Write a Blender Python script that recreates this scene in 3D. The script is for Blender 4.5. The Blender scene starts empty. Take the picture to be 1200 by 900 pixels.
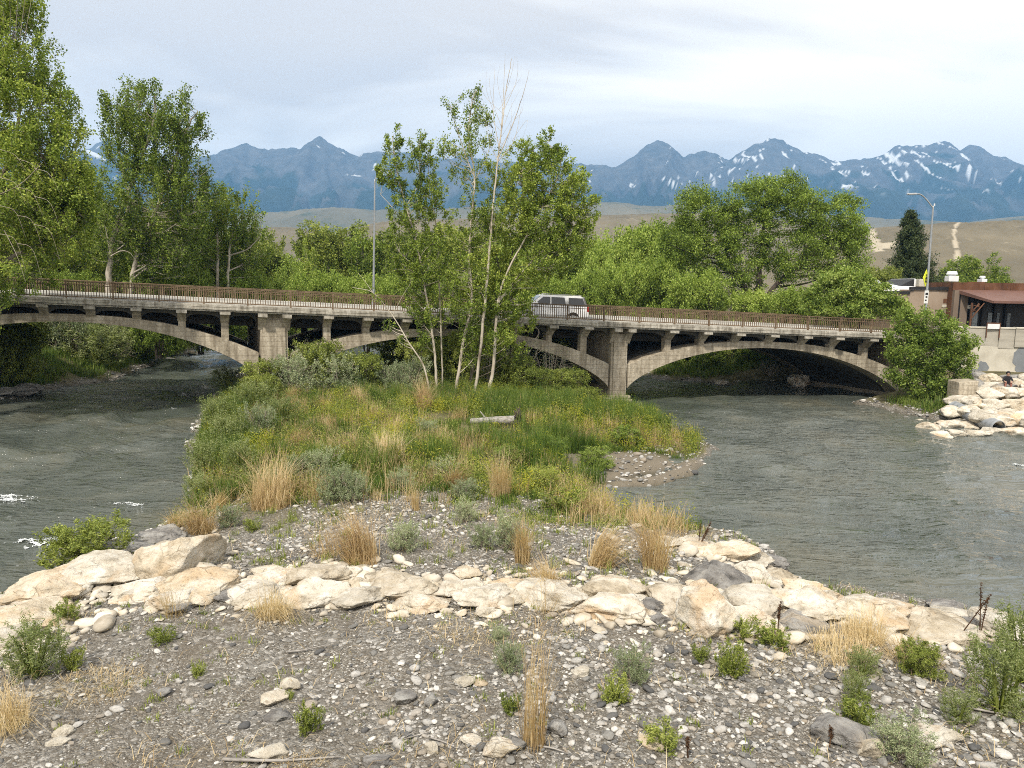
import bpy, bmesh, math, random
import numpy as np
from mathutils import Matrix, Vector

# ------------------------------------------------------------------ camera, sky, sun
sc = bpy.context.scene
COL = sc.collection
RAD = math.radians
FPX = 890.0                       # focal length in pixels of a 1200 px wide frame
EYE = np.array([0.0, 0.0, 7.5])
PITCH = math.atan((450 - 335) / FPX)
ROLL = RAD(1.0)
cF = np.array([0, math.cos(PITCH), -math.sin(PITCH)])
cU0 = np.array([0, math.sin(PITCH), math.cos(PITCH)])
cR0 = np.array([1.0, 0, 0])
cR = cR0 * math.cos(ROLL) + cU0 * math.sin(ROLL)
cU = -cR0 * math.sin(ROLL) + cU0 * math.cos(ROLL)
cam_d = bpy.data.cameras.new('camera')
cam = bpy.data.objects.new('camera', cam_d)
COL.objects.link(cam)
m = Matrix.Identity(4)
for i in range(3):
    m[i][0], m[i][1], m[i][2], m[i][3] = cR[i], cU[i], -cF[i], EYE[i]
cam.matrix_world = m
cam_d.sensor_width = 36
cam_d.lens = 36 * FPX / 1200
cam_d.clip_start = 0.1
cam_d.clip_end = 60000
sc.camera = cam

SUN_EL, SUN_AZ = RAD(52), RAD(202)          # azimuth clockwise from +Y
SUN_DIR = Vector((math.sin(SUN_AZ) * math.cos(SUN_EL), math.cos(SUN_AZ) * math.cos(SUN_EL), math.sin(SUN_EL)))
sun_d = bpy.data.lights.new('sun', 'SUN')
sun_d.energy = 2.9
sun_d.angle = RAD(4)
sun_d.color = (1.0, 0.92, 0.79)
sun = bpy.data.objects.new('sun', sun_d)
COL.objects.link(sun)
sun.rotation_euler = SUN_DIR.to_track_quat('Z', 'Y').to_euler()
sun.location = (0, 0, 60)

world = bpy.data.worlds.new('World')
sc.world = world
world.use_nodes = True
wn, wl = world.node_tree.nodes, world.node_tree.links
wn.clear()
w_out = wn.new('ShaderNodeOutputWorld')
w_bg = wn.new('ShaderNodeBackground')
w_bg.inputs['Strength'].default_value = 0.12
sky = wn.new('ShaderNodeTexSky')
sky.sky_type = 'NISHITA'
sky.sun_disc = False
sky.sun_elevation = SUN_EL
sky.sun_rotation = SUN_AZ
sky.air_density = 1.0
sky.dust_density = 2.0
tc = wn.new('ShaderNodeTexCoord')
sep = wn.new('ShaderNodeSeparateXYZ')
wl.new(tc.outputs['Generated'], sep.inputs[0])
zz = wn.new('ShaderNodeMath'); zz.operation = 'MAXIMUM'; zz.inputs[1].default_value = 0.0
wl.new(sep.outputs['Z'], zz.inputs[0])
za = wn.new('ShaderNodeMath'); za.operation = 'ADD'; za.inputs[1].default_value = 0.22
wl.new(zz.outputs[0], za.inputs[0])
dv = wn.new('ShaderNodeVectorMath'); dv.operation = 'DIVIDE'
cb = wn.new('ShaderNodeCombineXYZ')
for k in range(3):
    wl.new(za.outputs[0], cb.inputs[k])
wl.new(tc.outputs['Generated'], dv.inputs[0]); wl.new(cb.outputs[0], dv.inputs[1])
mp = wn.new('ShaderNodeMapping'); mp.inputs['Rotation'].default_value = (0, 0, RAD(25)); mp.inputs['Scale'].default_value = (1.0, 1.9, 0.4)
mp.inputs['Location'].default_value = (2.3, 0.7, 0)
wl.new(dv.outputs[0], mp.inputs[0])
n1 = wn.new('ShaderNodeTexNoise'); n1.inputs['Scale'].default_value = 0.95; n1.inputs['Detail'].default_value = 7; n1.inputs['Roughness'].default_value = 0.5
n1.inputs['Distortion'].default_value = 0.4
wl.new(mp.outputs[0], n1.inputs['Vector'])
r1 = wn.new('ShaderNodeValToRGB')
r1.color_ramp.elements[0].position = 0.36; r1.color_ramp.elements[0].color = (0.88, 0.88, 0.88, 1)
r1.color_ramp.elements[1].position = 0.62; r1.color_ramp.elements[1].color = (1, 1, 1, 1)
wl.new(n1.outputs['Fac'], r1.inputs[0])
n2 = wn.new('ShaderNodeTexNoise'); n2.inputs['Scale'].default_value = 0.7; n2.inputs['Detail'].default_value = 6
n2.inputs['Distortion'].default_value = 0.5
mp2 = wn.new('ShaderNodeMapping'); mp2.inputs['Location'].default_value = (7.0, 3.1, 1); mp2.inputs['Scale'].default_value = (0.9, 1.7, 0.4)
wl.new(dv.outputs[0], mp2.inputs[0]); wl.new(mp2.outputs[0], n2.inputs['Vector'])
r2 = wn.new('ShaderNodeValToRGB')
r2.color_ramp.elements[0].position = 0.40; r2.color_ramp.elements[0].color = (5.2, 4.85, 4.5, 1)      # lavender grey veil
r2.color_ramp.elements[1].position = 0.56; r2.color_ramp.elements[1].color = (8.6, 8.1, 7.3, 1)      # bright cloud
gx_ = wn.new('ShaderNodeMath'); gx_.operation = 'MULTIPLY_ADD'; gx_.inputs[1].default_value = 0.20    # the cloud sheet thickens to the right
wl.new(sep.outputs['X'], gx_.inputs[0]); wl.new(n2.outputs['Fac'], gx_.inputs[2])
wl.new(gx_.outputs[0], r2.inputs[0])
mx = wn.new('ShaderNodeMix'); mx.data_type = 'RGBA'
wl.new(r1.outputs[0], mx.inputs[0]); wl.new(sky.outputs[0], mx.inputs[6]); wl.new(r2.outputs[0], mx.inputs[7])
wl.new(mx.outputs[2], w_bg.inputs['Color'])
wl.new(w_bg.outputs[0], w_out.inputs['Surface'])

sc.view_settings.view_transform = 'Standard'
sc.view_settings.look = 'None'
sc.view_settings.exposure = 0.84
sc.view_settings.gamma = 1.0
sc.view_settings.use_curve_mapping = False
sc.render.engine = 'CYCLES'
sc.cycles.use_denoising = False
sc.cycles.sample_clamp_direct = 8.0
sc.cycles.sample_clamp_indirect = 3.0
sc.cycles.filter_width = 1.0
sc.cycles.max_bounces = 6
sc.cycles.diffuse_bounces = 3
sc.cycles.transmission_bounces = 3
sc.cycles.caustics_reflective = False
sc.cycles.caustics_refractive = False

# ------------------------------------------------------------------ helpers
def ray(px, py):
    d = cF + (px - 600) / FPX * cR + (450 - py) / FPX * cU
    return d

def at_z(px, py, z=0.0):
    d = ray(px, py)
    t = (z - EYE[2]) / d[2]
    return EYE + d * t

def at_y(px, py, Y):
    d = ray(px, py)
    return EYE + d * (Y / d[1])

def _hash(ix, iy, iz, seed):
    n = (ix * 374761393 + iy * 668265263 + iz * 2147483647 + seed * 974634777) & 0xFFFFFFFF
    n = ((n ^ (n >> 13)) * 1274126177) & 0xFFFFFFFF
    n = (n ^ (n >> 16)) & 0xFFFFFFFF
    return n.astype(np.float64) / 4294967295.0

def vnoise(x, y, z=0.0, seed=0):
    x, y, z = np.broadcast_arrays(np.asarray(x, float), np.asarray(y, float), np.asarray(z, float))
    ix, iy, iz = np.floor(x).astype(np.int64), np.floor(y).astype(np.int64), np.floor(z).astype(np.int64)
    fx, fy, fz = x - ix, y - iy, z - iz
    fx, fy, fz = [f * f * f * (f * (f * 6 - 15) + 10) for f in (fx, fy, fz)]
    out = 0
    for a in (0, 1):
        for b in (0, 1):
            for c in (0, 1):
                w = (fx if a else 1 - fx) * (fy if b else 1 - fy) * (fz if c else 1 - fz)
                out = out + w * _hash(ix + a, iy + b, iz + c, seed)
    return out * 2 - 1

def fbm(x, y, z=0.0, oct=4, seed=0, gain=0.5):
    s, a, f = 0, 1.0, 1.0
    for o in range(oct):
        s = s + a * vnoise(np.asarray(x) * f, np.asarray(y) * f, np.asarray(z) * f, seed + o * 17)
        a *= gain; f *= 2.03
    return s

def smooth(e0, e1, x):
    t = np.clip((x - e0) / (e1 - e0), 0, 1)
    return t * t * (3 - 2 * t)

def mesh_np(name, V, F, mats, smooth_sh=False, mat_idx=None):
    """V (n,3), F (m,k) all of one arity, or a list of such arrays."""
    me = bpy.data.meshes.new(name)
    V = np.asarray(V, np.float32)
    Fs = F if isinstance(F, list) else [F]
    Fs = [np.asarray(f, np.int32) for f in Fs if len(f)]
    me.vertices.add(len(V)); me.vertices.foreach_set('co', V.ravel())
    nl = sum(f.size for f in Fs); npoly = sum(len(f) for f in Fs)
    me.loops.add(nl); me.polygons.add(npoly)
    me.loops.foreach_set('vertex_index', np.concatenate([f.ravel() for f in Fs]))
    tot = np.concatenate([np.full(len(f), f.shape[1], np.int32) for f in Fs])
    start = np.concatenate([[0], np.cumsum(tot)[:-1]]).astype(np.int32)
    me.polygons.foreach_set('loop_start', start)
    me.polygons.foreach_set('loop_total', tot)
    for mm in (mats if isinstance(mats, (list, tuple)) else [mats]):
        me.materials.append(mm)
    if mat_idx is not None:
        me.polygons.foreach_set('material_index', np.asarray(mat_idx, np.int32))
    me.polygons.foreach_set('use_smooth', np.full(npoly, bool(smooth_sh)))
    me.update(calc_edges=True)
    me.validate()
    return me

def link(name, me, parent=None, loc=None):
    o = bpy.data.objects.new(name, me)
    COL.objects.link(o)
    if parent is not None:
        o.parent = parent
    if loc is not None:
        o.location = loc
    return o

def tag(o, label=None, cat=None, group=None, kind=None):
    if label: o['label'] = label
    if cat: o['category'] = cat
    if group: o['group'] = group
    if kind: o['kind'] = kind
    return o

def empty(name, loc=(0, 0, 0), rz=0.0):
    o = bpy.data.objects.new(name, None)
    COL.objects.link(o)
    o.location = loc; o.rotation_euler = (0, 0, rz)
    o.empty_display_size = 0.3
    return o

def copy_tree(o, parent=None):
    c = o.copy(); COL.objects.link(c)
    if parent is not None: c.parent = parent
    for ch in [x for x in o.children]:
        copy_tree(ch, c)
    return c

class MB:
    """collects shapes into one mesh"""
    def __init__(s):
        s.V = []; s.Q = []; s.T = []; s.n = 0; s.bev = None
    def add(s, V, F):
        V = np.asarray(V, float); F = np.asarray(F, int)
        if F.shape[1] == 4: s.Q.append(F + s.n)
        else: s.T.append(F + s.n)
        s.V.append(V); s.n += len(V)
        return s
    def hexa(s, c8):
        """8 corners: bottom ring 0-3, top ring 4-7"""
        return s.add(c8, [[3, 2, 1, 0], [4, 5, 6, 7], [0, 1, 5, 4], [1, 2, 6, 5], [2, 3, 7, 6], [3, 0, 4, 7]])
    def box(s, x0, x1, y0, y1, z0, z1):
        return s.hexa([[x0, y0, z0], [x1, y0, z0], [x1, y1, z0], [x0, y1, z0], [x0, y0, z1], [x1, y0, z1], [x1, y1, z1], [x0, y1, z1]])
    def tube(s, P, R, sides=6, cap=True):
        V, F = tube_np(P, R, sides)
        s.add(V, F)
        if cap:
            n = len(P)
            for r in (0, n - 1):
                idx = np.arange(sides) + r * sides
                c = V[idx].mean(0)
                VV = np.vstack([V[idx], c])
                T = [[i, (i + 1) % sides, sides] if r else [(i + 1) % sides, i, sides] for i in range(sides)]
                s.add(VV, T)
        return s
    def build(s, name, mats, parent=None, smooth_sh=False, loc=None, bevel=0.0):
        F = []
        if s.Q: F.append(np.vstack(s.Q))
        if s.T: F.append(np.vstack(s.T))
        me = mesh_np(name, np.vstack(s.V), F, mats, smooth_sh)
        o = link(name, me, parent, loc)
        if bevel:
            b = o.modifiers.new('bevel', 'BEVEL'); b.width = bevel; b.segments = 2; b.limit_method = 'ANGLE'
        return o

def tube_np(P, R, sides=6):
    P = np.asarray(P, float); n = len(P)
    R = np.broadcast_to(np.asarray(R, float), (n,))
    T = np.gradient(P, axis=0)
    T /= np.linalg.norm(T, axis=1, keepdims=True) + 1e-9
    ref = np.array([0.37, 0.91, 0.2]); 
    if abs(T[0] @ ref) > 0.9: ref = np.array([0.9, -0.1, 0.4])
    A = np.cross(T, ref); A /= np.linalg.norm(A, axis=1, keepdims=True) + 1e-9
    B = np.cross(T, A)
    ang = np.arange(sides) * 2 * math.pi / sides
    V = P[:, None, :] + R[:, None, None] * (A[:, None, :] * np.cos(ang)[None, :, None] + B[:, None, :] * np.sin(ang)[None, :, None])
    V = V.reshape(-1, 3)
    i = np.arange(n - 1)[:, None] * sides; j = np.arange(sides)[None, :]; k = (j + 1) % sides
    F = np.stack([i + j, i + k, i + sides + k, i + sides + j], -1).reshape(-1, 4)
    return V, F

def spline(P, n=12):
    """Catmull-Rom through points (k,d) -> n samples"""
    P = np.asarray(P, float)
    if len(P) == 2:
        t = np.linspace(0, 1, n)[:, None]
        return P[0] * (1 - t) + P[1] * t
    Q = np.vstack([2 * P[0] - P[1], P, 2 * P[-1] - P[-2]])
    out = []
    m_ = len(P) - 1
    for u in np.linspace(0, m_ - 1e-6, n):
        i = int(u); t = u - i
        p0, p1, p2, p3 = Q[i:i + 4]
        out.append(0.5 * ((2 * p1) + (p2 - p0) * t + (2 * p0 - 5 * p1 + 4 * p2 - p3) * t * t + (3 * p1 - p0 - 3 * p2 + p3) * t ** 3))
    return np.array(out)

ORD = ['first', 'second', 'third', 'fourth', 'fifth', 'sixth', 'seventh', 'eighth', 'ninth', 'tenth', 'eleventh', 'twelfth', 'thirteenth',
       'fourteenth', 'fifteenth', 'sixteenth', 'seventeenth', 'eighteenth', 'nineteenth', 'twentieth', 'twenty-first', 'twenty-second',
       'twenty-third', 'twenty-fourth', 'twenty-fifth', 'twenty-sixth', 'twenty-seventh', 'twenty-eighth', 'twenty-ninth', 'thirtieth']

# ------------------------------------------------------------------ materials
def ramp(nt, fac, cols, pos=None):
    r = nt.nodes.new('ShaderNodeValToRGB')
    e = r.color_ramp.elements
    n = len(cols)
    pos = pos or [0.3 + 0.4 * i / max(1, n - 1) for i in range(n)]
    while len(e) < n: e.new(0.5)
    for i in range(n):
        e[i].position = pos[i]; e[i].color = (*cols[i], 1)
    nt.links.new(fac, r.inputs[0])
    return r.outputs[0]

def noise(nt, vec, scale, detail=5, rough=0.55, dist=0.0):
    n = nt.nodes.new('ShaderNodeTexNoise')
    n.inputs['Scale'].default_value = scale; n.inputs['Detail'].default_value = detail
    n.inputs['Roughness'].default_value = rough; n.inputs['Distortion'].default_value = dist
    nt.links.new(vec, n.inputs['Vector'])
    return n.outputs['Fac']

def mapping(nt, vec, scale=(1, 1, 1), rot=(0, 0, 0), loc=(0, 0, 0)):
    mnode = nt.nodes.new('ShaderNodeMapping')
    mnode.inputs['Scale'].default_value = scale; mnode.inputs['Rotation'].default_value = rot; mnode.inputs['Location'].default_value = loc
    nt.links.new(vec, mnode.inputs[0])
    return mnode.outputs[0]

def mixc(nt, fac, a, b, mode='MIX'):
    mnode = nt.nodes.new('ShaderNodeMix'); mnode.data_type = 'RGBA'; mnode.blend_type = mode
    for s, v in ((0, fac), (6, a), (7, b)):
        if isinstance(v, (int, float)): mnode.inputs[s].default_value = v
        elif isinstance(v, tuple): mnode.inputs[s].default_value = (*v, 1)
        else: nt.links.new(v, mnode.inputs[s])
    return mnode.outputs[2]

def mth(nt, op, a, b=0.0, c=0.0):
    n = nt.nodes.new('ShaderNodeMath'); n.operation = op
    for i, v in enumerate((a, b, c)):
        if isinstance(v, (int, float)): n.inputs[i].default_value = v
        else: nt.links.new(v, n.inputs[i])
    return n.outputs[0]

def new_mat(name):
    mt = bpy.data.materials.new(name); mt.use_nodes = True
    nt = mt.node_tree; nt.nodes.clear()
    out = nt.nodes.new('ShaderNodeOutputMaterial')
    return mt, nt, out

def principled(nt, out, color, rough=0.8, spec=0.3, metal=0.0, bump=None, bstr=0.3, bdist=0.02):
    p = nt.nodes.new('ShaderNodeBsdfPrincipled')
    if isinstance(color, tuple): p.inputs['Base Color'].default_value = (*color, 1)
    else: nt.links.new(color, p.inputs['Base Color'])
    if isinstance(rough, (int, float)): p.inputs['Roughness'].default_value = rough
    else: nt.links.new(rough, p.inputs['Roughness'])
    p.inputs['Specular IOR Level'].default_value = spec
    p.inputs['Metallic'].default_value = metal
    if bump is not None:
        b = nt.nodes.new('ShaderNodeBump'); b.inputs['Strength'].default_value = bstr; b.inputs['Distance'].default_value = bdist
        nt.links.new(bump, b.inputs['Height']); nt.links.new(b.outputs[0], p.inputs['Normal'])
    nt.links.new(p.outputs[0], out.inputs[0])
    return p

def pos(nt):
    return nt.nodes.new('ShaderNodeNewGeometry').outputs['Position']

def surf(name, cols, scale=3.0, rough=0.85, stretch=(1, 1, 1), bump=0.3, bscale=None, metal=0.0, spec=0.3, island=0.0, rpos=None, bdist=0.02, rot=(0,0,0)):
    mt, nt, out = new_mat(name)
    g = nt.nodes.new('ShaderNodeNewGeometry')
    v = mapping(nt, g.outputs['Position'], stretch, rot)
    c = ramp(nt, noise(nt, v, scale, 7, 0.6, 0.3), cols, rpos)
    if island:
        f = mth(nt, 'MULTIPLY_ADD', g.outputs['Random Per Island'], 2 * island, 1 - island)
        cbn = nt.nodes.new('ShaderNodeCombineXYZ')
        for i in range(3): nt.links.new(f, cbn.inputs[i])
        c = mixc(nt, 1.0, c, cbn.outputs[0], 'MULTIPLY')
    bm_ = noise(nt, v, bscale or scale * 6, 6, 0.65)
    principled(nt, out, c, rough, spec, metal, bm_ if bump else None, bump, bdist)
    return mt

def concrete(name, cols, stain=0.5):
    mt, nt, out = new_mat(name)
    P = pos(nt)
    c = ramp(nt, noise(nt, mapping(nt, P, (1, 1, .5)), 1.1, 8, .65, .3), cols, [.25, .42, .58, .75])
    drip = ramp(nt, noise(nt, mapping(nt, P, (2.6, 2.6, .22)), 1.6, 7, .6, .2), [(.42, .39, .35), (1, 1, 1)], [.38, .56])
    c = mixc(nt, stain, c, drip, 'MULTIPLY')
    fine = ramp(nt, noise(nt, P, 9, 6, .7), [(.72, .70, .67), (1.08, 1.08, 1.08)], [.35, .6])
    c = mixc(nt, 1.0, c, fine, 'MULTIPLY')
    board = nt.nodes.new('ShaderNodeTexWave'); board.bands_direction = 'Z'; board.inputs['Scale'].default_value = 1.1; board.inputs['Distortion'].default_value = .4
    nt.links.new(P, board.inputs['Vector'])
    ln_ = ramp(nt, board.outputs['Fac'], [(.70, .68, .65), (1, 1, 1)], [.02, .10])
    c = mixc(nt, .7, c, ln_, 'MULTIPLY')
    principled(nt, out, c, .92, .2, 0, noise(nt, P, 14, 6, .7), .4, .02)
    return mt

def leafmat(name, cols, trans=0.35, nscale=0.5, gloss=0.25):
    """cols: dark .. light, per leaf random + clump noise"""
    mt, nt, out = new_mat(name)
    g = nt.nodes.new('ShaderNodeNewGeometry')
    nz = noise(nt, g.outputs['Position'], nscale, 3)
    oi = nt.nodes.new('ShaderNodeObjectInfo')
    f = mth(nt, 'ADD', mth(nt, 'MULTIPLY', g.outputs['Random Per Island'], 0.7), mth(nt, 'MULTIPLY_ADD', nz, 1.1, -0.4))
    f = mth(nt, 'ADD', f, mth(nt, 'MULTIPLY_ADD', oi.outputs['Random'], 0.34, -0.17))
    n = len(cols)
    c = ramp(nt, f, cols, [0.05 + 0.9 * i / (n - 1) for i in range(n)])
    d = nt.nodes.new('ShaderNodeBsdfPrincipled')
    d.inputs['Roughness'].default_value = 0.5; d.inputs['Specular IOR Level'].default_value = gloss
    t = nt.nodes.new('ShaderNodeBsdfTranslucent')
    nt.links.new(c, d.inputs['Base Color'])
    tcx = mixc(nt, 1.0, c, (1.0, 1.05, 0.55), 'MULTIPLY')
    nt.links.new(tcx, t.inputs['Color'])
    ms = nt.nodes.new('ShaderNodeMixShader'); ms.inputs[0].default_value = trans
    nt.links.new(d.outputs[0], ms.inputs[1]); nt.links.new(t.outputs[0], ms.inputs[2])
    nt.links.new(ms.outputs[0], out.inputs[0])
    return mt

M = {}
M['concrete'] = concrete('weathered_concrete', [(0.20, 0.172, 0.132), (0.36, 0.318, 0.25), (0.48, 0.43, 0.345), (0.58, 0.53, 0.44)], .6)
M['concrete_pale'] = concrete('pale_concrete', [(0.14, 0.128, 0.108), (0.36, 0.34, 0.295), (0.50, 0.475, 0.42), (0.60, 0.575, 0.515)], .7)
M['concrete_shade'] = surf('shaded_concrete', [(0.05, 0.048, 0.042), (0.09, 0.085, 0.075), (0.14, 0.13, 0.11)], 1.0, 0.9, (1, 1, 0.5), 0.3, 12)  # bridge concrete darkened: the shade below the deck is put into its colour
M['asphalt'] = surf('asphalt', [(0.10, 0.10, 0.10), (0.14, 0.14, 0.135)], 2.0, 0.9, bump=0.3, bscale=60)
M['sidewalk'] = surf('sidewalk_concrete', [(0.42, 0.41, 0.38), (0.56, 0.55, 0.51)], 1.5, 0.9)
M['rust'] = surf('rusted_steel', [(0.075, 0.050, 0.030), (0.145, 0.100, 0.062), (0.23, 0.17, 0.11)], 6, 0.8, bump=0.2)
M['galv'] = surf('galvanised_steel', [(0.26, 0.275, 0.29), (0.38, 0.40, 0.42)], 4, 0.45, metal=0.4, bump=0.0, spec=0.5)
M['bark_white'] = surf('pale_bark', [(0.16, 0.13, 0.10), (0.42, 0.37, 0.30), (0.56, 0.51, 0.43)], 3.5, 0.9, (1, 1, 0.35), 0.4, 20, rpos=[0.3, 0.45, 0.65])
M['bark_grey'] = surf('grey_bark', [(0.08, 0.065, 0.05), (0.19, 0.16, 0.13), (0.30, 0.26, 0.21)], 4, 0.9, (1, 1, 0.3), 0.5, 20)
M['bark_dark'] = surf('dark_bark', [(0.03, 0.025, 0.02), (0.07, 0.055, 0.045), (0.12, 0.10, 0.08)], 4, 0.9, (1, 1, 0.3), 0.5, 20)
M['twig'] = surf('bare_grey_twigs', [(0.18, 0.15, 0.12), (0.34, 0.29, 0.24), (0.44, 0.39, 0.33)], 3, 0.9, bump=0)
M['leaf_cotton'] = leafmat('cottonwood_leaves', [(0.069, 0.107, 0.017), (0.157, 0.227, 0.034), (0.287, 0.371, 0.060), (0.488, 0.539, 0.118)])
M['leaf_bright'] = leafmat('bright_spring_leaves', [(0.083, 0.132, 0.020), (0.166, 0.243, 0.042), (0.282, 0.369, 0.072), (0.397, 0.457, 0.144)])
M['leaf_willow'] = leafmat('willow_leaves', [(0.103, 0.148, 0.024), (0.192, 0.275, 0.044), (0.326, 0.426, 0.078), (0.474, 0.554, 0.144)])
M['leaf_mid'] = leafmat('shrub_leaves', [(0.084, 0.118, 0.024), (0.189, 0.236, 0.047), (0.316, 0.367, 0.080), (0.488, 0.521, 0.151)])
M['leaf_sage'] = leafmat('sage_leaves', [(0.135, 0.171, 0.087), (0.231, 0.288, 0.148), (0.366, 0.421, 0.244), (0.521, 0.555, 0.348)], 0.25)
M['leaf_pale'] = leafmat('pale_seedling_leaves', [(0.123, 0.165, 0.050), (0.202, 0.253, 0.088), (0.302, 0.347, 0.143), (0.414, 0.440, 0.231)], 0.4)
M['leaf_conifer'] = leafmat('juniper_needles', [(0.022, 0.035, 0.012), (0.045, 0.068, 0.022), (0.083, 0.109, 0.036)], 0.1)
M['grass_green'] = leafmat('meadow_grass', [(0.036, 0.072, 0.015), (0.090, 0.156, 0.027), (0.168, 0.240, 0.045), (0.300, 0.348, 0.100)], 0.4, 0.8)
M['grass_yellow'] = leafmat('yellow_green_forbs', [(0.210, 0.245, 0.024), (0.375, 0.394, 0.036), (0.540, 0.503, 0.060)], 0.4, 0.5)
M['grass_dry'] = leafmat('dry_straw', [(0.33, 0.22, 0.11), (0.52, 0.38, 0.20), (0.65, 0.51, 0.30), (0.74, 0.62, 0.42)], 0.3, 0.8)
M['dead_stalk'] = surf('dead_dock_stalk', [(0.05, 0.025, 0.012), (0.11, 0.06, 0.03)], 8, 0.9, bump=0)
M['driftwood'] = surf('silver_driftwood', [(0.13, 0.12, 0.105), (0.30, 0.28, 0.26), (0.45, 0.43, 0.40)], 4, 0.9, (1, 4, 4), 0.5, 12)
M['black'] = surf('black_rubber', [(0.012, 0.012, 0.012), (0.02, 0.02, 0.02)], 4, 0.7, bump=0)
# ------------------------------------------------------------------ terrain
def pxz(L, z=0.0): return [tuple(at_z(a, b, z)[:2]) for a, b in L]
ISLAND = pxz([(-300, 800), (-60, 722), (0, 704), (60, 680), (130, 652), (185, 625), (222, 603), (222, 570), (228, 530), (240, 490), (262, 460), (285, 440), (300, 426)]) \
    + [(-14, 60), (-12.5, 75), (-10, 92), (-5, 84), (-1, 70), (3, 60)] \
    + pxz([(688, 460), (698, 478), (745, 495), (790, 511), (832, 528), (805, 556), (760, 568), (715, 575), (692, 584), (712, 600), (745, 614), (790, 622), (850, 634), (905, 657), (925, 680), (965, 694), (1030, 707), (1080, 718), (1140, 726), (1200, 736), (1400, 770)]) \
    + [(22, 6), (30, -40), (-30, -40), (-24, 6)]
LBANK = pxz([(-420, 580), (-120, 498), (0, 470), (60, 457), (130, 446), (215, 416), (238, 404)]) + [(-37, 115), (-41, 150), (-36, 190), (-10, 235), (60, 280), (300, 320), (300, 2000), (-3000, 2000), (-3000, -200), (-60, -200), (-48, 10)]
RBANK = pxz([(1700, 590), (1200, 509), (1140, 501), (1085, 491), (1050, 483), (995, 471), (900, 457), (830, 450), (775, 447)]) + [(6, 72), (3, 92), (-6, 112), (-18, 135), (-23, 165), (-10, 205), (20, 240), (300, 290), (3000, 290), (3000, -200), (70, -200), (60, 15)]

def sdist(poly, X, Y):
    """positive inside"""
    P = np.array(poly); X = np.asarray(X, float); Y = np.asarray(Y, float)
    d2 = np.full(X.shape, 1e18); ins = np.zeros(X.shape, bool)
    for i in range(len(P)):
        a, b = P[i], P[(i + 1) % len(P)]
        ex, ey = b - a
        wx, wy = X - a[0], Y - a[1]
        t = np.clip((wx * ex + wy * ey) / (ex * ex + ey * ey + 1e-12), 0, 1)
        d2 = np.minimum(d2, (wx - t * ex) ** 2 + (wy - t * ey) ** 2)
        c = ((a[1] > Y) != (b[1] > Y)) & (X < ex * (Y - a[1]) / (ey if abs(ey) > 1e-12 else 1e-12) + a[0])
        ins ^= c
    return np.where(ins, 1, -1) * np.sqrt(d2)

WALL_A, WALL_B = (29.0, 54.6), (66.0, 47.0)           # line of the flood wall
def behind_wall(X, Y):
    ax, ay = WALL_A; bx, by = WALL_B
    n = np.array([-(by - ay), bx - ax]); n = n / np.linalg.norm(n)
    return (X - ax) * n[0] + (Y - ay) * n[1]

def height(X, Y):
    X = np.asarray(X, float); Y = np.asarray(Y, float)
    di, dl, dr = sdist(ISLAND, X, Y), sdist(LBANK, X, Y), sdist(RBANK, X, Y)
    wob = 0.5 * fbm(X * 0.45, Y * 0.45, 0, 4, 3)
    bed = -0.9
    hi = bed + 1.2 * smooth(-1.2, 0.3, di + wob * 0.7) + 0.55 * smooth(0.0, 2.6, di + wob) + 0.3 * smooth(2, 7, di)
    flat = smooth(24.5, 21.5, Y)        # low sandy spit by the small cove
    spit = smooth(6, 2, np.hypot(X - at_z(760, 550)[0], (Y - at_z(760, 550)[1]) * 0.9))
    hi = hi - 0.5 * spit * smooth(0, 1, di)
    hi = hi + smooth(8.6, 0.5, Y) * 5.0 * smooth(-2, 4, di)
    hl = bed + 1.2 * smooth(-1.0, 0.4, dl + wob * 0.7) + 1.4 * smooth(0.2, 4, dl + wob) + 2.6 * smooth(3, 16, dl)
    bw = behind_wall(X, Y)
    slope = bed + 1.1 * smooth(-1.0, 0.3, dr) + 1.9 * np.clip(dr / 9.0, 0, 1)
    plateau = np.where(X > 26.5, np.where(bw > 0.6, 4.45, slope), slope + 1.7 * smooth(6, 14, dr))
    hr = np.where(bw > 0.3, np.maximum(plateau, 0 * dr + slope), slope)
    hr = np.where((X > 26.5) & (bw > 0.6) & (dr > 0), 4.45, hr)
    h = np.maximum(np.maximum(hi, hl), hr)
    bs = (X - 0.0) * 0.9806 + (Y - 47.0) * 0.1961; bd = (Y - 47.0 - 0.2 * X) / (0.917 + 0.08)
    bs = bs + bd * 0.2125
    under = smooth(-0.7, 0.2, bd) * smooth(10.5, 9.0, bd) * (bs > 12) * (bs < 29.9)
    h = h * (1 - under) + under * np.minimum(h, -0.15 + 0.3 * smooth(8, 10, bd))
    land = smooth(0.1, 0.6, h)
    h = h + land * (0.06 * fbm(X * 1.1, Y * 1.1, 0, 4, 9) + 0.10 * fbm(X * 0.28, Y * 0.28, 0, 3, 21)) * np.where((X > 26.5) & (Y > 40), 0.2, 1)
    far = smooth(150, 600, np.hypot(X, Y))
    h = np.where((h > 1) & (far > 0), h * (1 - far) + far * 4.5, h)
    return h

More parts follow.
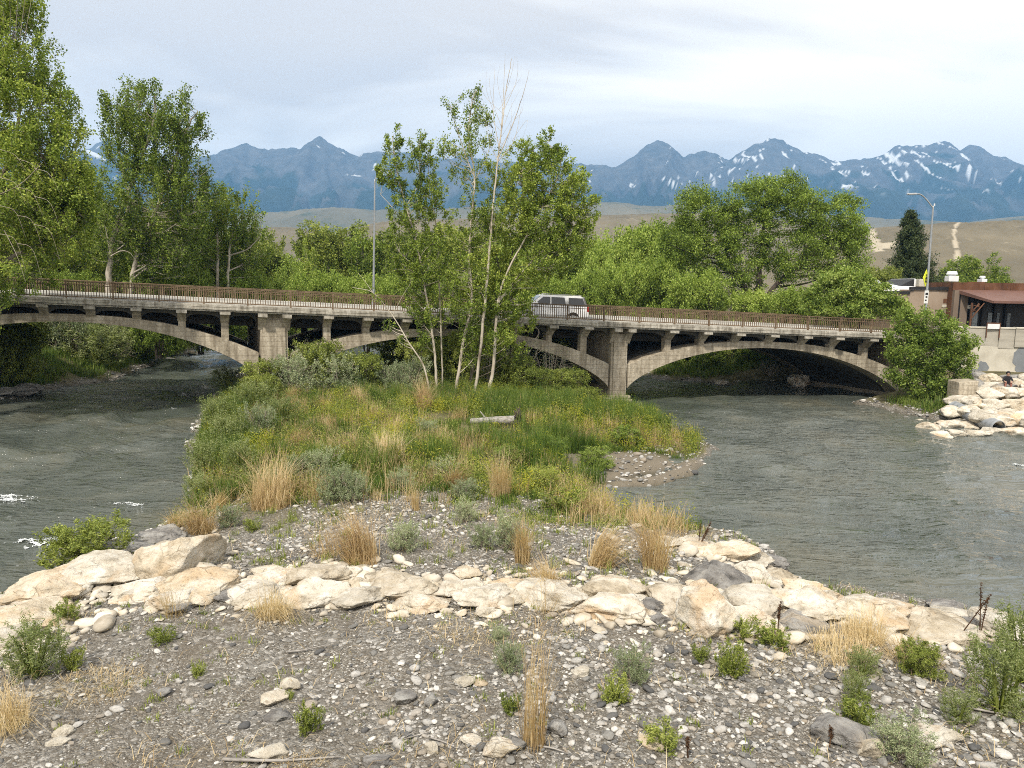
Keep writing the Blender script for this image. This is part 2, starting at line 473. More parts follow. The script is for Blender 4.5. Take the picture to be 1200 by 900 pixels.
def gl(a, b, st): return np.arange(a, b, st)
GX = np.concatenate([[-9000, -5000, -2500, -1200, -600, -300, -180, -120, -90, -70], gl(-56, -30, 0.8), gl(-30, -16, 0.4), gl(-16, 20, 0.2), gl(20, 34, 0.35), gl(34, 60, 0.7), [64, 75, 95, 130, 200, 320, 600, 1200, 2500, 5000, 9000]])
GY = np.concatenate([[-600, -200, -80, -40, -25, -15, -8], gl(-4, 8, 0.5), gl(8, 26, 0.18), gl(26, 56, 0.3), gl(56, 100, 0.8), gl(100, 200, 4), [220, 260, 320, 420, 600, 900, 1400, 2200, 3500, 5500, 8500]])
XX, YY = np.meshgrid(GX, GY)
ZZ = height(XX, YY)
def grid_faces(nx, ny):
    i = np.arange(ny - 1)[:, None] * nx; j = np.arange(nx - 1)[None, :]
    return np.stack([i + j, i + j + 1, i + nx + j + 1, i + nx + j], -1).reshape(-1, 4)

def ground_z(x, y):
    """bilinear look-up in the ground sheet itself"""
    x = np.asarray(x, float); y = np.asarray(y, float)
    i = np.clip(np.searchsorted(GX, x) - 1, 0, len(GX) - 2); j = np.clip(np.searchsorted(GY, y) - 1, 0, len(GY) - 2)
    u = (x - GX[i]) / (GX[i + 1] - GX[i]); v = (y - GY[j]) / (GY[j + 1] - GY[j])
    return ZZ[j, i] * (1 - u) * (1 - v) + ZZ[j, i + 1] * u * (1 - v) + ZZ[j + 1, i] * (1 - u) * v + ZZ[j + 1, i + 1] * u * v

def hit(px, py, tmax=150):
    """where the sight line of a photo pixel meets the ground or the water"""
    d = ray(px, py)
    t = np.arange(6, tmax, 0.05)
    P = EYE + d * t[:, None]
    g = np.maximum(ground_z(P[:, 0], P[:, 1]), 0.0)
    k = np.argmax(P[:, 2] <= g)
    p = P[k].copy(); p[2] = g[k]
    return p

def gravel_material():
    mt, nt, out = new_mat('river_gravel_ground')
    P = pos(nt)
    att = nt.nodes.new('ShaderNodeAttribute'); att.attribute_name = 'cover'
    sepc = nt.nodes.new('ShaderNodeSeparateColor'); nt.links.new(att.outputs['Color'], sepc.inputs[0])
    flat = mapping(nt, P, (1, 1, 0.6))
    def cells(scale, cols, ps):
        v = nt.nodes.new('ShaderNodeTexVoronoi'); v.inputs['Scale'].default_value = scale; v.inputs['Randomness'].default_value = 1
        wob_ = nt.nodes.new('ShaderNodeTexNoise'); wob_.inputs['Scale'].default_value = scale * 0.8
        nt.links.new(flat, wob_.inputs['Vector'])
        vv = nt.nodes.new('ShaderNodeVectorMath'); vv.operation = 'MULTIPLY_ADD'
        vv.inputs[1].default_value = (0.8 / scale,) * 3
        nt.links.new(wob_.outputs['Color'], vv.inputs[0]); nt.links.new(flat, vv.inputs[2])
        nt.links.new(vv.outputs[0], v.inputs['Vector'])
        s = nt.nodes.new('ShaderNodeSeparateColor'); nt.links.new(v.outputs['Color'], s.inputs[0])
        return ramp(nt, s.outputs[0], cols, ps), v.outputs['Distance']
    ca, da = cells(14, [(0.12, 0.108, 0.090), (0.165, 0.155, 0.138), (0.26, 0.245, 0.22), (0.50, 0.48, 0.45)], [0.1, 0.45, 0.8, 0.97])
    cb_, db = cells(38, [(0.125, 0.105, 0.080), (0.155, 0.144, 0.125), (0.245, 0.23, 0.20), (0.47, 0.45, 0.41)], [0.1, 0.45, 0.8, 0.97])
    pick = ramp(nt, noise(nt, P, 1.6, 5, 0.6), [(0, 0, 0), (1, 1, 1)], [0.42, 0.62])
    c = mixc(nt, pick, cb_, ca)
    dirt = ramp(nt, noise(nt, P, 0.8, 6, 0.6), [(0.115, 0.095, 0.070), (0.18, 0.153, 0.118)], [0.3, 0.7])
    dmask = ramp(nt, noise(nt, mapping(nt, P, loc=(5, 9, 0)), 0.9, 6, 0.65), [(0, 0, 0), (0.65, 0.65, 0.65)], [0.45, 0.7])
    c = mixc(nt, dmask, c, dirt)
    soil = ramp(nt, noise(nt, P, 1.4, 6, 0.6), [(0.06, 0.055, 0.03), (0.13, 0.12, 0.06), (0.22, 0.19, 0.11)], [0.3, 0.5, 0.7])
    bed = ramp(nt, noise(nt, P, 1.1, 6, 0.6), [(0.035, 0.035, 0.022), (0.10, 0.09, 0.055)], [0.35, 0.65])
    sand = (0.20, 0.172, 0.132)
    c = mixc(nt, sepc.outputs[0], c, soil)
    c = mixc(nt, sepc.outputs[2], c, sand)
    c = mixc(nt, sepc.outputs[1], c, bed)
    h = mth(nt, 'ADD', mth(nt, 'MULTIPLY', da, -1.0), mth(nt, 'MULTIPLY', db, -0.6))
    principled(nt, out, c, 0.92, 0.2, 0, h, 0.9, 0.04)
    return mt
M['ground'] = gravel_material()
gme = mesh_np('ground', np.stack([XX, YY, ZZ], -1).reshape(-1, 3), grid_faces(len(GX), len(GY)), M['ground'], True)
dI = sdist(ISLAND, XX, YY)
pxm = at_z(600, 600, 0.8)[1]
meadow = smooth(pxm - 2, pxm + 3, YY + 2.0 * fbm(XX * 0.3, YY * 0.3, 0, 3, 5)) * (dI > 0)
bankm = ((sdist(LBANK, XX, YY) > 0.4) | ((sdist(RBANK, XX, YY) > 0.5))).astype(float) 
cov = np.zeros((XX.size, 4), np.float32); cov[:, 3] = 1
cov[:, 0] = np.clip(np.maximum(meadow, bankm), 0, 1).ravel()
cov[:, 1] = smooth(0.12, -0.1, ZZ).ravel()
sp = at_z(745, 556)
cov[:, 2] = (smooth(4.2, 2.2, np.hypot((XX - sp[0]) * 0.8, (YY - sp[1]) * 1.2))).ravel()
ca_ = gme.color_attributes.new('cover', 'FLOAT_COLOR', 'POINT'); ca_.data.foreach_set('color', cov.ravel())
tag(link('ground', gme), kind='structure')

# ------------------------------------------------------------------ river
def wave(x, y):
    wx = x + 1.2 * vnoise(x * 0.25, y * 0.25, 0, 71); wy = y + 1.2 * vnoise(x * 0.25, y * 0.25, 0, 72)
    amp = 0.6 + 0.7 * smooth(-0.2, 0.6, fbm(x * 0.09, y * 0.12, 0, 2, 77))
    a = 0.050 * vnoise(wx * 0.55, wy * 0.9, 0, 31) + 0.040 * vnoise(wx * 1.1, wy * 1.7, 0, 32) + 0.022 * vnoise(wx * 2.3, wy * 3.1, 0, 33)
    b = 0.03 * (1 - np.abs(vnoise(wx * 0.8 + 9, wy * 1.5, 0, 36)) * 2)
    c_ = 0.13 * vnoise(wx * 0.20, wy * 0.34, 0, 38) + 0.11 * vnoise(wx * 0.36 + 4, wy * 0.62, 0, 39) + 0.10 * (1 - np.abs(vnoise(wx * 0.30, wy * 0.55, 0, 40)) * 2)
    return amp * ((a + b) * 1.3 + c_)
def river_material():
    mt, nt, out = new_mat('river_water')
    P = pos(nt)
    v = mapping(nt, P, (0.55, 1.6, 1), (0, 0, RAD(8)))
    n_a = noise(nt, v, 1.5, 4, 0.55, 0.9); n_b = noise(nt, v, 4.5, 3, 0.5, 0.3)
    h = mth(nt, 'ADD', n_a, mth(nt, 'MULTIPLY', n_b, 0.25))
    c = ramp(nt, noise(nt, P, 0.16, 4, 0.6, 0.5), [(0.056, 0.066, 0.056), (0.086, 0.096, 0.082), (0.110, 0.108, 0.080)], [0.35, 0.52, 0.7])
    p = principled(nt, out, c, 0.03, 0.5, 0, h, 0.85, 0.26)
    p.inputs['IOR'].default_value = 1.5
    return mt
M['water'] = river_material()
WX = np.concatenate([[-400, -200, -120, -90], gl(-70, -42, 0.6), gl(-42, -8, 0.2), gl(-8, 8, 0.35), gl(8, 36, 0.2), gl(36, 60, 0.7), [70, 100, 180, 300]])
WY = np.concatenate([[-200, -60, -20, -5, 3], gl(8, 15, 0.4), gl(15, 62, 0.18), gl(62, 130, 0.5), gl(130, 300, 6)])
wx_, wy_ = np.meshgrid(WX, WY)
wz_ = wave(wx_, wy_)
tag(link('river', mesh_np('river', np.stack([wx_, wy_, wz_], -1).reshape(-1, 3), grid_faces(len(WX), len(WY)), M['water'], True)), kind='structure')

# white water where the current breaks over rocks
M['foam'] = surf('white_water_foam', [(0.34, 0.37, 0.38), (0.62, 0.65, 0.66)], 9, 0.6, bump=0.3, bscale=30)
FV, FQ, fn_ = [], [], 0
for (px, py, lx, ly, th) in [(58, 634, 1.0, 0.42, 0.0), (12, 588, 0.85, 0.4, 0.05), (152, 594, 0.9, 0.22, 0.15), 
                             (1193, 547, 0.35, 0.2, 0.1), (205, 481, 0.3, 0.12, 0.2), (640, 604, 0.1, 0.1, 9)]:
    c = at_z(px, py)
    u = np.linspace(-1.4, 1.4, 110)
    gx, gy = np.meshgrid(c[0] + u * lx, c[1] + u * ly)
    r = np.hypot((gx - c[0]) / lx, (gy - c[1]) / ly)
    nzv = fbm(gx * 5, gy * 13, 0, 5, 91, 0.65) * 0.75 + 0.8 - r
    ok = nzv > th + 0.25
    gz = wave(gx, gy) + 0.015 + 0.05 * np.clip(nzv - th - 0.25, 0, 1) + 0.02 * vnoise(gx * 18, gy * 18, 0, 5)
    f = grid_faces(110, 110)
    okf = ok.ravel()[f].all(1)
    FV.append(np.stack([gx, gy, gz], -1).reshape(-1, 3)); FQ.append(f[okf] + fn_); fn_ += 12100
tag(link('river_foam', mesh_np('river_foam', np.vstack(FV), np.vstack(FQ), M['foam'], True)), 'white foam where the river breaks over shallow rocks', 'foam', kind='stuff')

# ------------------------------------------------------------------ hills and mountains
def hill_material(name, cols, patch, pscale, ppos):
    mt, nt, out = new_mat(name)
    P = pos(nt)
    c = ramp(nt, noise(nt, P, pscale, 8, 0.65), cols, [0.3, 0.5, 0.7])
    f = ramp(nt, noise(nt, mapping(nt, P, (1, 1, 0.35), loc=(40, 7, 3)), pscale * 2.2, 8, 0.7), [(0, 0, 0), (1, 1, 1)], ppos)
    att = nt.nodes.new('ShaderNodeAttribute'); att.attribute_name = 'track'
    c = mixc(nt, f, c, patch)
    c = mixc(nt, att.outputs['Fac'], c, (0.44, 0.38, 0.28))
    principled(nt, out, c, 0.95, 0.1, 0, noise(nt, P, pscale * 9, 6, 0.7), 0.8, 3.0)
    return mt
M['hill'] = hill_material('dry_sage_hill', [(0.115, 0.096, 0.058), (0.165, 0.138, 0.086), (0.21, 0.175, 0.112)], (0.32, 0.27, 0.18), 0.012, [0.60, 0.72])
M['foothill'] = hill_material('green_foothill', [(0.105, 0.102, 0.07), (0.145, 0.135, 0.092), (0.19, 0.17, 0.115)], (0.06, 0.08, 0.05), 0.0022, [0.55, 0.65])

def ridge_hill(name, prof, Y0, Y1, Yb, mat_, rough_amp, nx=260, ny=60, seed=0, tracks=()):
    """a hill whose skyline follows a profile of sight lines at distance Y1, foot at Y0, falling away to Yb"""
    px = np.array([p[0] for p in prof], float); py = np.array([p[1] for p in prof], float)
    pts = np.array([at_y(a, b, Y1) for a, b in zip(px, py)])
    xs = np.linspace(pts[0, 0], pts[-1, 0], nx)
    zr = np.interp(xs, pts[:, 0], pts[:, 2])
    k = np.ones(3) / 3; zr = np.convolve(np.pad(zr, 1, 'edge'), k, 'valid')
    nf = int(ny * 0.75)
    tv = np.concatenate([np.linspace(0, 1, nf), 1 + np.linspace(0, 1, ny - nf + 1)[1:]])
    T, Xg = np.meshgrid(tv, xs, indexing='ij')
    Yg = np.where(T <= 1, Y0 + (Y1 - Y0) * T, Y1 + (Yb - Y1) * (T - 1))
    sh = np.where(T <= 1, np.sin(np.clip(T, 0, 1) * math.pi / 2) ** 1.1, 1 - (T - 1) ** 1.5)
    s = 1.0 / rough_amp / 4
    gully = np.abs(fbm(Xg * s * 1.2, Yg * s * 0.5, 0, 5, seed))
    Zg = 3 + (zr[None, :] - 3) * sh - rough_amp * gully * np.sin(np.clip(T, 0, 2) * math.pi / 2) ** 2 * (T < 1.0) * (1 - smooth(0.85, 1, T)) 
    me = mesh_np(name, np.stack([Xg, Yg, Zg], -1).reshape(-1, 3), grid_faces(nx, ny), mat_, True)
    tr = np.zeros(Xg.size, np.float32)
    for (L, wd) in tracks:
        LL = np.array(L, float)
        # each track point is (px, share of the way up the slope)
        lx = np.array([at_y(a, 300, Y0 + (Y1 - Y0) * b)[0] for a, b in LL]); lt = LL[:, 1]
        o_ = np.argsort(lt)
        cx = np.interp(T.ravel(), lt[o_], lx[o_]); inside = (T.ravel() >= lt.min()) & (T.ravel() <= lt.max())
        w_ = wd * (1 + 0.7 * fbm(Xg.ravel() * 0.05, Yg.ravel() * 0.05, 0, 3, 8))
        tr = np.maximum(tr, smooth(1.0, 0.5, np.abs(Xg.ravel() - cx) / np.maximum(w_, 0.1)) * inside)
    a = me.attributes.new('track', 'FLOAT', 'POINT'); a.data.foreach_set('value', tr.astype(np.float32))
    return tag(link(name, me), kind='structure')

ridge_hill('dry_hill', [(640, 330), (760, 320), (860, 302), (930, 285), (1000, 272), (1025, 267), (1055, 265), (1083, 264), (1103, 261), (1117, 263), (1127, 262), (1157, 259.5), (1168, 260), (1180, 264), (1200, 266), (1260, 258), (1400, 262), (1700, 280)],
           480, 800, 1300, M['hill'], 4.0, 500, 110, 5, tracks=[([(1124, 1.0), (1117, 0.8), (1115, 0.6), (1121, 0.42), (1124, 0.3)], 2.6), ([(1019, 0.95), (1022, 0.7), (1030, 0.5)], 4), ([(1020, 0.52), (1052, 0.60)], 16)])
ridge_hill('tan_hill', [(180, 292), (260, 276), (310, 269), (345, 267), (410, 276), (440, 264), (470, 258), (560, 258), (640, 256), (690, 254), (740, 252), (772, 251), (830, 252), (900, 258), (960, 266), (1040, 272)],
           800, 1200, 1700, M['hill'], 5.0, 500, 90, 15)
ridge_hill('green_foothill', [(-200, 250), (60, 255), (200, 262), (300, 252), (350, 247), (400, 244), (440, 247), (520, 245), (640, 240), (720, 238), (760, 243), (800, 240), (900, 246), (1000, 255), (1120, 262), (1167, 256), (1200, 253), (1400, 248)],
           1900, 2700, 3400, M['foothill'], 16.0, 500, 90, 25)

RIDGE = [(-420, 205), (-200, 195), (-60, 190), (0, 186), (60, 180), (105, 174), (127, 162), (138, 168), (160, 186), (200, 190), (247, 183), (266, 176), (287, 169), (300, 174), (315, 177), (335, 173.5), (352, 174), (375, 159), (392, 171), (405, 177), (420, 184), (430, 180), (440, 176.5), (455, 180), (490, 180), (520, 187), (545, 182), (575, 190), (620, 190), (660, 191), (690, 193), (715, 197), (725, 196), (740, 185), (757, 172), (770, 163.5), (785, 172), (800, 183),
         (813, 182), (825, 177), (840, 182), (855, 188), (867, 180), (885, 169), (907, 162.5), (920, 167), (940, 177), (967, 186), (983, 189), (1010, 187), (1033, 182), (1055, 170), (1067, 173), (1083, 172), (1100, 165.5), (1113, 168), (1125, 177), (1137, 169), (1150, 173), (1165, 184), (1183, 187), (1200, 193), (1290, 212), (1420, 205), (1650, 225)]
def mountains():
    YR, YF, YB = 5600.0, 3300.0, 8000.0
    pts = np.array([at_y(a, b, YR) for a, b in RIDGE])
    nx, ny = 900, 190
    xs = np.linspace(pts[0, 0], pts[-1, 0], nx)
    zr = np.interp(xs, pts[:, 0], pts[:, 2])
    zr = zr + 9 * fbm(xs * 0.02, 0 * xs, 0, 4, 3)
    k_ = np.exp(-np.linspace(-2.2, 2.2, 61) ** 2); k_ /= k_.sum()
    zs = np.convolve(np.pad(zr, 30, 'edge'), k_, 'valid')
    k2 = np.exp(-np.linspace(-2.2, 2.2, 181) ** 2); k2 /= k2.sum()
    zss = np.convolve(np.pad(zr, 90, 'edge'), k2, 'valid')
    nf = 160
    tv = np.concatenate([np.linspace(0, 1, nf), 1 + np.linspace(0, 1, ny - nf + 1)[1:]])
    T, X = np.meshgrid(tv, xs, indexing='ij')
    Y = np.where(T <= 1, YF + (YR - YF) * T, YR + (YB - YR) * (T - 1))
    prof = np.where(T <= 1, np.clip(T, 0, 1) ** 1.25, 1 - (T - 1) ** 1.2)
    sharp = smooth(0.55, 1.0, np.minimum(T, 2 - T)); mid = smooth(0.25, 0.7, np.minimum(T, 2 - T))
    zcol = zss[None, :] * (1 - mid) + mid * (zs[None, :] * (1 - sharp) + zr[None, :] * sharp)
    # spurs that run down from the ridge, branching
    wx = X + 90 * fbm(X * 0.0025, Y * 0.0025, 0, 3, 44)
    rid = 1 - np.abs(vnoise(wx * 0.0042, Y * 0.0016, 0, 50)) * 2
    rid2 = 1 - np.abs(vnoise(wx * 0.011 + Y * 0.002, Y * 0.004, 0, 51)) * 2
    rid3 = fbm(wx * 0.03, Y * 0.02, 0, 3, 52)
    env = np.sin(np.clip(T, 0, 1) * math.pi) ** 0.8
    Z = 3 + zcol * prof + env * (130 * (rid - 0.4) + 55 * (rid2 - 0.4)) + (0.25 + env) * 12 * rid3 * (T < 0.995)
    # never lift the slopes over the skyline seen from the valley
    lim = np.interp(X / Y, xs / YR, (zr - EYE[2]) / YR) * Y + EYE[2] - 14 * (1 - T)
    Z = np.where(T < 1, np.minimum(Z, lim), Z)
    me = mesh_np('mountains', np.stack([X, Y, Z], -1).reshape(-1, 3), grid_faces(nx, ny), M['mountain'], True)
    gx = np.gradient(Z, axis=1) / (xs[1] - xs[0])
    slope_n = smooth(0.3, 1.2, np.abs(gx))
    gul = smooth(0.15, -0.55, rid2 + 0.5 * rid3)
    xl = X / Y * FPX + 600
    snowy = np.interp(xl, [100, 125, 160, 370, 380, 400, 420, 440, 470, 750, 770, 800, 815, 850, 960, 1000, 1160, 1200], [0.2, 0.7, 0, 0.0, 0.25, 0, 0.4, 0.5, 0.0, 0.05, 0.35, 0.5, 0.8, 0.85, 0.65, 0.75, 0.75, 0.2])
    rel = Z / zss[None, :]
    patch = fbm(wx * 0.03, Y * 0.006 + Z * 0.006, 0, 5, 63)
    streak = fbm(wx * 0.055 + 0.006 * Y, Y * 0.005, 0, 4, 64)
    vein = smooth(0.12, 0.04, np.abs(vnoise(wx * 0.013 + 0.0035 * Y, Y * 0.0030 + Z * 0.001, 0, 61))) * smooth(-0.15, 0.15, vnoise(wx * 0.006, Y * 0.006 + Z * 0.008, 0, 62))
    s = patch * 0.45 + streak * 0.35 + 0.75 * vein - 0.12
    snow = smooth(0.15, 0.22, s - (1.0 - snowy) * 0.8) * smooth(0.62, 0.74, rel + 0.10 * vnoise(X * 0.006, Y * 0.006, 0, 5)) * (snowy > 0.02)
    rock = smooth(0.70, 0.80, rel + 0.16 * fbm(wx * 0.006, Y * 0.004, 0, 4, 66))
    bare = smooth(0.32, 0.42, fbm(wx * 0.008, Y * 0.005, 0, 4, 67)) * smooth(0.3, 0.5, rel) * 0.7
    colr = np.zeros((X.size, 4), np.float32); colr[:, 3] = 1
    colr[:, 0] = snow.ravel(); colr[:, 1] = np.maximum(rock, bare).ravel(); 
    a = me.color_attributes.new('cover', 'FLOAT_COLOR', 'POINT'); a.data.foreach_set('color', colr.ravel())
    tag(link('mountains', me), kind='structure')
def mountain_material():
    mt, nt, out = new_mat('mountain_rock_and_forest')
    P = pos(nt)
    att = nt.nodes.new('ShaderNodeAttribute'); att.attribute_name = 'cover'
    s = nt.nodes.new('ShaderNodeSeparateColor'); nt.links.new(att.outputs['Color'], s.inputs[0])
    forest = ramp(nt, noise(nt, P, 0.008, 8, 0.7), [(0.014, 0.028, 0.018), (0.035, 0.05, 0.03)], [0.35, 0.65])
    rockc = ramp(nt, noise(nt, P, 0.012, 8, 0.7), [(0.055, 0.06, 0.06), (0.10, 0.10, 0.098), (0.155, 0.15, 0.145)], [0.3, 0.5, 0.7])
    c = mixc(nt, s.outputs[1], forest, rockc)
    c = mixc(nt, s.outputs[0], c, (0.74, 0.76, 0.78))
    principled(nt, out, c, 0.95, 0.1, 0, noise(nt, P, 0.05, 7, 0.75), 0.7, 14.0)
    return mt
M['mountain'] = mountain_material()
mountains()

# ------------------------------------------------------------------ the air
def haze_box():
    mt, nt, out = new_mat('blue_haze')
    v = nt.nodes.new('ShaderNodeVolumePrincipled')
    v.inputs['Color'].default_value = (0.25, 0.55, 1.0, 1)
    v.inputs['Density'].default_value = HAZE_DENSITY
    v.inputs['Anisotropy'].default_value = 0.0
    nt.links.new(v.outputs[0], out.inputs['Volume'])
    b = MB().box(-9500, 9500, -700, 8900, -3, 1230)
    tag(b.build('haze', mt), 'thin blue air between the river and the mountains', 'haze', kind='stuff')
HAZE_DENSITY = 1.45e-4
haze_box()
# ------------------------------------------------------------------ the arch bridge
PHI = math.atan(0.2)
BE = np.array([math.cos(PHI), math.sin(PHI)])
BD = np.array([-0.40, 0.917])                       # the river runs askew under the deck
BO = np.array([0.0, 47.0])
GRADE = 0.0336
DECKW = 11.0
def zdeck(s): return 5.56 - GRADE * np.asarray(s, float)
def B(s, d, z):
    return np.stack(np.broadcast_arrays(BO[0] + s * BE[0] + d * BD[0], BO[1] + s * BE[1] + d * BD[1], z), -1)
class BB(MB):
    def bbox(self, s0, s1, d0, d1, zl, zh):
        """a block in bridge coordinates; zl, zh measured from the sloping deck line"""
        c = []
        for z in (zl, zh):
            for (s, d) in ((s0, d0), (s1, d0), (s1, d1), (s0, d1)):
                c.append(B(s, d, zdeck(s) + z))
        return self.hexa(c)
    def abox(self, s0, s1, d0, d1, zl, zh_rel):
        c = []
        for (s, d) in ((s0, d0), (s1, d0), (s1, d1), (s0, d1)): c.append(B(s, d, zl))
        for (s, d) in ((s0, d0), (s1, d0), (s1, d1), (s0, d1)): c.append(B(s, d, zdeck(s) + zh_rel))
        return self.hexa(c)
    def strip(self, S, zb, zt, d0, d1):
        """band between the curves zb and zt over S, d0..d1 deep"""
        n = len(S)
        V = np.concatenate([B(S, d0, zb), B(S, d0, zt), B(S, d1, zb), B(S, d1, zt)])
        F = []
        for i in range(n - 1):
            a, b, c, d = i, n + i, 2 * n + i, 3 * n + i
            F += [[a, a + 1, b + 1, b], [c + 1, c, d, d + 1], [b, b + 1, d + 1, d], [a + 1, a, c, c + 1]]
        F += [[0, n, 3 * n, 2 * n], [n - 1, 3 * n - 1, 4 * n - 1, 2 * n - 1]]
        return self.add(V, F)

SL, SR = -47.0, 30.2
bridge = empty('arch_bridge', (*B(0, 5, 0)[:2], 0))
tag(bridge, 'open spandrel concrete arch bridge with a rusty steel railing across the river', 'bridge')
INV = Matrix.Translation(-Vector(bridge.location))
def bpart(mb, name, mat_, bevel=0.0, parent=None, smooth_sh=False):
    o = mb.build(name, mat_, parent or bridge, smooth_sh)
    o.matrix_parent_inverse = INV if parent is None else Matrix.Identity(4)
    if bevel:
        b = o.modifiers.new('bevel', 'BEVEL'); b.width = bevel; b.segments = 2; b.limit_method = 'ANGLE'
    return o
# deck: slab, moulded fascia, kerbs and the raised walks on it
dk = BB()
dk.bbox(SL, SR, 0.10, DECKW - 0.10, -0.40, -0.31)
dk.bbox(SL, SR, 0.10, 0.55, -0.309, -0.158); dk.bbox(SL, SR, DECKW - 0.55, DECKW - 0.10, -0.309, -0.158)
dk.bbox(SL, SR, 0.0, 0.55, -0.157, 0.0); dk.bbox(SL, SR, DECKW - 0.55, DECKW, -0.157, 0.0)
dk.bbox(SL, SR, 0.0, 0.09, -0.30, -0.16); dk.bbox(SL, SR, DECKW - 0.09, DECKW, -0.30, -0.16)
deck = bpart(dk, 'deck', M['concrete_pale'], 0.02)
sw = BB(); sw.bbox(SL, SR, 0.553, 1.75, -0.309, -0.02); bpart(sw, 'sidewalk', M['sidewalk'])
sw = BB(); sw.bbox(SL, SR, DECKW - 1.75, DECKW - 0.553, -0.309, -0.02); bpart(sw, 'sidewalk', M['sidewalk'])
rd = BB(); rd.bbox(SL, SR, 1.753, DECKW - 1.753, -0.309, -0.285); bpart(rd, 'roadway', M['asphalt'])
M['paint_yellow'] = surf('yellow_road_paint', [(0.50, 0.33, 0.03), (0.62, 0.42, 0.05)], 3, 0.8, bump=0)
ln = BB()
ln.bbox(SL, SR, DECKW / 2 - 0.2, DECKW / 2 - 0.08, -0.284, -0.280); ln.bbox(SL, SR, DECKW / 2 + 0.08, DECKW / 2 + 0.2, -0.284, -0.280)
bpart(ln, 'centre_line', M['paint_yellow'])
for d0 in (1.50, DECKW - 1.75):
    tb = BB(); tb.bbox(SL, SR, d0, d0 + .25, -0.019, 0.20); bpart(tb, 'traffic_barrier', M['sidewalk'], 0.02)

PIERS = [(-35.7, 1.8), (-14.1, 1.8), (7.36, 1.35), (28.9, 1.4)]
COLS = [[-31.2 - 2.4 + 0.0, -31.2, -28.8, -26.4, -24.0, -21.6, -19.2, -16.85], [-11.05, -8.75, -6.45, -4.15, -1.85, 0.4, 2.65, 4.95], [10.7, 13.05, 15.4, 17.85, 20.3, 22.7, 25.3]]
RD0, RD1 = 0.75, DECKW - 0.75
def arch_curves(i, n=70):
    s0 = PIERS[i][0] + PIERS[i][1] / 2; s1 = PIERS[i + 1][0] - PIERS[i + 1][1] / 2
    c, a = (s0 + s1) / 2, (s1 - s0) / 2
    th = np.linspace(-math.pi / 2, math.pi / 2, n)
    S = c + a * np.sin(th)
    t = np.clip(np.abs((S - c) / a), 0, 1)
    top = zdeck(S) - 0.90 - 1.85 * t ** 2.4
    lo = zdeck(S) - 1.33 - 2.95 * (1 - (1 - t ** 2) ** 0.75)
    return S, lo, top
def ext_z(s):
    for i in range(3):
        S, lo, top = arch_curves(i)
        if S[0] <= s <= S[-1]: return float(np.interp(s, S, top))
    return float(zdeck(s) - 2.75)
for i in range(3):
    S, lo, top = arch_curves(i)
    a_ = BB(); a_.strip(S, lo, top, RD0, RD0 + 1.1)
    a_.strip(S, lo, top, RD1 - 1.1, RD1)
    rib = bpart(a_, 'arch_rib', M['concrete'], 0.02)
    b_ = BB(); b_.strip(S, lo + 0.06, top - 0.12, RD0 + 1.103, RD1 - 1.103)
    bpart(b_, 'arch_vault', M['concrete_shade'])
# piers: body, pilaster, cap corbels, footing
for k, (s, w) in enumerate(PIERS):
    zb = -0.9
    p = BB()
    p.abox(s - w / 2 + 0.12, s + w / 2 - 0.12, RD0 + 0.0, RD1, zb, -0.403)
    if k < 3:
        p.abox(s - w / 2 + 0.26, s + w / 2 - 0.26, RD0 - 0.10, RD0 - 0.003, zb, -0.75)
    pier = bpart(p, 'pier', M['concrete'], 0.03)
    q = BB(); zf = 0.35 + (1.0 if k < 2 else 0)
    q.abox(s - w / 2 - 0.12, s + w / 2 + 0.12, RD0 - 0.42, RD1 + 0.4, zb, zf - zdeck(s))
    q.abox(s - w / 2 - 0.05, s + w / 2 + 0.05, RD0 - 0.30, RD0 - 0.103, zf + 0.003, zf + 0.22 - zdeck(s))
    bpart(q, 'pier_footing', M['concrete'], 0.05)
# abutment beyond the right arch, with its wing
ab = BB(); ab.abox(29.6, 32.5, 0.6, DECKW - 0.4, -0.9, -0.403); bpart(ab, 'abutment', M['concrete'])
def corbel(s, w, z_low, name='corbel', mat_=None):
    """curved bracket that carries the overhang"""
    n = 8
    V, F = [], []
    u = np.linspace(0, 1, n)
    d = 0.12 + (RD0 - 0.12) * u                     # from the deck edge in to the column
    zl = -0.42 - 0.16 - (z_low - 0.16) * (1 - np.cos(u * math.pi / 2)) ** 1.0
    for sgn in (-1, 1):
        for z_ in (zl, np.full(n, -0.403)):
            V.append(B(s + sgn * w / 2, d, zdeck(s) + z_))
    V = np.concatenate(V)
    for i in range(n - 1):
        a, b, c, e = i, n + i, 2 * n + i, 3 * n + i
        F += [[a, a + 1, b + 1, b], [c + 1, c, e, e + 1], [a + 1, a, c, c + 1], [b, b + 1, e + 1, e]]
    F += [[0, n, 3 * n, 2 * n], [n - 1, 3 * n - 1, 4 * n - 1, 2 * n - 1]]
    mb = BB(); mb.add(V, F)
    return mb
for i in range(3):
    for s in COLS[i]:
        z0 = ext_z(s) - 0.05
        w = 0.42
        c_ = BB(); c_.abox(s - w / 2, s + w / 2, RD0 + 0.02, RD0 + 0.45, z0, -0.75)
        o = bpart(c_, 'spandrel_column', M['concrete'], 0.02)
        o2 = bpart(corbel(s, w + 0.06, 0.62), 'corbel', M['concrete'], 0.0)
        e_ = BB(); e_.bbox(s - w / 2 - 0.08, s + w / 2 + 0.08, 0.02, 0.12, -0.56, -0.403)
        bpart(e_, 'beam_end', M['concrete_pale'], 0.01)
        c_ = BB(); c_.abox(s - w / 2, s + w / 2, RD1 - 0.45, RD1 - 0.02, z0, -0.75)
        bpart(c_, 'spandrel_column', M['concrete_shade'])
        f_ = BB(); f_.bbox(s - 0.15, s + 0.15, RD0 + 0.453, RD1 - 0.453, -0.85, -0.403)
        bpart(f_, 'floor_beam', M['concrete_shade'])
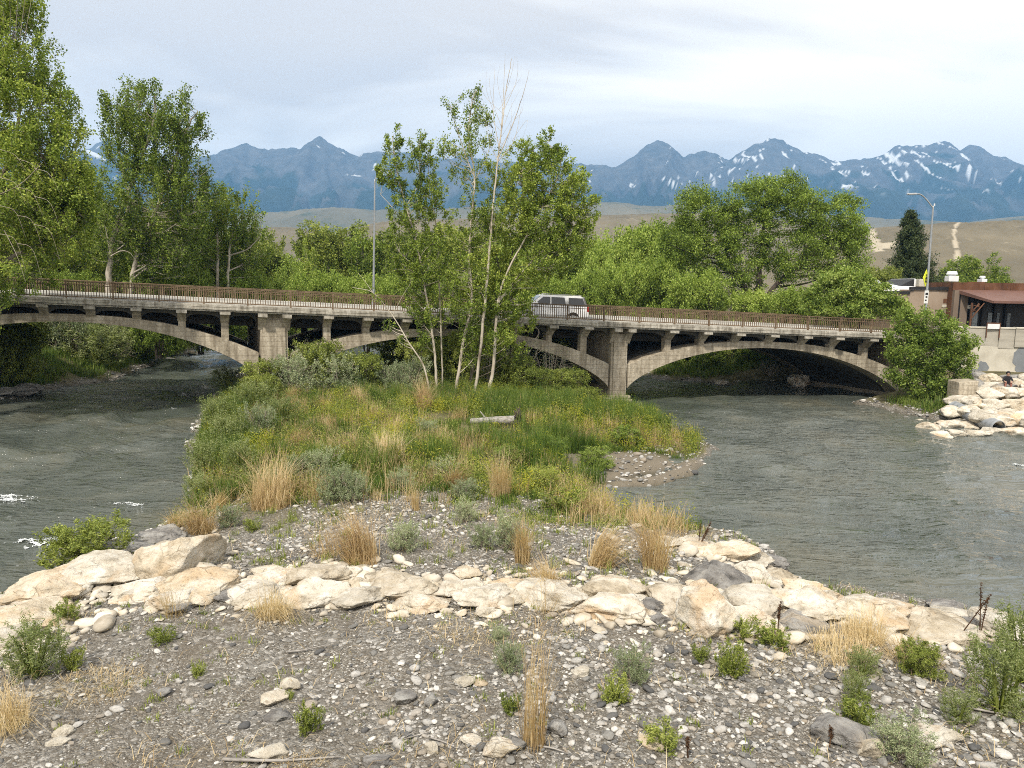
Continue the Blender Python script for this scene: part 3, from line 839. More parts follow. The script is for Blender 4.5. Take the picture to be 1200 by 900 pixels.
for (s, w) in PIERS[:3]:
    for sg in (-1, 1):
        bpart(corbel(s + sg * (w / 2 - 0.22), 0.46, 0.95), 'corbel', M['concrete'])
        e_ = BB(); e_.bbox(s + sg * (w / 2 - 0.22) - 0.26, s + sg * (w / 2 - 0.22) + 0.26, 0.02, 0.12, -0.62, -0.403)
        bpart(e_, 'beam_end', M['concrete_pale'], 0.01)
# edge beam with arched soffits between the columns
for i in range(3):
    stops = [PIERS[i][0] + PIERS[i][1] / 2 - 0.12] + COLS[i] + [PIERS[i + 1][0] - PIERS[i + 1][1] / 2 + 0.12]
    eb = BB()
    for a, b in zip(stops[:-1], stops[1:]):
        lo_, hi_ = a + 0.2, b - 0.2
        S = np.linspace(lo_, hi_, 13); t = np.abs((S - (lo_ + hi_) / 2) / ((hi_ - lo_) / 2))
        eb.strip(S, zdeck(S) - 0.62 - 0.30 * t ** 4, zdeck(S) - 0.403, RD0 + 0.12, RD0 + 0.40)
    bpart(eb, 'edge_beam', M['concrete_shade'])
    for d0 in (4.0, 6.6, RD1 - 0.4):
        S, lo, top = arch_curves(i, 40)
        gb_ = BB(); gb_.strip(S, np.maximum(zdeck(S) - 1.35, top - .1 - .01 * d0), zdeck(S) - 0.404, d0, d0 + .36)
        bpart(gb_, 'girder', M['concrete_shade'])
# railings of rusted steel, painted balusters between posts
def railing(d, lift=0.003):
    rl = empty('railing', (0, 0, 0)); rl.parent = bridge; rl.matrix_parent_inverse = INV
    H = 0.96
    top = BB(); top.bbox(SL, SR, d - 0.045, d + 0.045, H - 0.055, H); bpart(top, 'top_rail', M['rust'], parent=rl)
    mid = BB(); mid.bbox(SL, SR, d - 0.03, d + 0.03, H - 0.24, H - 0.195); bpart(mid, 'middle_rail', M['rust'], parent=rl)
    bot = BB(); bot.bbox(SL, SR, d - 0.03, d + 0.03, 0.07, 0.13); bpart(bot, 'bottom_rail', M['rust'], parent=rl)
    n = 32
    for k in range(n + 1):
        s = SL + 0.3 + (SR - SL - 0.6) * k / n
        p = BB(); p.bbox(s - 0.04, s + 0.04, d - 0.05, d + 0.05, lift, H + 0.01); bpart(p, 'rail_post', M['rust'], parent=rl)
    bal = BB()
    step = (SR - SL - 0.6) / n / 17
    for k in range(n):
        for j in range(1, 17):
            s = SL + 0.3 + (k * 17 + j) * step
            bal.bbox(s - 0.019, s + 0.019, d - 0.015, d + 0.015, 0.131, H - 0.056)
    o = bpart(bal, 'balusters', M['rust'], parent=rl); o['kind'] = 'stuff'
    return rl
railing(0.22); railing(DECKW - 0.22)

# road that leaves the bridge on both banks
def ribbon(name, pts, w, z_off, mat_, kind='structure'):
    P = np.array(pts, float); T = np.gradient(P[:, :2], axis=0); T /= np.linalg.norm(T, axis=1, keepdims=True)
    N = np.stack([-T[:, 1], T[:, 0]], -1)
    L = np.column_stack([P[:, :2] + N * w / 2, P[:, 2] + z_off]); R_ = np.column_stack([P[:, :2] - N * w / 2, P[:, 2] + z_off])
    V = np.vstack([L, R_]); n = len(P)
    F = [[i, n + i, n + i + 1, i + 1] for i in range(n - 1)]
    return tag(link(name, mesh_np(name, V, np.array(F), mat_, True)), kind=kind)
e0 = B(SR + 0.003, DECKW / 2, zdeck(SR) - 0.285)
ribbon('road', [tuple(e0), (*(e0[:2] + BE * 12), 4.55), (*(e0[:2] + BE * 60), 4.55), (*(e0[:2] + BE * 200), 4.6)], 7.4, 0.0, M['asphalt'])
e1 = B(SL - 0.003, DECKW / 2, zdeck(SL) - 0.285)
ribbon('road', [tuple(e1), (*(e1[:2] - BE * 30), e1[2]), (*(e1[:2] - BE * 120), 6.0)], 7.4, 0.0, M['asphalt'])

# pale drain pipe that hangs in a loop under the deck
hp = [at_y(a, b, 47.6) for a, b in [(585, 386), (594, 391), (604, 396), (612, 399), (620, 399.5), (627, 397), (631, 392), (631, 387), (627, 383)]]
hs = MB(); hs.tube(spline(hp, 40), 0.035, 6)
tag(hs.build('drain_hose', M['twig'], smooth_sh=True), 'thin pale hose hanging in a loop below the bridge deck', 'hose')

# ------------------------------------------------------------------ white estate car on the bridge
M['car_white'] = surf('white_car_paint', [(0.58, 0.58, 0.58), (0.66, 0.66, 0.655)], 1.0, 0.25, bump=0, spec=0.5)
M['car_silver'] = surf('silver_trim', [(0.28, 0.28, 0.28), (0.34, 0.34, 0.34)], 1.0, 0.35, bump=0, metal=0.3)
M['glass_dark'] = surf('tinted_glass', [(0.010, 0.012, 0.014), (0.016, 0.018, 0.02)], 1.0, 0.08, bump=0, spec=0.6)
M['glass_light'] = surf('windscreen_glass', [(0.06, 0.08, 0.085), (0.08, 0.10, 0.105)], 1.0, 0.08, bump=0, spec=0.6)
M['lamp_red'] = surf('red_lamp', [(0.30, 0.015, 0.012), (0.36, 0.02, 0.015)], 1.0, 0.2, bump=0)
M['lamp_clear'] = surf('clear_lamp', [(0.55, 0.56, 0.57), (0.66, 0.67, 0.68)], 1.0, 0.15, bump=0, spec=0.6)
def make_car():
    """built along X, front at -X, length 5.2, origin on the road under its middle"""
    car = empty('sport_utility_vehicle')
    L, W = 2.6, 0.98
    prof = [(-2.58, .42), (-2.62, .62), (-2.60, .92), (-2.50, 1.05), (-1.45, 1.16), (-1.30, 1.19), (2.45, 1.19), (2.57, 1.10), (2.60, .62), (2.54, .40)]
    # wheel arches cut into the lower edge
    low = []
    def arc(cx, r):
        return [(cx + r * math.cos(a), 0.36 + r * math.sin(a)) for a in np.linspace(0, math.pi, 9)]
    low = [(2.54, .40)] + [(1.98, .36)] + arc(1.55, .43) + [(-1.15, .36)] + arc(-1.58, .43) + [(-2.05, .36)]
    poly = prof[:-1] + low
    bm = bmesh.new()
    rings = []
    for y, sx in ((-W, 1.0), (-W * 0.0, 1.0), (W, 1.0)):
        rings.append([bm.verts.new((x, y, z)) for x, z in poly])
    for a, b in zip(rings[:-1], rings[1:]):
        n = len(poly)
        for i in range(n):
            bm.faces.new((a[i], a[(i + 1) % n], b[(i + 1) % n], b[i]))
    bm.faces.new(rings[0][::-1]); bm.faces.new(rings[-1])
    # cabin
    base = [(-1.42, 1.185), (2.50, 1.185)]; roof = [(-0.62, 1.88), (-0.40, 1.93), (2.0, 1.95), (2.28, 1.90)]
    def cab(y, ins):
        return [bm.verts.new((x, y * s_, z)) for (x, z, s_) in [(-1.42, 1.185, 1), (2.52, 1.185, 1), (2.30, 1.88, ins), (2.0, 1.945, ins), (-0.40, 1.93, ins), (-0.66, 1.87, ins)]]
    A, Bv = cab(-W + .03, .86), cab(W - .03, .86)
    for i in range(6): bm.faces.new((A[i], Bv[i], Bv[(i + 1) % 6], A[(i + 1) % 6]))
    bm.faces.new(A); bm.faces.new(Bv[::-1])
    bmesh.ops.recalc_face_normals(bm, faces=bm.faces)
    bmesh.ops.bevel(bm, geom=[e for e in bm.edges if e.calc_face_angle(0) > 0.5 and abs(e.verts[0].co.z - e.verts[1].co.z) < 1.2], offset=0.035, segments=2, affect='EDGES', clamp_overlap=True)
    me = bpy.data.meshes.new('body'); bm.to_mesh(me); bm.free(); me.materials.append(M['car_white'])
    me.polygons.foreach_set('use_smooth', [True] * len(me.polygons))
    body = link('body', me, car)
    def side_pt(x, z, off=0.012):
        """on the tumblehome side of the cabin"""
        t = (z - 1.185) / (1.90 - 1.185)
        return (W - .03) * (1 - .14 * t) + off
    for sg in (-1, 1):
        for nm, q in (('side_window', [(-1.12, 1.24), (-0.05, 1.24), (-0.05, 1.80), (-0.52, 1.80)]), ('side_window', [(0.03, 1.24), (1.02, 1.24), (0.92, 1.80), (0.03, 1.80)]), ('side_window', [(1.22, 1.24), (2.34, 1.24), (2.18, 1.80), (1.20, 1.80)])):
            mb = MB()
            c8 = [(x, sg * (side_pt(x, z, -0.03)), z) for x, z in q] + [(x, sg * side_pt(x, z), z) for x, z in q]
            mb.hexa(c8 if sg > 0 else c8)
            mb.build(nm, M['glass_dark'], car)
        mb = MB(); mb.box(-1.12, -0.92, sg * 1.0 - .02 if sg > 0 else -1.2, sg * 1.2 if sg > 0 else -0.98, 1.2, 1.38); mb.build('side_mirror', M['car_white'], car, bevel=0.03)
        mb = MB(); mb.box(-0.3, 2.1, sg * .70 - .02, sg * .70 + .02, 1.985, 2.02); mb.box(-0.25, -0.18, sg * .70 - .02, sg * .70 + .02, 1.93, 1.984); mb.box(1.95, 2.02, sg * .70 - .02, sg * .70 + .02, 1.93, 1.984)
        mb.build('roof_rail', M['car_silver'], car)
        mb = MB(); mb.box(-2.63, -2.45, min(sg * .6, sg * .95), max(sg * .6, sg * .95), .80, 1.0); mb.build('headlight', M['lamp_clear'], car, bevel=0.03)
        mb = MB(); mb.box(2.48, 2.615, min(sg * .82, sg * .985), max(sg * .82, sg * .985), .85, 1.22); mb.build('tail_light', M['lamp_red'], car, bevel=0.02)
        mb = MB(); mb.box(-1.1, 1.08, min(sg * .97, sg * 1.0), max(sg * .97, sg * 1.0), .42, .56); mb.build('sill_moulding', M['car_silver'], car, bevel=0.01)
        for xw in (-1.58, 1.55):
            wh = empty('wheel', (xw, sg * 0.84, 0.38)); wh.parent = car
            a = np.linspace(0, 2 * math.pi, 25)[:-1]
            mb = MB(); R_ = [(.24, -.11), (.34, -.125), (.38, -.09), (.38, .09), (.34, .125), (.24, .11)]
            V = np.array([[r * math.cos(t), y, r * math.sin(t)] for t in a for r, y in R_]); n = len(R_); F = []
            for i in range(24):
                for j in range(n): F.append([i * n + j, ((i + 1) % 24) * n + j, ((i + 1) % 24) * n + (j + 1) % n, i * n + (j + 1) % n])
            mb.add(V, F); mb.build('tyre', M['black'], wh, True)
            mb = MB(); mb.tube([(0, -.08, 0), (0, .08, 0)], .238, 20); mb.tube([(0, .0801 * sg, 0), (0, .10 * sg, 0)], .06, 10)
            for q in range(5):
                an = q * 2 * math.pi / 5
                mb.tube([(0.05 * math.cos(an), .092 * sg, .05 * math.sin(an)), (.22 * math.cos(an), .092 * sg, .22 * math.sin(an))], .03, 5)
            mb.build('rim', M['car_silver'], wh)
    mb = MB(); mb.hexa([(-1.40, -.86, 1.20), (-1.40, .86, 1.20), (-.68, .74, 1.84), (-.68, -.74, 1.84), (-1.43, -.86, 1.22), (-1.43, .86, 1.22), (-.71, .74, 1.86), (-.71, -.74, 1.86)]); mb.build('windscreen', M['glass_light'], car)
    mb = MB(); mb.hexa([(2.50, -.80, 1.26), (2.50, .80, 1.26), (2.30, .70, 1.82), (2.30, -.70, 1.82), (2.53, -.80, 1.27), (2.53, .80, 1.27), (2.33, .70, 1.83), (2.33, -.70, 1.83)]); mb.build('rear_window', M['glass_dark'], car)
    mb = MB(); mb.box(-2.66, -2.58, -.5, .5, .62, .92); mb.build('grille', M['car_silver'], car, bevel=0.02)
    mb = MB(); mb.box(-2.70, -2.52, -.95, .95, .42, .60); mb.build('bumper', M['car_white'], car, bevel=0.04)
    mb = MB(); mb.box(2.54, 2.70, -.95, .95, .42, .62); mb.build('bumper', M['car_white'], car, bevel=0.04)
    return car
car = make_car()
cs = 3.9
car.location = Vector(B(cs, 3.9, float(zdeck(cs)) - 0.283))
car.rotation_euler = (0, math.atan(GRADE), PHI); car.scale = (1.0, 1.0, 0.93)
tag(car, 'white sport utility vehicle driving left across the bridge behind the railing', 'car')

# ------------------------------------------------------------------ street lamps and signs
def street_lamp(base, top_z, lean, arm, label):
    t = empty('street_lamp', tuple(base)); tag(t, label, 'street lamp', 'street lamps along the road')
    h = top_z - base[2]
    mb = MB(); mb.tube([(0, 0, 0), (lean * h, 0, h)], [0.095, 0.055], 12); mb.build('pole', M['galv'], t, True)
    mb = MB(); mb.tube([(0, 0, 0), (0, 0, 0.25)], [0.2, 0.17], 12); mb.tube([(0, 0, 0.251), (0, 0, 0.30)], [0.15, 0.15], 12); mb.build('base', M['galv'], t)
    A = np.array(arm) + np.array([lean * h, 0, h])
    mb = MB(); mb.tube(spline(A, 14), 0.045, 8); mb.build('arm', M['galv'], t, True)
    e = A[-1]; dirn = np.sign(A[-1][0] - A[0][0]) or 1
    mb = MB(); mb.hexa([(e[0] - .05 * dirn, e[1] - .12, e[2] - .06), (e[0] + .62 * dirn, e[1] - .10, e[2] - .06), (e[0] + .62 * dirn, e[1] + .10, e[2] - .06), (e[0] - .05 * dirn, e[1] + .12, e[2] - .06),
                        (e[0] - .05 * dirn, e[1] - .07, e[2] + .06), (e[0] + .58 * dirn, e[1] - .05, e[2] + .03), (e[0] + .58 * dirn, e[1] + .05, e[2] + .03), (e[0] - .05 * dirn, e[1] + .07, e[2] + .06)])
    mb.build('lamp_head', M['galv'], t, bevel=0.02)
    mb = MB(); mb.box(min(e[0] + .1 * dirn, e[0] + .5 * dirn), max(e[0] + .1 * dirn, e[0] + .5 * dirn), e[1] - .08, e[1] + .08, e[2] - .10, e[2] - .062); mb.build('lens', M['lamp_clear'], t, bevel=0.02)
    mb = MB(); mb.tube([(lean * h, 0, h), (lean * h, 0, h + 0.10)], [0.05, 0.05], 8); mb.tube([(lean * h + 0.08, 0, h + 0.10), (lean * h + 0.08, 0, h + 0.26)], [0.05, 0.045], 8); mb.build('photocell', M['lamp_clear'], t)
    return t
LY = 54.0
lb = at_y(1084, 372, LY); lt = at_y(1093.5, 243, LY)
lampz = lt[2]
lean = (lt[0] - lb[0]) / (lt[2] - lb[2])
gb = 4.45
bx = lb[0] - lean * (lb[2] - gb)
hd = at_y(1073, 227, LY) - lt
street_lamp((bx, LY, gb), lampz, lean, [(0, 0, -0.05), (hd[0] * .35, 0, hd[2] * .52), (hd[0] * .7, 0, hd[2] * .93), (hd[0], 0, hd[2])], 'grey street lamp with a bent arm above the tan building')
LY2 = 57.5
l2b = at_y(437.5, 345, LY2); l2t = at_y(439, 212, LY2)
lean2 = (l2t[0] - l2b[0]) / (l2t[2] - l2b[2])
sd = (LY2 - BO[1]) / BD[1]
z2 = float(zdeck(-9)) - 0.02
street_lamp((l2b[0], LY2, z2), l2t[2], lean2, [(0, 0, -0.05), (0.12, -0.05, 0.35), (0.2, -0.2, 0.55), (0.15, -0.6, 0.7)], 'grey street lamp behind the bridge railing left of the aspens')
# signs on the right lamp
M['sign_yellow'] = surf('fluorescent_sign', [(0.72, 0.78, 0.02), (0.80, 0.85, 0.03)], 2, 0.5, bump=0)
M['sign_white'] = surf('white_sign', [(0.74, 0.74, 0.72), (0.80, 0.80, 0.78)], 2, 0.5, bump=0)
def lamp_pt(px_y):  # point on the pole at this photo row
    a = at_y(1085, px_y, LY)
    return np.array([bx + lean * (a[2] - gb), LY, a[2]])
c = lamp_pt(326)
ysz = 0.60
t = empty('crossing_sign', tuple(c + np.array([-0.22, -0.14, 0]))); t.rotation_euler = (0, 0, RAD(44))
tag(t, 'yellow green diamond warning sign turned almost edge on, on the right lamp pole', 'sign')
mb = MB(); mb.hexa([(0, -.012, -ysz), (ysz, -.012, 0), (0, -.012, ysz), (-ysz, -.012, 0), (0, .012, -ysz), (ysz, .012, 0), (0, .012, ysz), (-ysz, .012, 0)]); mb.build('sign_plate', M['sign_yellow'], t, bevel=0.008)
mb = MB(); mb.tube([(0, -.016, .20), (0, -.022, .20)], .08, 10); mb.tube([(0, -.018, .10), (-.03, -.018, -.08)], .05, 6); mb.tube([(-.03, -.018, -.08), (-.14, -.018, -.30)], .035, 6); mb.tube([(-.03, -.018, -.08), (.10, -.018, -.30)], .035, 6); mb.tube([(0, -.018, .07), (.14, -.018, -.04)], .025, 6); mb.tube([(0, -.018, .07), (-.14, -.018, -.05)], .025, 6)
mb.build('walker_symbol', M['black'], t)
c = lamp_pt(348)
t = empty('white_sign', tuple(c + np.array([-0.10, -0.16, 0]))); t.rotation_euler = (0, 0, RAD(34))
tag(t, 'small white sign plate with dark marks below the yellow diamond sign', 'sign')
mb = MB(); mb.box(-.26, .26, -.01, .01, -.45, .45); mb.build('sign_plate', M['sign_white'], t, bevel=0.005)
mb = MB(); mb.box(-.17, .17, -.014, -.0105, .14, .30); mb.box(-.12, .12, -.014, -.0105, -.06, .06); mb.box(-.17, .05, -.014, -.0105, -.28, -.18); mb.build('sign_marks', M['black'], t)
# ------------------------------------------------------------------ buildings and walls on the right bank
M['stucco'] = surf('tan_stucco', [(0.25, 0.19, 0.145), (0.30, 0.235, 0.18), (0.34, 0.27, 0.21)], 0.5, 0.95, bump=0.2, bscale=30)
M['stucco_dark'] = surf('brown_stucco', [(0.17, 0.13, 0.10), (0.20, 0.155, 0.12)], 0.8, 0.95, bump=0.2, bscale=30)
M['roof_white'] = surf('white_roof_membrane', [(0.66, 0.67, 0.68), (0.76, 0.77, 0.78)], 0.7, 0.7, bump=0)
M['roof_edge'] = surf('black_parapet_cap', [(0.016, 0.016, 0.018), (0.026, 0.026, 0.028)], 1.5, 0.6, bump=0)
M['rust_panel'] = surf('rusty_corrugated_steel', [(0.06, 0.028, 0.016), (0.115, 0.052, 0.028), (0.17, 0.085, 0.048)], 1.4, 0.85, (1, 1, 0.4))
M['awning_red'] = surf('brown_red_metal_roof', [(0.125, 0.066, 0.052), (0.165, 0.09, 0.07)], 0.7, 0.6, bump=0.05)
M['curtain'] = surf('pale_curtain', [(0.30, 0.33, 0.34), (0.42, 0.45, 0.46)], 3, 0.9, (4, 4, 0.3), 0)
M['porch_shade'] = surf('shaded_shop_front', [(0.012, 0.011, 0.011), (0.028, 0.025, 0.024)], 1.0, 0.4, bump=0)  # near black: the shadow under the awning is put into the colour
M['white_metal'] = surf('white_painted_metal', [(0.62, 0.64, 0.66), (0.74, 0.76, 0.77)], 2.0, 0.45, bump=0)
M['wall_cream'] = surf('cream_block_wall', [(0.36, 0.33, 0.28), (0.50, 0.47, 0.40), (0.60, 0.57, 0.50)], 0.9, 0.95, (1, 1, 0.8), 0.3, 20, rpos=[0.28, 0.48, 0.7])
M['wall_grey'] = surf('board_marked_concrete', [(0.27, 0.25, 0.215), (0.38, 0.355, 0.305), (0.44, 0.415, 0.36)], 0.8, 0.95, (0.5, 0.5, 3.5), 0.35, 10)
M['grey_paint'] = surf('slate_grey_paint_patch', [(0.17, 0.185, 0.205), (0.22, 0.235, 0.25)], 2.0, 0.9, bump=0.1)
M['graffiti_blue'] = surf('faded_blue_graffiti', [(0.05, 0.07, 0.10), (0.09, 0.12, 0.15)], 3.0, 0.9, bump=0)

def frame(px, Y, yaw):
    """local frame: origin at photo column px at depth Y on z=0, x axis along the facade"""
    p = at_y(px, 360, Y)
    return (p[0], Y, 0.0), yaw
def up(py, Y, px=1130):  # height of a photo row at depth Y
    return at_y(px, py, Y)[2]

# tan stucco building with stepped black parapet
YB = 66.0
o0, yaw = frame(1050, YB, RAD(-3))
G0 = 4.4
zt = up(341, YB, 1090) 
bld = empty('stucco_building', (o0[0], o0[1], G0), yaw); tag(bld, 'tan stucco flat roofed building with a black parapet cap and white roof', 'building')
def lx(px, Y=YB): return (at_y(px, 340, Y)[0] - o0[0])
h1 = up(344.5, YB, 1060) - G0; h2 = up(340, YB, 1100) - G0
x_a, x_b, x_c, x_d = lx(1046), lx(1066), lx(1112), lx(1137)
mb = MB(); mb.box(x_a, x_b, 0, 12, 0, h1); mb.box(x_b + .003, x_c, 0, 12, 0, h2); mb.build('wall', M['stucco'], bld)
mb = MB(); mb.box(x_c + .003, x_d - .05, -.06, 11.9, 0, h2 - .02); mb.build('wall', M['stucco_dark'], bld)
mb = MB(); mb.box(x_a - .05, x_b, -.12, .2, h1 + .003, h1 + .24); mb.box(x_b + .003, lx(1099), -.12, .2, h2 + .003, h2 + .24); mb.box(lx(1099) + .003, x_d - .05, -.14, .2, h2 + .003, h2 + .30); mb.box(x_b + .003, x_b + .3, -.12, .2, h1 + .3, h2)
mb.build('parapet_cap', M['roof_edge'], bld)
mb = MB()
mb.hexa([(x_a - 2.2, 2.0, h1 + .2), (lx(1098), 2.0, h1 + .25), (lx(1098), 9, h1 + .45), (x_a - 1.0, 9, h1 + .45), (x_a - 2.2, 2.0, h1 + .5), (lx(1098), 2.0, h1 + .5), (lx(1098), 9, h1 + 1.0), (x_a - 1.0, 9, h1 + 1.0)])
mb.build('roof', M['roof_white'], bld)
# raised gable box behind: dark slope, white slope, chimney block
mb = MB(); mb.hexa([(lx(1098), 5, h2), (lx(1101), 5, h2), (lx(1101), 10, h2), (lx(1098), 10, h2), (lx(1084), 5, h2 + 0.35), (lx(1101), 5, h2 + 1.0), (lx(1101), 10, h2 + 1.0), (lx(1084), 10, h2 + 0.35)])
mb.build('roof_slope', M['roof_edge'], bld)
mb = MB(); mb.hexa([(lx(1101.2), 5, h2 + .3), (lx(1125), 5, h2 + .3), (lx(1125), 10, h2 + .3), (lx(1101.2), 10, h2 + .3), (lx(1101.2), 5, h2 + 1.05), (lx(1125), 5, h2 + .36), (lx(1125), 10, h2 + .36), (lx(1101.2), 10, h2 + 1.05)])
mb.build('roof_slope', M['roof_white'], bld)
mb = MB(); mb.box(lx(1103), lx(1112), 4.3, 4.95, h2 + .31, h2 + 1.0); mb.build('chimney', M['wall_cream'], bld, bevel=.02)
mb = MB(); mb.tube([(lx(1051), 4.5, h1 + .5), (lx(1051), 4.5, h1 + 1.0)], .3, 12); mb.tube([(lx(1051), 4.5, h1 + 1.001), (lx(1051), 4.5, h1 + 1.2)], [.42, .2], 12); mb.build('roof_vent', M['white_metal'], bld)
mb = MB(); mb.box(lx(1105), lx(1109), -.03, -.003, up(355, YB, 1107) - G0, up(350, YB, 1107) - G0); mb.build('wall_vent', M['rust_panel'], bld)
mb = MB(); mb.box(lx(1107) - .2, lx(1107) + .2, -.03, -.003, up(360, YB, 1107) - G0, up(357, YB, 1107) - G0); mb.build('wall_plate', M['wall_cream'], bld)
mb = MB(); mb.tube(spline([(lx(1115), -.07, up(361, YB) - G0), (lx(1116), -.3, up(359.5, YB) - G0), (lx(1117), -.4, up(361, YB) - G0)], 8), .03, 6); mb.tube([(lx(1117), -.4, up(361, YB) - G0), (lx(1117), -.4, up(363, YB) - G0)], [.07, .13], 10); mb.build('wall_lamp', M['roof_edge'], bld)

# rusty steel fronted building with a metal awning
YR_ = 62.0
rx0 = at_y(1136, 360, YR_)[0]
rb = empty('rusty_building', (rx0, YR_, 4.45), RAD(-4)); tag(rb, 'rust coloured steel clad building with a brown awning over a dark porch', 'building')
def rz(py): return up(py, YR_, 1170) - 4.45
def rx(px): return at_y(px, 345, YR_)[0] - rx0
W2 = 16.0
mb = MB(); mb.box(0, W2, 3.0, 12, 0, rz(331)); mb.build('wall', M['rust_panel'], rb)
mb = MB()
xp = 0.0; k = 0
random.seed(4)
while xp < W2:
    wv = random.uniform(1.0, 1.6); mb.box(xp, min(W2, xp + wv) - .012, 2.90 + 0.02 * (k % 2), 2.98, rz(341), rz(331) + random.choice([0, .06, .02])); xp += wv; k += 1
mb.build('parapet_panels', M['rust_panel'], rb)
za, zb_ = rz(340), rz(353)
mb = MB(); mb.hexa([(.35, 2.85, za - .08), (W2, 2.85, za - .08), (W2, -.4, zb_ - .06), (1.6, -.4, zb_ - .06), (.35, 2.85, za), (W2, 2.85, za), (W2, -.4, zb_ + .02), (1.6, -.4, zb_ + .02)]); mb.build('awning', M['awning_red'], rb)
mb = MB(); mb.box(1.55, W2, -.46, -.403, zb_ - .16, zb_ + .03); mb.hexa([(1.52, -.46, zb_ - .16), (1.60, -.46, zb_ - .16), (.40, 2.85, za - .3), (.30, 2.85, za - .3), (1.52, -.46, zb_ + .03), (1.60, -.46, zb_ + .03), (.40, 2.85, za), (.30, 2.85, za)]); mb.build('awning_fascia', M['awning_red'], rb)
mb = MB(); mb.box(1.2, W2 - .1, 2.80, 2.88, 0, za - .12); mb.build('shop_front', M['porch_shade'], rb)
mb = MB(); mb.box(.02, 1.17, 2.6, 2.98, 0, za - .05); mb.build('corner_pier', M['stucco_dark'], rb)
for (a, b) in ((1149, 1153.5), (1162, 1168.5), (1180.5, 1185.5), (1191, 1194), (1203, 1207)):
    mb = MB()
    n = 7; xs = np.linspace(rx(a), rx(b), n); ys = 2.72 + .03 * np.cos(np.arange(n) * math.pi)
    V = np.concatenate([np.column_stack([xs, ys, np.full(n, .2)]), np.column_stack([xs, ys, np.full(n, rz(367.5))]), np.column_stack([xs, ys + .02, np.full(n, .2)]), np.column_stack([xs, ys + .02, np.full(n, rz(367.5))])])
    F = []
    for i in range(n - 1): F += [[i, i + 1, n + i + 1, n + i], [2 * n + i + 1, 2 * n + i, 3 * n + i, 3 * n + i + 1]]
    mb.add(V, F); mb.build('curtain', M['curtain'], rb)
for px in (1144.5, 1158, 1173, 1187, 1200):
    mb = MB(); mb.box(rx(px) - .07, rx(px) + .07, 2.60, 2.70, 0, za - .3); mb.build('window_post', M['roof_edge'], rb)
# wrought bracket in the corner under the awning
mb = MB(); xb = rx(1140); zc = rz(366)
mb.tube([(xb, 0.0, 0), (xb, 0.0, zb_ - .165)], .08, 8)
mb.tube([(xb, 0, zc - .6), (xb + .95, 0, zb_ - .18)], .05, 6); mb.tube([(xb + .1, 0, zc), (xb + .55, 0, zb_ - .18)], .035, 6); mb.tube([(xb + .08, 0, zb_ - .75), (xb + .6, 0, zb_ - .3)], .03, 6); mb.tube([(xb + .08, 0, zc + .2), (xb + .35, 0, zc + .05)], .03, 6); mb.tube([(xb + .08, 0, zc + .55), (xb + .6, 0, zc + .4)], .03, 6)
mb.build('awning_bracket', M['rust_panel'], rb)
mb = MB(); mb.tube([(rx(1157) + 6.5, -.2, 0), (rx(1157) + 6.5, -.2, zb_ - .1)], .07, 8); mb.build('awning_post', M['rust_panel'], rb)
mb = MB(); mb.box(rx(1154), rx(1160.5), 2.55, 2.59, rz(363), rz(358.5)); mb.build('hanging_sign', M['wall_cream'], rb)
mb = MB(); mb.box(rx(1154) + .1, rx(1160.5) - .1, 2.538, 2.548, rz(361.2), rz(360.3)); mb.build('sign_marks', M['roof_edge'], rb)
for px, s_ in ((1152, 1.0), (1189.5, .55)):
    mb = MB(); xc = rx(px); zr0 = rz(331) + .08
    mb.box(xc - .42 * s_, xc + .42 * s_, 5, 5.8, zr0, zr0 + .5 * s_); mb.tube([(xc, 5.4, zr0 + .5 * s_ + .001), (xc, 5.4, zr0 + .5 * s_ + .12)], .3 * s_, 12); mb.tube([(xc, 5.4, zr0 + .5 * s_ + .121), (xc, 5.4, zr0 + .5 * s_ + .3 * s_ + .1)], [.46 * s_, .36 * s_], 14)
    mb.build('rooftop_fan', M['white_metal'], rb, bevel=.03)
# menu board on the promenade behind the flood wall
mbp = at_y(1164, 385, 53.5)
t = empty('menu_board', (mbp[0], 53.5, 4.45), RAD(-6)); tag(t, 'small white board in a red brown frame standing behind the flood wall', 'board')
bz0, bz1 = up(385.5, 53.5, 1164) - 4.45, up(378.5, 53.5, 1164) - 4.45
mb = MB(); mb.box(-.40, .40, -.02, .02, bz0, bz1 - .06); mb.build('board_panel', M['white_metal'], t)
mb = MB(); mb.box(-.46, .46, -.03, .03, bz1 - .057, bz1 + .02); mb.box(-.46, -.403, -.03, .03, 0, bz1 - .06); mb.box(.403, .46, -.03, .03, 0, bz1 - .06); mb.build('board_frame', M['rust_panel'], t)

# flood wall: cream lower wall and board marked parapet in separate pours
wa, wb = np.array(WALL_A), np.array(WALL_B)
wlen = np.linalg.norm(wb - wa); wyaw = math.atan2(*(wb - wa)[::-1])
fw = empty('flood_wall', (wa[0], wa[1], 0), wyaw); tag(fw, 'cream concrete flood wall with a board marked parapet and grey paint patches', 'wall')
def wl_x(px):
    """distance along the wall where the sight line of a photo column crosses it"""
    d = ray(px, 420); dd = (wb - wa) / wlen
    A_ = np.array([[d[0], -dd[0]], [d[1], -dd[1]]]); tt = np.linalg.solve(A_, wa); return float(tt[1]), float(tt[0])
def wl_z(px, py):
    s_, tt = wl_x(px); d = ray(px, py); t2 = tt * (ray(px, 420)[1] / d[1]); return EYE[2] + d[2] * t2
ztop, zmid = wl_z(1160, 385), wl_z(1160, 406)
cuts = [0.0, wl_x(1097)[0], wl_x(1168)[0], wl_x(1186.5)[0], wl_x(1250)[0], wlen]
mb = MB(); mb.box(0, wlen, 0, .6, .8, zmid); mb.build('lower_wall', M['wall_cream'], fw, bevel=.02)
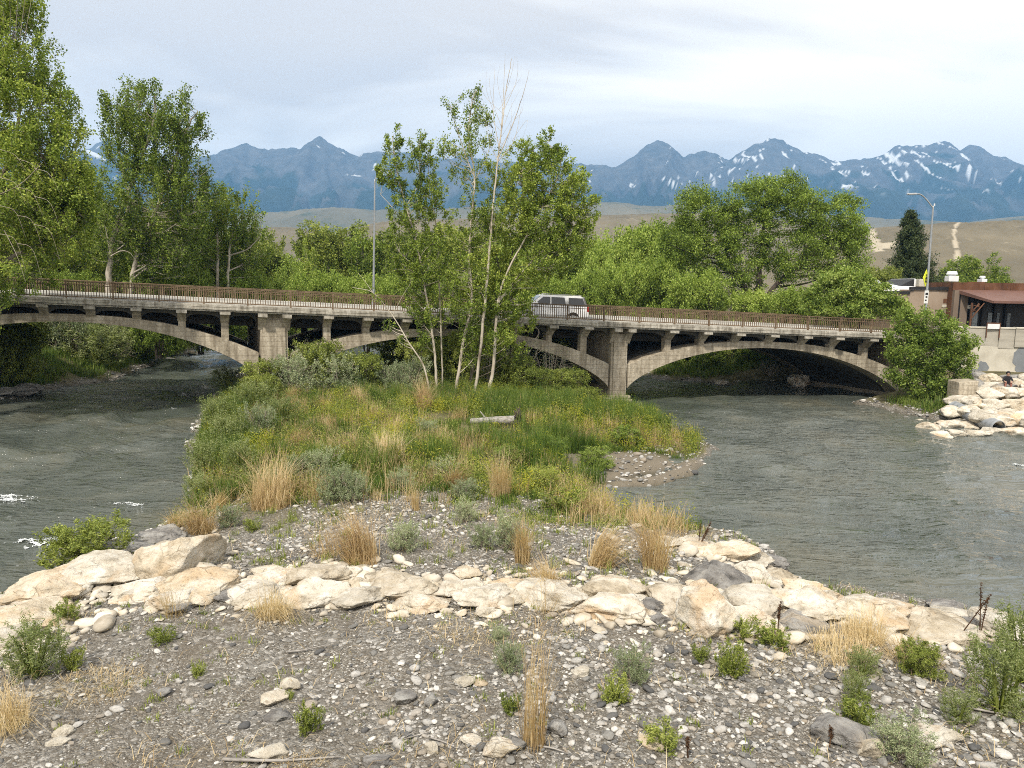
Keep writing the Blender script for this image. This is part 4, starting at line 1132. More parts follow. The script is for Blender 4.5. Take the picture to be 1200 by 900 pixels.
for i, (a, b) in enumerate(zip(cuts[:-1], cuts[1:])):
    mb = MB(); off = [.0, .02, -.03, -.12, -.12][i]
    mb.box(a + .006, b - .006, off, .45, zmid + .003 - (.25 if i == 2 else 0), ztop + [0, 0, 0, .03, .03][i]) if i != 2 else mb.box(a + .006, b - .006, off, -.003, zmid - .12, ztop)
    if i == 2: mb.box(a + .006, b - .006, .0, .45, zmid + .003, ztop)
    mb.build('parapet', M['wall_grey'], fw, bevel=.015)
    mb = MB(); mb.box(a + .004, b - .004, off - .04, .49, ztop + .003 + [0, 0, 0, .03, .03][i], ztop + .10 + [0, 0, 0, .03, .03][i]); mb.build('coping', M['wall_cream'], fw, bevel=.01)
# painted out graffiti: flat irregular patches lying on the wall face
def blob_patch(cx, cz, rx_, rz_, seed, y=-.004, n=40):
    a = np.linspace(0, 2 * math.pi, n + 1)[:-1]
    r = 1 + .28 * fbm(np.cos(a) * 1.6 + seed, np.sin(a) * 1.6, 0, 4, seed)
    V = np.column_stack([cx + rx_ * r * np.cos(a), np.full(n, y), cz + rz_ * r * np.sin(a)])
    V = np.vstack([V, [[cx, y, cz]]])
    return V, np.array([[i, (i + 1) % n, n] for i in range(n)])
mb = MB(); yy = -.004
for i, (px, py, r1_, r2_) in enumerate([(1150, 443, 10, 12), (1153, 431, 6, 7), (1140, 452, 9, 6), (1196, 418, 8, 10), (1199, 430, 7, 12), (1201, 412, 6, 8)]):
    s_, tt = wl_x(px); k_ = tt / FPX
    V, F = blob_patch(s_, wl_z(px, py), r1_ * k_, r2_ * k_, 3 + i, yy); yy -= .003; mb.add(V, F)
mb.build('paint_patch', M['grey_paint'], fw)
# cracked concrete block at the foot of the wall
cbp = hit(1128, 472)
t = MB(); 
zc0, zc1 = cbp[2] - .3, at_y(1128, 445, cbp[1])[2]
kx = cbp[1] / FPX
t.hexa([(-11 * kx, -.5, 0), (8 * kx, -.5, 0), (11 * kx, .8, 0), (-11 * kx, .8, 0), (-12 * kx, -.5, zc1 - zc0 - .1), (11 * kx, -.5, zc1 - zc0), (13 * kx, .8, zc1 - zc0), (-11 * kx, .8, zc1 - zc0 - .1)])
o = t.build('concrete_block', M['concrete'], loc=(cbp[0], cbp[1], zc0), bevel=.03); tag(o, 'grey concrete block standing between the riverside bush and the riprap', 'block')
# faded graffiti tag on the abutment: abstract loops
gm = BB()
def on_abut(u, v):  # u along the depth, v height
    return B(29.6 - .012, 1.0 + u, v)
gr = []
for (u0, v0, ru, rv, a0, a1) in [(1.2, 1.6, .8, .5, 0, 5.2), (2.6, 1.5, .6, .6, 1, 7), (4.0, 1.7, .7, .5, 2, 6.5), (5.3, 1.5, .6, .55, 0, 5), (6.7, 1.65, .7, .5, .5, 6)]:
    a = np.linspace(a0, a1, 24)
    P_ = on_abut(u0 + ru * np.cos(a), v0 + rv * np.sin(a)); gm.tube(P_, .07, 4)
o = bpart(gm, 'graffiti', M['graffiti_blue'])
# ------------------------------------------------------------------ foliage builders
def unit(v): return v / (np.linalg.norm(v, axis=-1, keepdims=True) + 1e-9)

def leaf_quads(P, size, rng, asp=0.55, up_bias=0.3, dirs=None):
    """small folded diamond leaves at P"""
    n = len(P)
    a = rng.normal(size=(n, 3)); a[:, 2] += up_bias
    if dirs is not None: a = a * 0.7 + dirs
    a = unit(a)
    b = unit(np.cross(a, rng.normal(size=(n, 3))))
    nn = np.cross(a, b)
    L = (size * rng.uniform(0.65, 1.35, n))[:, None]
    V = np.stack([P - a * L * 0.5, P + b * L * asp * 0.5 + nn * L * 0.06, P + a * L * 0.5, P - b * L * asp * 0.5 + nn * L * 0.06], 1).reshape(-1, 3)
    F = np.arange(4 * n).reshape(-1, 4)
    return V, F

def grow(rng, trunks, blobs, tips=160, leaves=90, leaf=0.14, sigma=0.28, limbs=3, twig=0.018, limb_r=0.05, lift=0.25, shell=0.35, asp=0.6, bare=(), start=0.3, shoot=0.0):
    """trunks: [(points, r0, r1)], blobs: [(centre, radii, weight)] in local metres -> wood MB, leaf V, F"""
    wood = MB()
    TP, TR = [], []
    for (pts, r0, r1) in trunks:
        n = max(10, int(6 * len(pts)))
        c = spline(pts, n)
        c[1:-1] += rng.normal(size=(n - 2, 3)) * r0 * 0.12
        r = r0 + (r1 - r0) * np.linspace(0, 1, n) ** 0.8
        r[0] *= 1.25
        wood.tube(c, r, 8)
        cc = spline(pts, 40); TP.append(cc); TR.append(np.interp(np.linspace(0, 1, 40), np.linspace(0, 1, n), r))
    TP = np.vstack(TP); TR = np.concatenate(TR)
    tot = sum(b[2] for b in blobs)
    LP = []
    LD = []
    nodes = [TP]; nr = [TR]
    for (c, r, w) in blobs:
        c = np.array(c, float); r = np.array(r, float)
        npts = [TP]; npr = [TR]
        for _ in range(limbs):
            d = unit(rng.normal(size=3)); e = c + d * r * rng.uniform(0.2, 0.65)
            dist = np.linalg.norm(TP - e, axis=1) + 2.0 * np.clip(TP[:, 2] - (e[2] - lift * np.hypot(TP[:, 0] - e[0], TP[:, 1] - e[1]) - 0.15 * r[2]), 0, 99)
            k = int(np.argmin(dist)); s = TP[k]
            L = np.linalg.norm(e - s)
            m1 = s + (e - s) * 0.5 + np.array([0, 0, -0.05 * L]) + rng.normal(size=3) * 0.06 * L
            cv = spline([s, m1, e], 9)
            r0 = min(TR[k] * 0.7, limb_r * (0.6 + 0.12 * L))
            rr = np.linspace(r0, twig * 1.1, 9)
            wood.tube(cv, rr, 5, cap=False)
            npts.append(cv[3:]); npr.append(rr[3:])
        NP = np.vstack(npts); 
        nt_ = max(3, int(round(tips * w / tot)))
        for _ in range(nt_):
            d = unit(rng.normal(size=3)); q = rng.uniform(shell, 1.0) ** 0.6
            e = c + d * r * q
            dist = np.linalg.norm(NP - e, axis=1) + 1.2 * np.clip(NP[:, 2] - e[2] + 0.1, 0, 99)
            s = NP[int(np.argmin(dist))]
            L = np.linalg.norm(e - s)
            m1 = s + (e - s) * 0.5 + rng.normal(size=3) * 0.08 * L + np.array([0, 0, 0.04 * L])
            if shoot:
                e2 = e + np.array([rng.normal(0, .18), rng.normal(0, .18), 1.0]) * shoot * rng.uniform(.5, 1.2) + .25 * shoot * unit(np.array([*(e - c)[:2], 0]))
                cv = spline([s, e, e2], 6)
            else: cv = spline([s, m1, e], 6)
            wood.tube(cv, np.linspace(twig, twig * 0.35, 6), 3, cap=False)
            nl = int(leaves * rng.uniform(0.5, 1.5))
            t = np.clip(start + (1 - start) * rng.uniform(0, 1, nl) ** 0.7, 0, 1) * 5
            i = np.minimum(t.astype(int), 4); f = (t - i)[:, None]
            P = cv[i] * (1 - f) + cv[i + 1] * f
            LP.append(P + rng.normal(size=(nl, 3)) * sigma * rng.uniform(0.5, 1.2) * np.array([1, 1, 0.85]))
    for (pts, r0) in bare:                                   # leafless twigs
        pts = np.array(pts, float)
        cv = spline(pts, 8); wood.tube(cv, np.linspace(r0, r0 * .3, 8), 4, cap=False)
    P = np.vstack(LP)
    V, F = leaf_quads(P, leaf, rng, asp)
    return wood, V, F

def plant(name, label, cat, group, loc, wood, V, F, bark, leafm, parts=('trunk', 'crown'), rz=0.0):
    t = empty(name, tuple(loc), rz); tag(t, label, cat, group)
    wood.build(parts[0], bark, t, True)
    link(parts[1], mesh_np(parts[1], V, F, leafm), t)
    return t

def pblob(px, py, rx, ry, Y, base, w=None, depth=None, Yb=None):
    c = at_y(px, py, Y) - base
    k = Y / FPX * 1.0
    return (c, (rx * k, (depth if depth is not None else rx * k), ry * k), w if w is not None else rx * ry / 1000.0)
def ppts(L, Y, base):
    out = []
    for p in L:
        y = Y if len(p) == 2 else Y + p[2]
        out.append(at_y(p[0], p[1], y) - base)
    return out
def gpt(px, Y):
    """ground point under a photo column at depth Y"""
    x = at_y(px, 400, Y)[0]
    return np.array([x, Y, float(ground_z(x, Y))])

# ------------------------------------------------------------------ big cottonwoods of the left bank
rng = np.random.default_rng(11)
YT = 38.5
b = gpt(-75, YT)
W_, V_, F_ = grow(rng, [(ppts([(-75, 470), (-70, 380), (-60, 250), (-35, 120), (-15, 40)], YT, b) , .45, .08), (ppts([(-68, 330), (-30, 250), (10, 190), (30, 90)], YT, b), .22, .05), (ppts([(-66, 360), (-20, 320), (30, 290), (70, 240)], YT, b), .16, .04)],
    [pblob(10, 60, 45, 70, YT, b), pblob(30, 140, 52, 60, YT, b), pblob(62, 200, 42, 65, YT, b), pblob(20, 230, 70, 70, YT, b, depth=3), pblob(70, 262, 32, 55, YT, b), pblob(15, 310, 42, 55, YT, b, depth=2.6), pblob(-40, 100, 60, 90, YT, b, 2.0), pblob(-60, 250, 80, 90, YT, b, 2.4), pblob(-30, 350, 50, 50, YT, b, 1.0), pblob(10, 5, 28, 35, YT, b, .8), pblob(95, 235, 18, 40, YT, b, 1.2)],
    tips=1150, leaves=120, leaf=.125, sigma=.15, shoot=.75, limbs=4, limb_r=.07, twig=.016, lift=.3,
    bare=[(ppts([(5, 270), (20, 300), (30, 330)], YT - 2.2, b), .02), (ppts([(-5, 230), (25, 215), (50, 190)], YT - 2.2, b), .03)] + [(ppts([(20 * i % 60, 175 + 11 * i), (20 * i % 60 + 18, 182 + 11 * i), (20 * i % 60 + 30, 200 + 13 * i)], YT - 2.8, b), .012) for i in range(11)] + [(ppts([(5 + 6 * i, 60 - 4 * i), (4 + 8 * i, 20 - 4 * i), (2 + 9 * i, 2 - 3 * i)], YT - 1, b), .014) for i in range(5)])
plant('cottonwood_tree', 'huge cottonwood overhanging the left end of the bridge railing, grey twigs hanging in its crown', 'tree', None, b, W_, V_, F_, M['twig'], M['leaf_cotton'])

rng = np.random.default_rng(12)
YT = 60.0; b = gpt(128, YT)
W_, V_, F_ = grow(rng, [(ppts([(127, 372), (129, 300), (140, 250), (160, 200), (178, 150), (182, 112)], YT, b), .26, .05), (ppts([(150, 372), (160, 300), (190, 230), (215, 160), (232, 130)], YT, b), .22, .04), (ppts([(133, 280), (150, 240), (140, 180), (136, 140)], YT, b), .12, .03)],
    [pblob(168, 140, 26, 38, YT, b), pblob(150, 175, 26, 50, YT, b), pblob(215, 150, 26, 34, YT, b, .9), pblob(190, 180, 38, 50, YT, b), pblob(175, 240, 58, 55, YT, b), pblob(225, 235, 30, 50, YT, b), pblob(150, 285, 42, 45, YT + 1.6, b), pblob(205, 290, 50, 45, YT + 1.4, b), pblob(136, 140, 12, 25, YT, b, .35)],
    tips=760, leaves=100, leaf=.165, sigma=.19, shoot=1.1, limbs=4, limb_r=.08, twig=.018, lift=.5,
    bare=[(ppts([(228, 165), (240, 160), (246, 150)], YT, b), .02), (ppts([(130, 300), (142, 294), (152, 296), (158, 304)], YT - 1, b), .05), (ppts([(128, 290), (122, 262), (112, 246)], YT - 1, b), .04)])
plant('cottonwood_tree', 'tall flame shaped cottonwood with a pale trunk behind the railing, second tree from the left', 'tree', None, b, W_, V_, F_, M['bark_white'], M['leaf_cotton'])

rng = np.random.default_rng(13)
YT = 66.0; b = gpt(262, YT)
W_, V_, F_ = grow(rng, [(ppts([(254, 368), (255, 300), (254, 262), (252, 235)], YT, b), .17, .04), (ppts([(266, 368), (268, 310), (272, 275), (285, 250)], YT, b), .15, .04), (ppts([(267, 300), (290, 292), (306, 276)], YT, b), .08, .03)],
    [pblob(250, 250, 24, 28, YT, b), pblob(280, 262, 26, 30, YT, b), pblob(292, 295, 24, 35, YT + 2, b), pblob(240, 300, 30, 38, YT + 1.4, b), pblob(265, 300, 25, 38, YT + 1.6, b, .6)],
    tips=330, leaves=85, leaf=.17, sigma=.2, shoot=1.0, limbs=3, limb_r=.06, twig=.018)
plant('cottonwood_tree', 'smaller cottonwood with twin white trunks behind the railing, right of the flame shaped cottonwood', 'tree', None, b, W_, V_, F_, M['bark_white'], M['leaf_cotton'])

# ------------------------------------------------------------------ the aspen like clump on the island
YC = 43.0
CL = 'young cottonwoods in the clump on the island'
def clump(label, seed, trunks, blobs, tips, leaves=70, leaf=.115, sigma=.105, bark='bark_white', bare=(), dY=0.0, limbs=3, shell=.3, twig=.011):
    rng = np.random.default_rng(seed)
    Y = YC + dY
    p0 = trunks[0][0][0]
    b = np.array([at_y(p0[0], p0[1], Y)[0], Y, 0]); b[2] = float(ground_z(b[0], b[1])) - .05
    tr = []
    for (L, r0, r1) in trunks:
        P = ppts(L, Y, b)
        if L[0] == p0: P[0] = np.zeros(3)
        tr.append((P, r0, r1))
    W_, V_, F_ = grow(rng, tr, [pblob(*q[:4], Y, b, depth=q[4] if len(q) > 4 else None) for q in blobs], tips, leaves, leaf, sigma, limbs, twig, .035, .5, shell, shoot=.38, bare=[(ppts(L, Y, b), r) for L, r in bare])
    return plant('cottonwood_tree', label, 'tree', CL, b, W_, V_, F_, M[bark], M['leaf_cotton'])
clump('slender pale trunk of the island clump leaning far left, crown left of all the others', 21, [([(512, 474), (509, 410), (499, 345), (487, 280), (475, 240), (464, 195), (460, 160)], .085, .02), ([(487, 282), (462, 246), (446, 228)], .03, .012), ([(476, 242), (490, 215), (492, 180)], .03, .012)],
      [(460, 170, 12, 20), (462, 205, 18, 25), (490, 190, 13, 38), (480, 245, 26, 28), (500, 235, 16, 35), (470, 290, 22, 40), (500, 310, 20, 50), (448, 200, 10, 18), (490, 345, 20, 34), (500, 390, 14, 26), (478, 320, 16, 22)], 380, 62)
clump('thin upright white stem of the island clump, between the left leaning and tall middle ones', 22, [([(518, 474), (518, 420), (515, 340), (513, 283), (507, 240), (502, 200), (500, 172)], .06, .015)],
      [(503, 185, 9, 22), (508, 230, 14, 28), (515, 280, 16, 40), (520, 335, 20, 40), (505, 365, 18, 22)], 130, 60, dY=.7)
clump('tall white barked tree in the middle of the island clump with an open leafy top', 23, [([(533, 474), (543, 400), (553, 355), (550, 300), (554, 240), (556, 205), (549, 160), (553, 120), (558, 106)], .10, .018), ([(555, 205), (545, 180), (532, 140), (527, 122)], .035, .012), ([(554, 215), (570, 185), (578, 150)], .03, .012)],
      [(557, 113, 9, 11), (530, 122, 10, 12), (550, 145, 24, 18), (562, 135, 12, 16), (535, 172, 26, 14), (562, 178, 26, 18), (520, 178, 12, 8), (545, 210, 22, 18), (550, 265, 24, 40), (540, 330, 22, 45), (550, 375, 24, 28), (545, 345, 26, 34), (555, 410, 18, 22)], 280, 46, sigma=.14, shell=.4)
clump('grey trunk of the island clump carrying the dense dark crown in its centre', 24, [([(548, 472), (560, 405), (583, 353), (603, 290), (615, 250), (622, 210), (625, 175)], .10, .02), ([(590, 330), (575, 270), (580, 220)], .05, .015)],
      [(605, 200, 22, 35), (622, 180, 18, 22), (580, 235, 22, 40), (600, 260, 34, 45), (570, 300, 35, 50), (620, 300, 35, 45), (590, 355, 30, 35), (560, 355, 24, 36), (610, 380, 20, 22), (575, 340, 34, 40), (570, 400, 22, 22), (600, 410, 18, 16)], 560, 72, dY=1.2, bark='bark_grey')
clump('right hand trunk of the island clump, broad dense crown reaching over the white car', 25, [([(572, 474), (579, 420), (583, 360), (592, 325), (620, 270), (650, 215), (660, 180)], .115, .02), ([(584, 355), (602, 330), (633, 297), (665, 272), (690, 250)], .06, .012), ([(583, 353), (600, 335), (622, 318), (655, 283)], .045, .012)],
      [(642, 175, 12, 25), (650, 210, 28, 38), (672, 235, 22, 40), (640, 260, 36, 40), (670, 285, 24, 36), (690, 255, 12, 25), (635, 310, 30, 28), (615, 225, 20, 40), (598, 350, 24, 26), (585, 395, 18, 18)], 600, 72)
clump('leafless tall tree of the island clump, bare pale twigs highest of all', 26, [([(556, 473), (566, 380), (573, 300), (577, 250), (583, 190), (588, 150), (593, 105), (600, 68)], .095, .012), ([(584, 185), (603, 140), (616, 100), (620, 82)], .035, .006), ([(587, 160), (590, 110), (592, 62)], .03, .006), ([(585, 175), (578, 130), (580, 80)], .025, .006), ([(583, 190), (602, 165), (611, 125)], .025, .006), ([(590, 130), (605, 95), (607, 70)], .015, .005)],
      [(575, 270, 16, 40), (565, 340, 16, 30)], 36, 45, dY=-.5,
      bare=[([(588, 150), (576, 115), (573, 88)], .014), ([(593, 108), (600, 84), (603, 66)], .012), ([(603, 140), (612, 130), (613, 112)], .01), ([(578, 130), (570, 105), (570, 84)], .01), ([(600, 165), (618, 140), (612, 165)], .01), ([(583, 190), (570, 150), (562, 118)], .012), ([(585, 175), (598, 150), (600, 112)], .012), ([(590, 128), (583, 96), (586, 76)], .009)] + [([(585 + 3 * (i % 4), 200 - 9 * i), (585 + (-1) ** i * (8 + i), 185 - 10 * i), (586 + (-1) ** i * (14 + 1.5 * i), 160 - 9 * i)], .010) for i in range(9)])
clump('bare pale sapling leaning left away from the foot of the island clump', 27, [([(505, 472), (497, 430), (480, 403), (460, 370), (437, 343), (413, 337)], .06, .012), ([(437, 343), (428, 330), (420, 320)], .018, .006), ([(460, 370), (470, 350), (482, 330)], .018, .006)],
      [(455, 385, 9, 8), (470, 400, 8, 8), (440, 350, 8, 6)], 16, 26, dY=-.8)

# ------------------------------------------------------------------ willows, shrubs and conifer of the right bank
rng = np.random.default_rng(31)
YT = 72.0; b = gpt(880, YT)
W_, V_, F_ = grow(rng, [(ppts([(880, 385), (878, 350), (862, 320), (830, 285), (806, 260)], YT, b), .38, .07), (ppts([(884, 385), (888, 345), (892, 300), (895, 255), (900, 220)], YT, b), .38, .06), (ppts([(888, 370), (905, 340), (935, 310), (975, 280), (990, 268)], YT, b), .30, .06), (ppts([(862, 320), (850, 290), (852, 250)], YT, b), .16, .04), (ppts([(935, 310), (950, 280), (948, 248)], YT, b), .16, .04)],
    [pblob(818, 245, 34, 34, YT, b), pblob(800, 285, 32, 36, YT, b), pblob(840, 285, 34, 36, YT, b, .9), pblob(890, 232, 42, 28, YT, b), pblob(920, 222, 26, 22, YT, b), pblob(875, 270, 40, 40, YT, b), pblob(940, 248, 44, 30, YT, b), pblob(985, 258, 34, 36, YT, b), pblob(930, 300, 46, 36, YT, b), pblob(985, 305, 32, 36, YT, b), pblob(850, 325, 50, 30, YT, b), pblob(1000, 280, 22, 24, YT, b, .6)],
    tips=1200, leaves=95, leaf=.17, sigma=.30, limbs=4, limb_r=.09, twig=.02, lift=.2, shell=.25)
plant('willow_tree', 'broad yellow green willow with dark forking limbs behind the right arch', 'tree', None, b, W_, V_, F_, M['bark_dark'], M['leaf_willow'])
rng = np.random.default_rng(32)
YT = 61.0; b = gpt(1005, YT)
W_, V_, F_ = grow(rng, [(ppts([(1000, 395), (990, 360), (980, 330)], YT, b), .12, .03), (ppts([(1004, 395), (1015, 360), (1030, 335)], YT, b), .12, .03)],
    [pblob(985, 335, 32, 24, YT, b), pblob(960, 350, 24, 22, YT, b), pblob(1015, 345, 32, 22, YT, b), pblob(1045, 360, 26, 18, YT, b), pblob(990, 365, 45, 16, YT, b)],
    tips=330, leaves=110, leaf=.18, sigma=.22, limbs=3)
plant('maple_shrub', 'bright green rounded shrub tree standing above the right end of the bridge railing', 'tree', None, b, W_, V_, F_, M['bark_dark'], M['leaf_bright'])
rng = np.random.default_rng(33)
YT = 48.8; b = gpt(1088, YT)
b[2] = min(b[2], at_y(1088, 482, YT)[2])
W_, V_, F_ = grow(rng, [(ppts([(1090, 482), (1094, 450), (1088, 420), (1080, 390)], YT, b), .07, .02), (ppts([(1086, 482), (1072, 450), (1060, 420)], YT, b), .06, .02), (ppts([(1092, 482), (1105, 450), (1115, 425)], YT, b), .06, .02), (ppts([(1091, 470), (1097, 430), (1105, 400)], YT, b), .05, .02)],
    [pblob(1085, 385, 30, 22, YT, b), pblob(1062, 405, 26, 24, YT, b), pblob(1115, 405, 26, 28, YT, b), pblob(1090, 415, 34, 28, YT, b), pblob(1056, 440, 18, 20, YT, b), pblob(1110, 445, 26, 22, YT, b), pblob(1066, 380, 18, 14, YT, b), pblob(1128, 425, 14, 18, YT, b), pblob(1085, 450, 26, 20, YT, b, .5)],
    tips=430, leaves=85, leaf=.14, sigma=.17, shoot=.3, limbs=4, twig=.012, limb_r=.03)
plant('riverside_bush', 'large bright green bush growing at the right foot of the bridge', 'bush', None, b, W_, V_, F_, M['bark_grey'], M['leaf_bright'], ('stems', 'foliage'))
# conifer
rng = np.random.default_rng(34)
YT = 92.0; b = gpt(1066, YT)
k = YT / FPX
top = at_y(1067, 247, YT) - b
tr = [([np.zeros(3), top * .5, top], .22, .02)]
wood = MB(); c_ = spline(tr[0][0], 14); wood.tube(c_, np.linspace(.22, .02, 14), 7)
LP = []
for i in range(900):
    u = rng.uniform(0, 1) ** 0.75
    zc = top[2] * (1 - u); zc = max(zc, 1.2)
    rad = (4 + 62 * (1 - zc / top[2]) ** 0.9) * k * rng.uniform(.35, 1.0) * (0.8 + .3 * vnoise(zc * 1.3, i * .01, 0, 4))
    a = rng.uniform(0, 2 * math.pi)
    xo = top * zc / top[2]; s = np.array([xo[0], xo[1], zc - rad * .15]); e = np.array([xo[0] + rad * math.cos(a), xo[1] + rad * math.sin(a), zc + rad * .10 - .1])
    wood.tube(np.array([s, (s + e) / 2 - [0, 0, .05], e]), [.03, .02, .01], 3, cap=False)
    n = 70; t = rng.uniform(.3, 1, n)[:, None]
    LP.append(s * (1 - t) + e * t + rng.normal(size=(n, 3)) * .17 * np.array([1, 1, 1.1]))
V_, F_ = leaf_quads(np.vstack(LP), .26, rng, .35, .6)
plant('conifer_tree', 'dark pyramid shaped conifer behind the tan building', 'tree', None, b, wood, V_, F_, M['bark_dark'], M['leaf_conifer'])

# ------------------------------------------------------------------ generic plants that are copied
def generic(name, seed, h, w, leafm, bark, tips, leaves, leaf, sigma, stems=4, low=0.15, parts=('trunk', 'crown'), asp=.6, shell=.3, shoot=0.0):
    """unit plant about h tall and w wide, built once"""
    rng = np.random.default_rng(seed)
    trunks = []; blobs = []
    for i in range(stems):
        a = 2 * math.pi * i / stems + rng.uniform(-.5, .5); sp = rng.uniform(.1, .32) * w
        trunks.append(([(0.04 * w * math.cos(a), .04 * w * math.sin(a), 0), (.5 * sp * math.cos(a), .5 * sp * math.sin(a), h * .35), (sp * math.cos(a), sp * math.sin(a), h * rng.uniform(.65, .9))], h * .014 + .01, .012))
        z = h * rng.uniform(.5, .8); blobs.append(((sp * math.cos(a) * 1.1, sp * math.sin(a) * 1.1, z), (w * .27, w * .27, (h - z) * 0.95), 1.0))
        z = h * rng.uniform(low + .12, .42); blobs.append(((w * .27 * math.cos(a + .6), w * .27 * math.sin(a + .6), z), (w * .24, w * .24, z * .9), .9))
    blobs.append(((0, 0, h * .62), (w * .26, w * .26, h * .36), 1.0))
    W_, V_, F_ = grow(rng, trunks, blobs, tips, leaves, leaf, sigma, 2, h * .0018 + .004, .05, .3, shell, asp, shoot=shoot)
    return plant(name, None, None, None, (0, 0, -500), W_, V_, F_, bark, leafm, parts)
PR = {}
PR['cot'] = generic('cottonwood_tree', 41, 9.0, 6.5, M['leaf_cotton'], M['bark_white'], 420, 85, .20, .2, 3, shoot=.9)
PR['cot2'] = generic('cottonwood_tree', 42, 11.0, 6.0, M['leaf_mid'], M['bark_grey'], 420, 85, .21, .22, 3, shoot=1.0)
PR['wil'] = generic('willow_tree', 43, 7.0, 7.0, M['leaf_willow'], M['bark_dark'], 420, 95, .18, .26, 5, .05, shoot=.5)
PR['bush'] = generic('willow_bush', 44, 3.0, 3.6, M['leaf_mid'], M['bark_grey'], 230, 75, .105, .11, 6, .0, ('stems', 'foliage'), shoot=.35)
PR['bushb'] = generic('willow_bush', 45, 3.0, 3.6, M['leaf_bright'], M['bark_grey'], 220, 75, .105, .11, 6, .0, ('stems', 'foliage'), shoot=.35)
PR['sage'] = generic('sage_bush', 46, 1.3, 1.6, M['leaf_sage'], M['twig'], 200, 50, .055, .045, 8, .0, ('stems', 'foliage'), .35, shoot=.22)
PR['seed'] = generic('willow_seedling', 49, 1.6, 1.3, M['leaf_pale'], M['leaf_mid'], 95, 55, .075, .05, 10, .0, ('stems', 'foliage'), .3, shoot=.5)
PR['thick'] = generic('bare_thicket', 47, 2.6, 3.4, M['leaf_sage'], M['twig'], 200, 8, .07, .14, 9, .0, ('stems', 'foliage'), .35)
PR['forb'] = generic('leafy_forb', 48, .5, .6, M['leaf_mid'], M['leaf_mid'], 70, 26, .05, .022, 6, .0, ('stems', 'foliage'), .32, shoot=.10)
used_first = {}
def put(kind, x, y, h, w, label, cat, group, rng, z=None):
    p = PR[kind]
    base = {'cot': (9, 6.5), 'cot2': (11, 6), 'wil': (7, 7), 'bush': (3, 3.6), 'bushb': (3, 3.6), 'sage': (1.3, 1.6), 'thick': (2.6, 3.4), 'seed': (2.0, 1.3), 'forb': (.5, .6)}[kind]
    o = p if kind not in used_first else copy_tree(p)
    used_first[kind] = 1
    o.location = (x, y, float(ground_z(x, y)) - .03 if z is None else z)
    o.rotation_euler = (0, 0, rng.uniform(0, 6.28))
    o.scale = (w / base[1], w / base[1], h / base[0])
    tag(o, label, cat, group)
    return o
rng = np.random.default_rng(5)
# the belt of trees beyond the bridge: (kind, photo column, crown top row, depth, width in photo pixels)
belt = [('cot2', 20, 225, 70, 95), ('cot', 62, 232, 64, 85), ('cot2', 100, 250, 72, 80), ('cot', 150, 262, 74, 80), ('cot2', 215, 240, 76, 80), ('cot', 245, 272, 70, 70), ('cot2', 292, 272, 82, 70),
        ('wil', 330, 300, 84, 66), ('cot', 366, 288, 88, 60), ('cot2', 397, 263, 92, 85), ('cot', 432, 276, 90, 70), ('cot2', 468, 272, 92, 80), ('cot', 510, 276, 90, 80), ('cot2', 556, 268, 94, 90), ('wil', 600, 286, 84, 90), ('cot', 640, 276, 88, 80), ('wil', 676, 280, 84, 72),
        ('wil', 708, 284, 80, 70), ('wil', 742, 268, 84, 80), ('wil', 775, 258, 86, 80), ('wil', 725, 306, 70, 66), ('wil', 768, 300, 72, 66), ('wil', 690, 318, 68, 60), ('wil', 812, 318, 66, 70),
        ('wil', 235, 312, 66, 62), ('wil', 40, 314, 60, 70), ('wil', 90, 318, 62, 60), ('wil', 185, 318, 62, 66), ('wil', 290, 318, 68, 60), ('wil', 345, 322, 70, 60), ('wil', 385, 318, 72, 60), ('wil', 430, 322, 70, 60), ('wil', 475, 318, 70, 66), ('wil', 535, 320, 70, 66), ('wil', 588, 322, 68, 60), ('wil', 640, 322, 68, 60),
        ('wil', 930, 336, 66, 60), ('wil', 880, 340, 66, 70), ('cot', 1128, 300, 112, 62), ('cot', 1152, 318, 118, 46), ('cot2', 1045, 318, 98, 60), ('cot', 1100, 322, 104, 50), ('cot2', 1018, 312, 90, 50)]
WHERE = {}
for i, (kd, px, ty, Y, wpx) in enumerate(belt):
    g_ = gpt(px, Y); zt_ = at_y(px, ty, Y)[2]
    z0 = max(g_[2], 1.2); 
    w = wpx * Y / FPX
    kindw = {'cot': 'dark green cottonwood', 'cot2': 'mid green cottonwood', 'wil': 'yellow green willow'}[kd]
    spot = 'above the left span railing' if px < 320 else 'above the middle span railing' if px < 725 else 'above the right span railing' if px < 1040 else 'behind the tan building'
    WHERE.setdefault((kindw, spot), []).append((px, ty, put(kd, g_[0], g_[1], zt_ - z0, w, None, 'tree', 'trees lining the river beyond the bridge', rng, z0 - .1)))
for (kindw, spot), L in WHERE.items():
    L.sort(key=lambda q: (q[0]))
    for i, (px, ty, o) in enumerate(L):
        if len(L) == 1: o['label'] = f'the only {kindw} {spot}'
        else: o['label'] = f'{ORD[i]} of {len(L)} {kindw}s {spot} from the left'
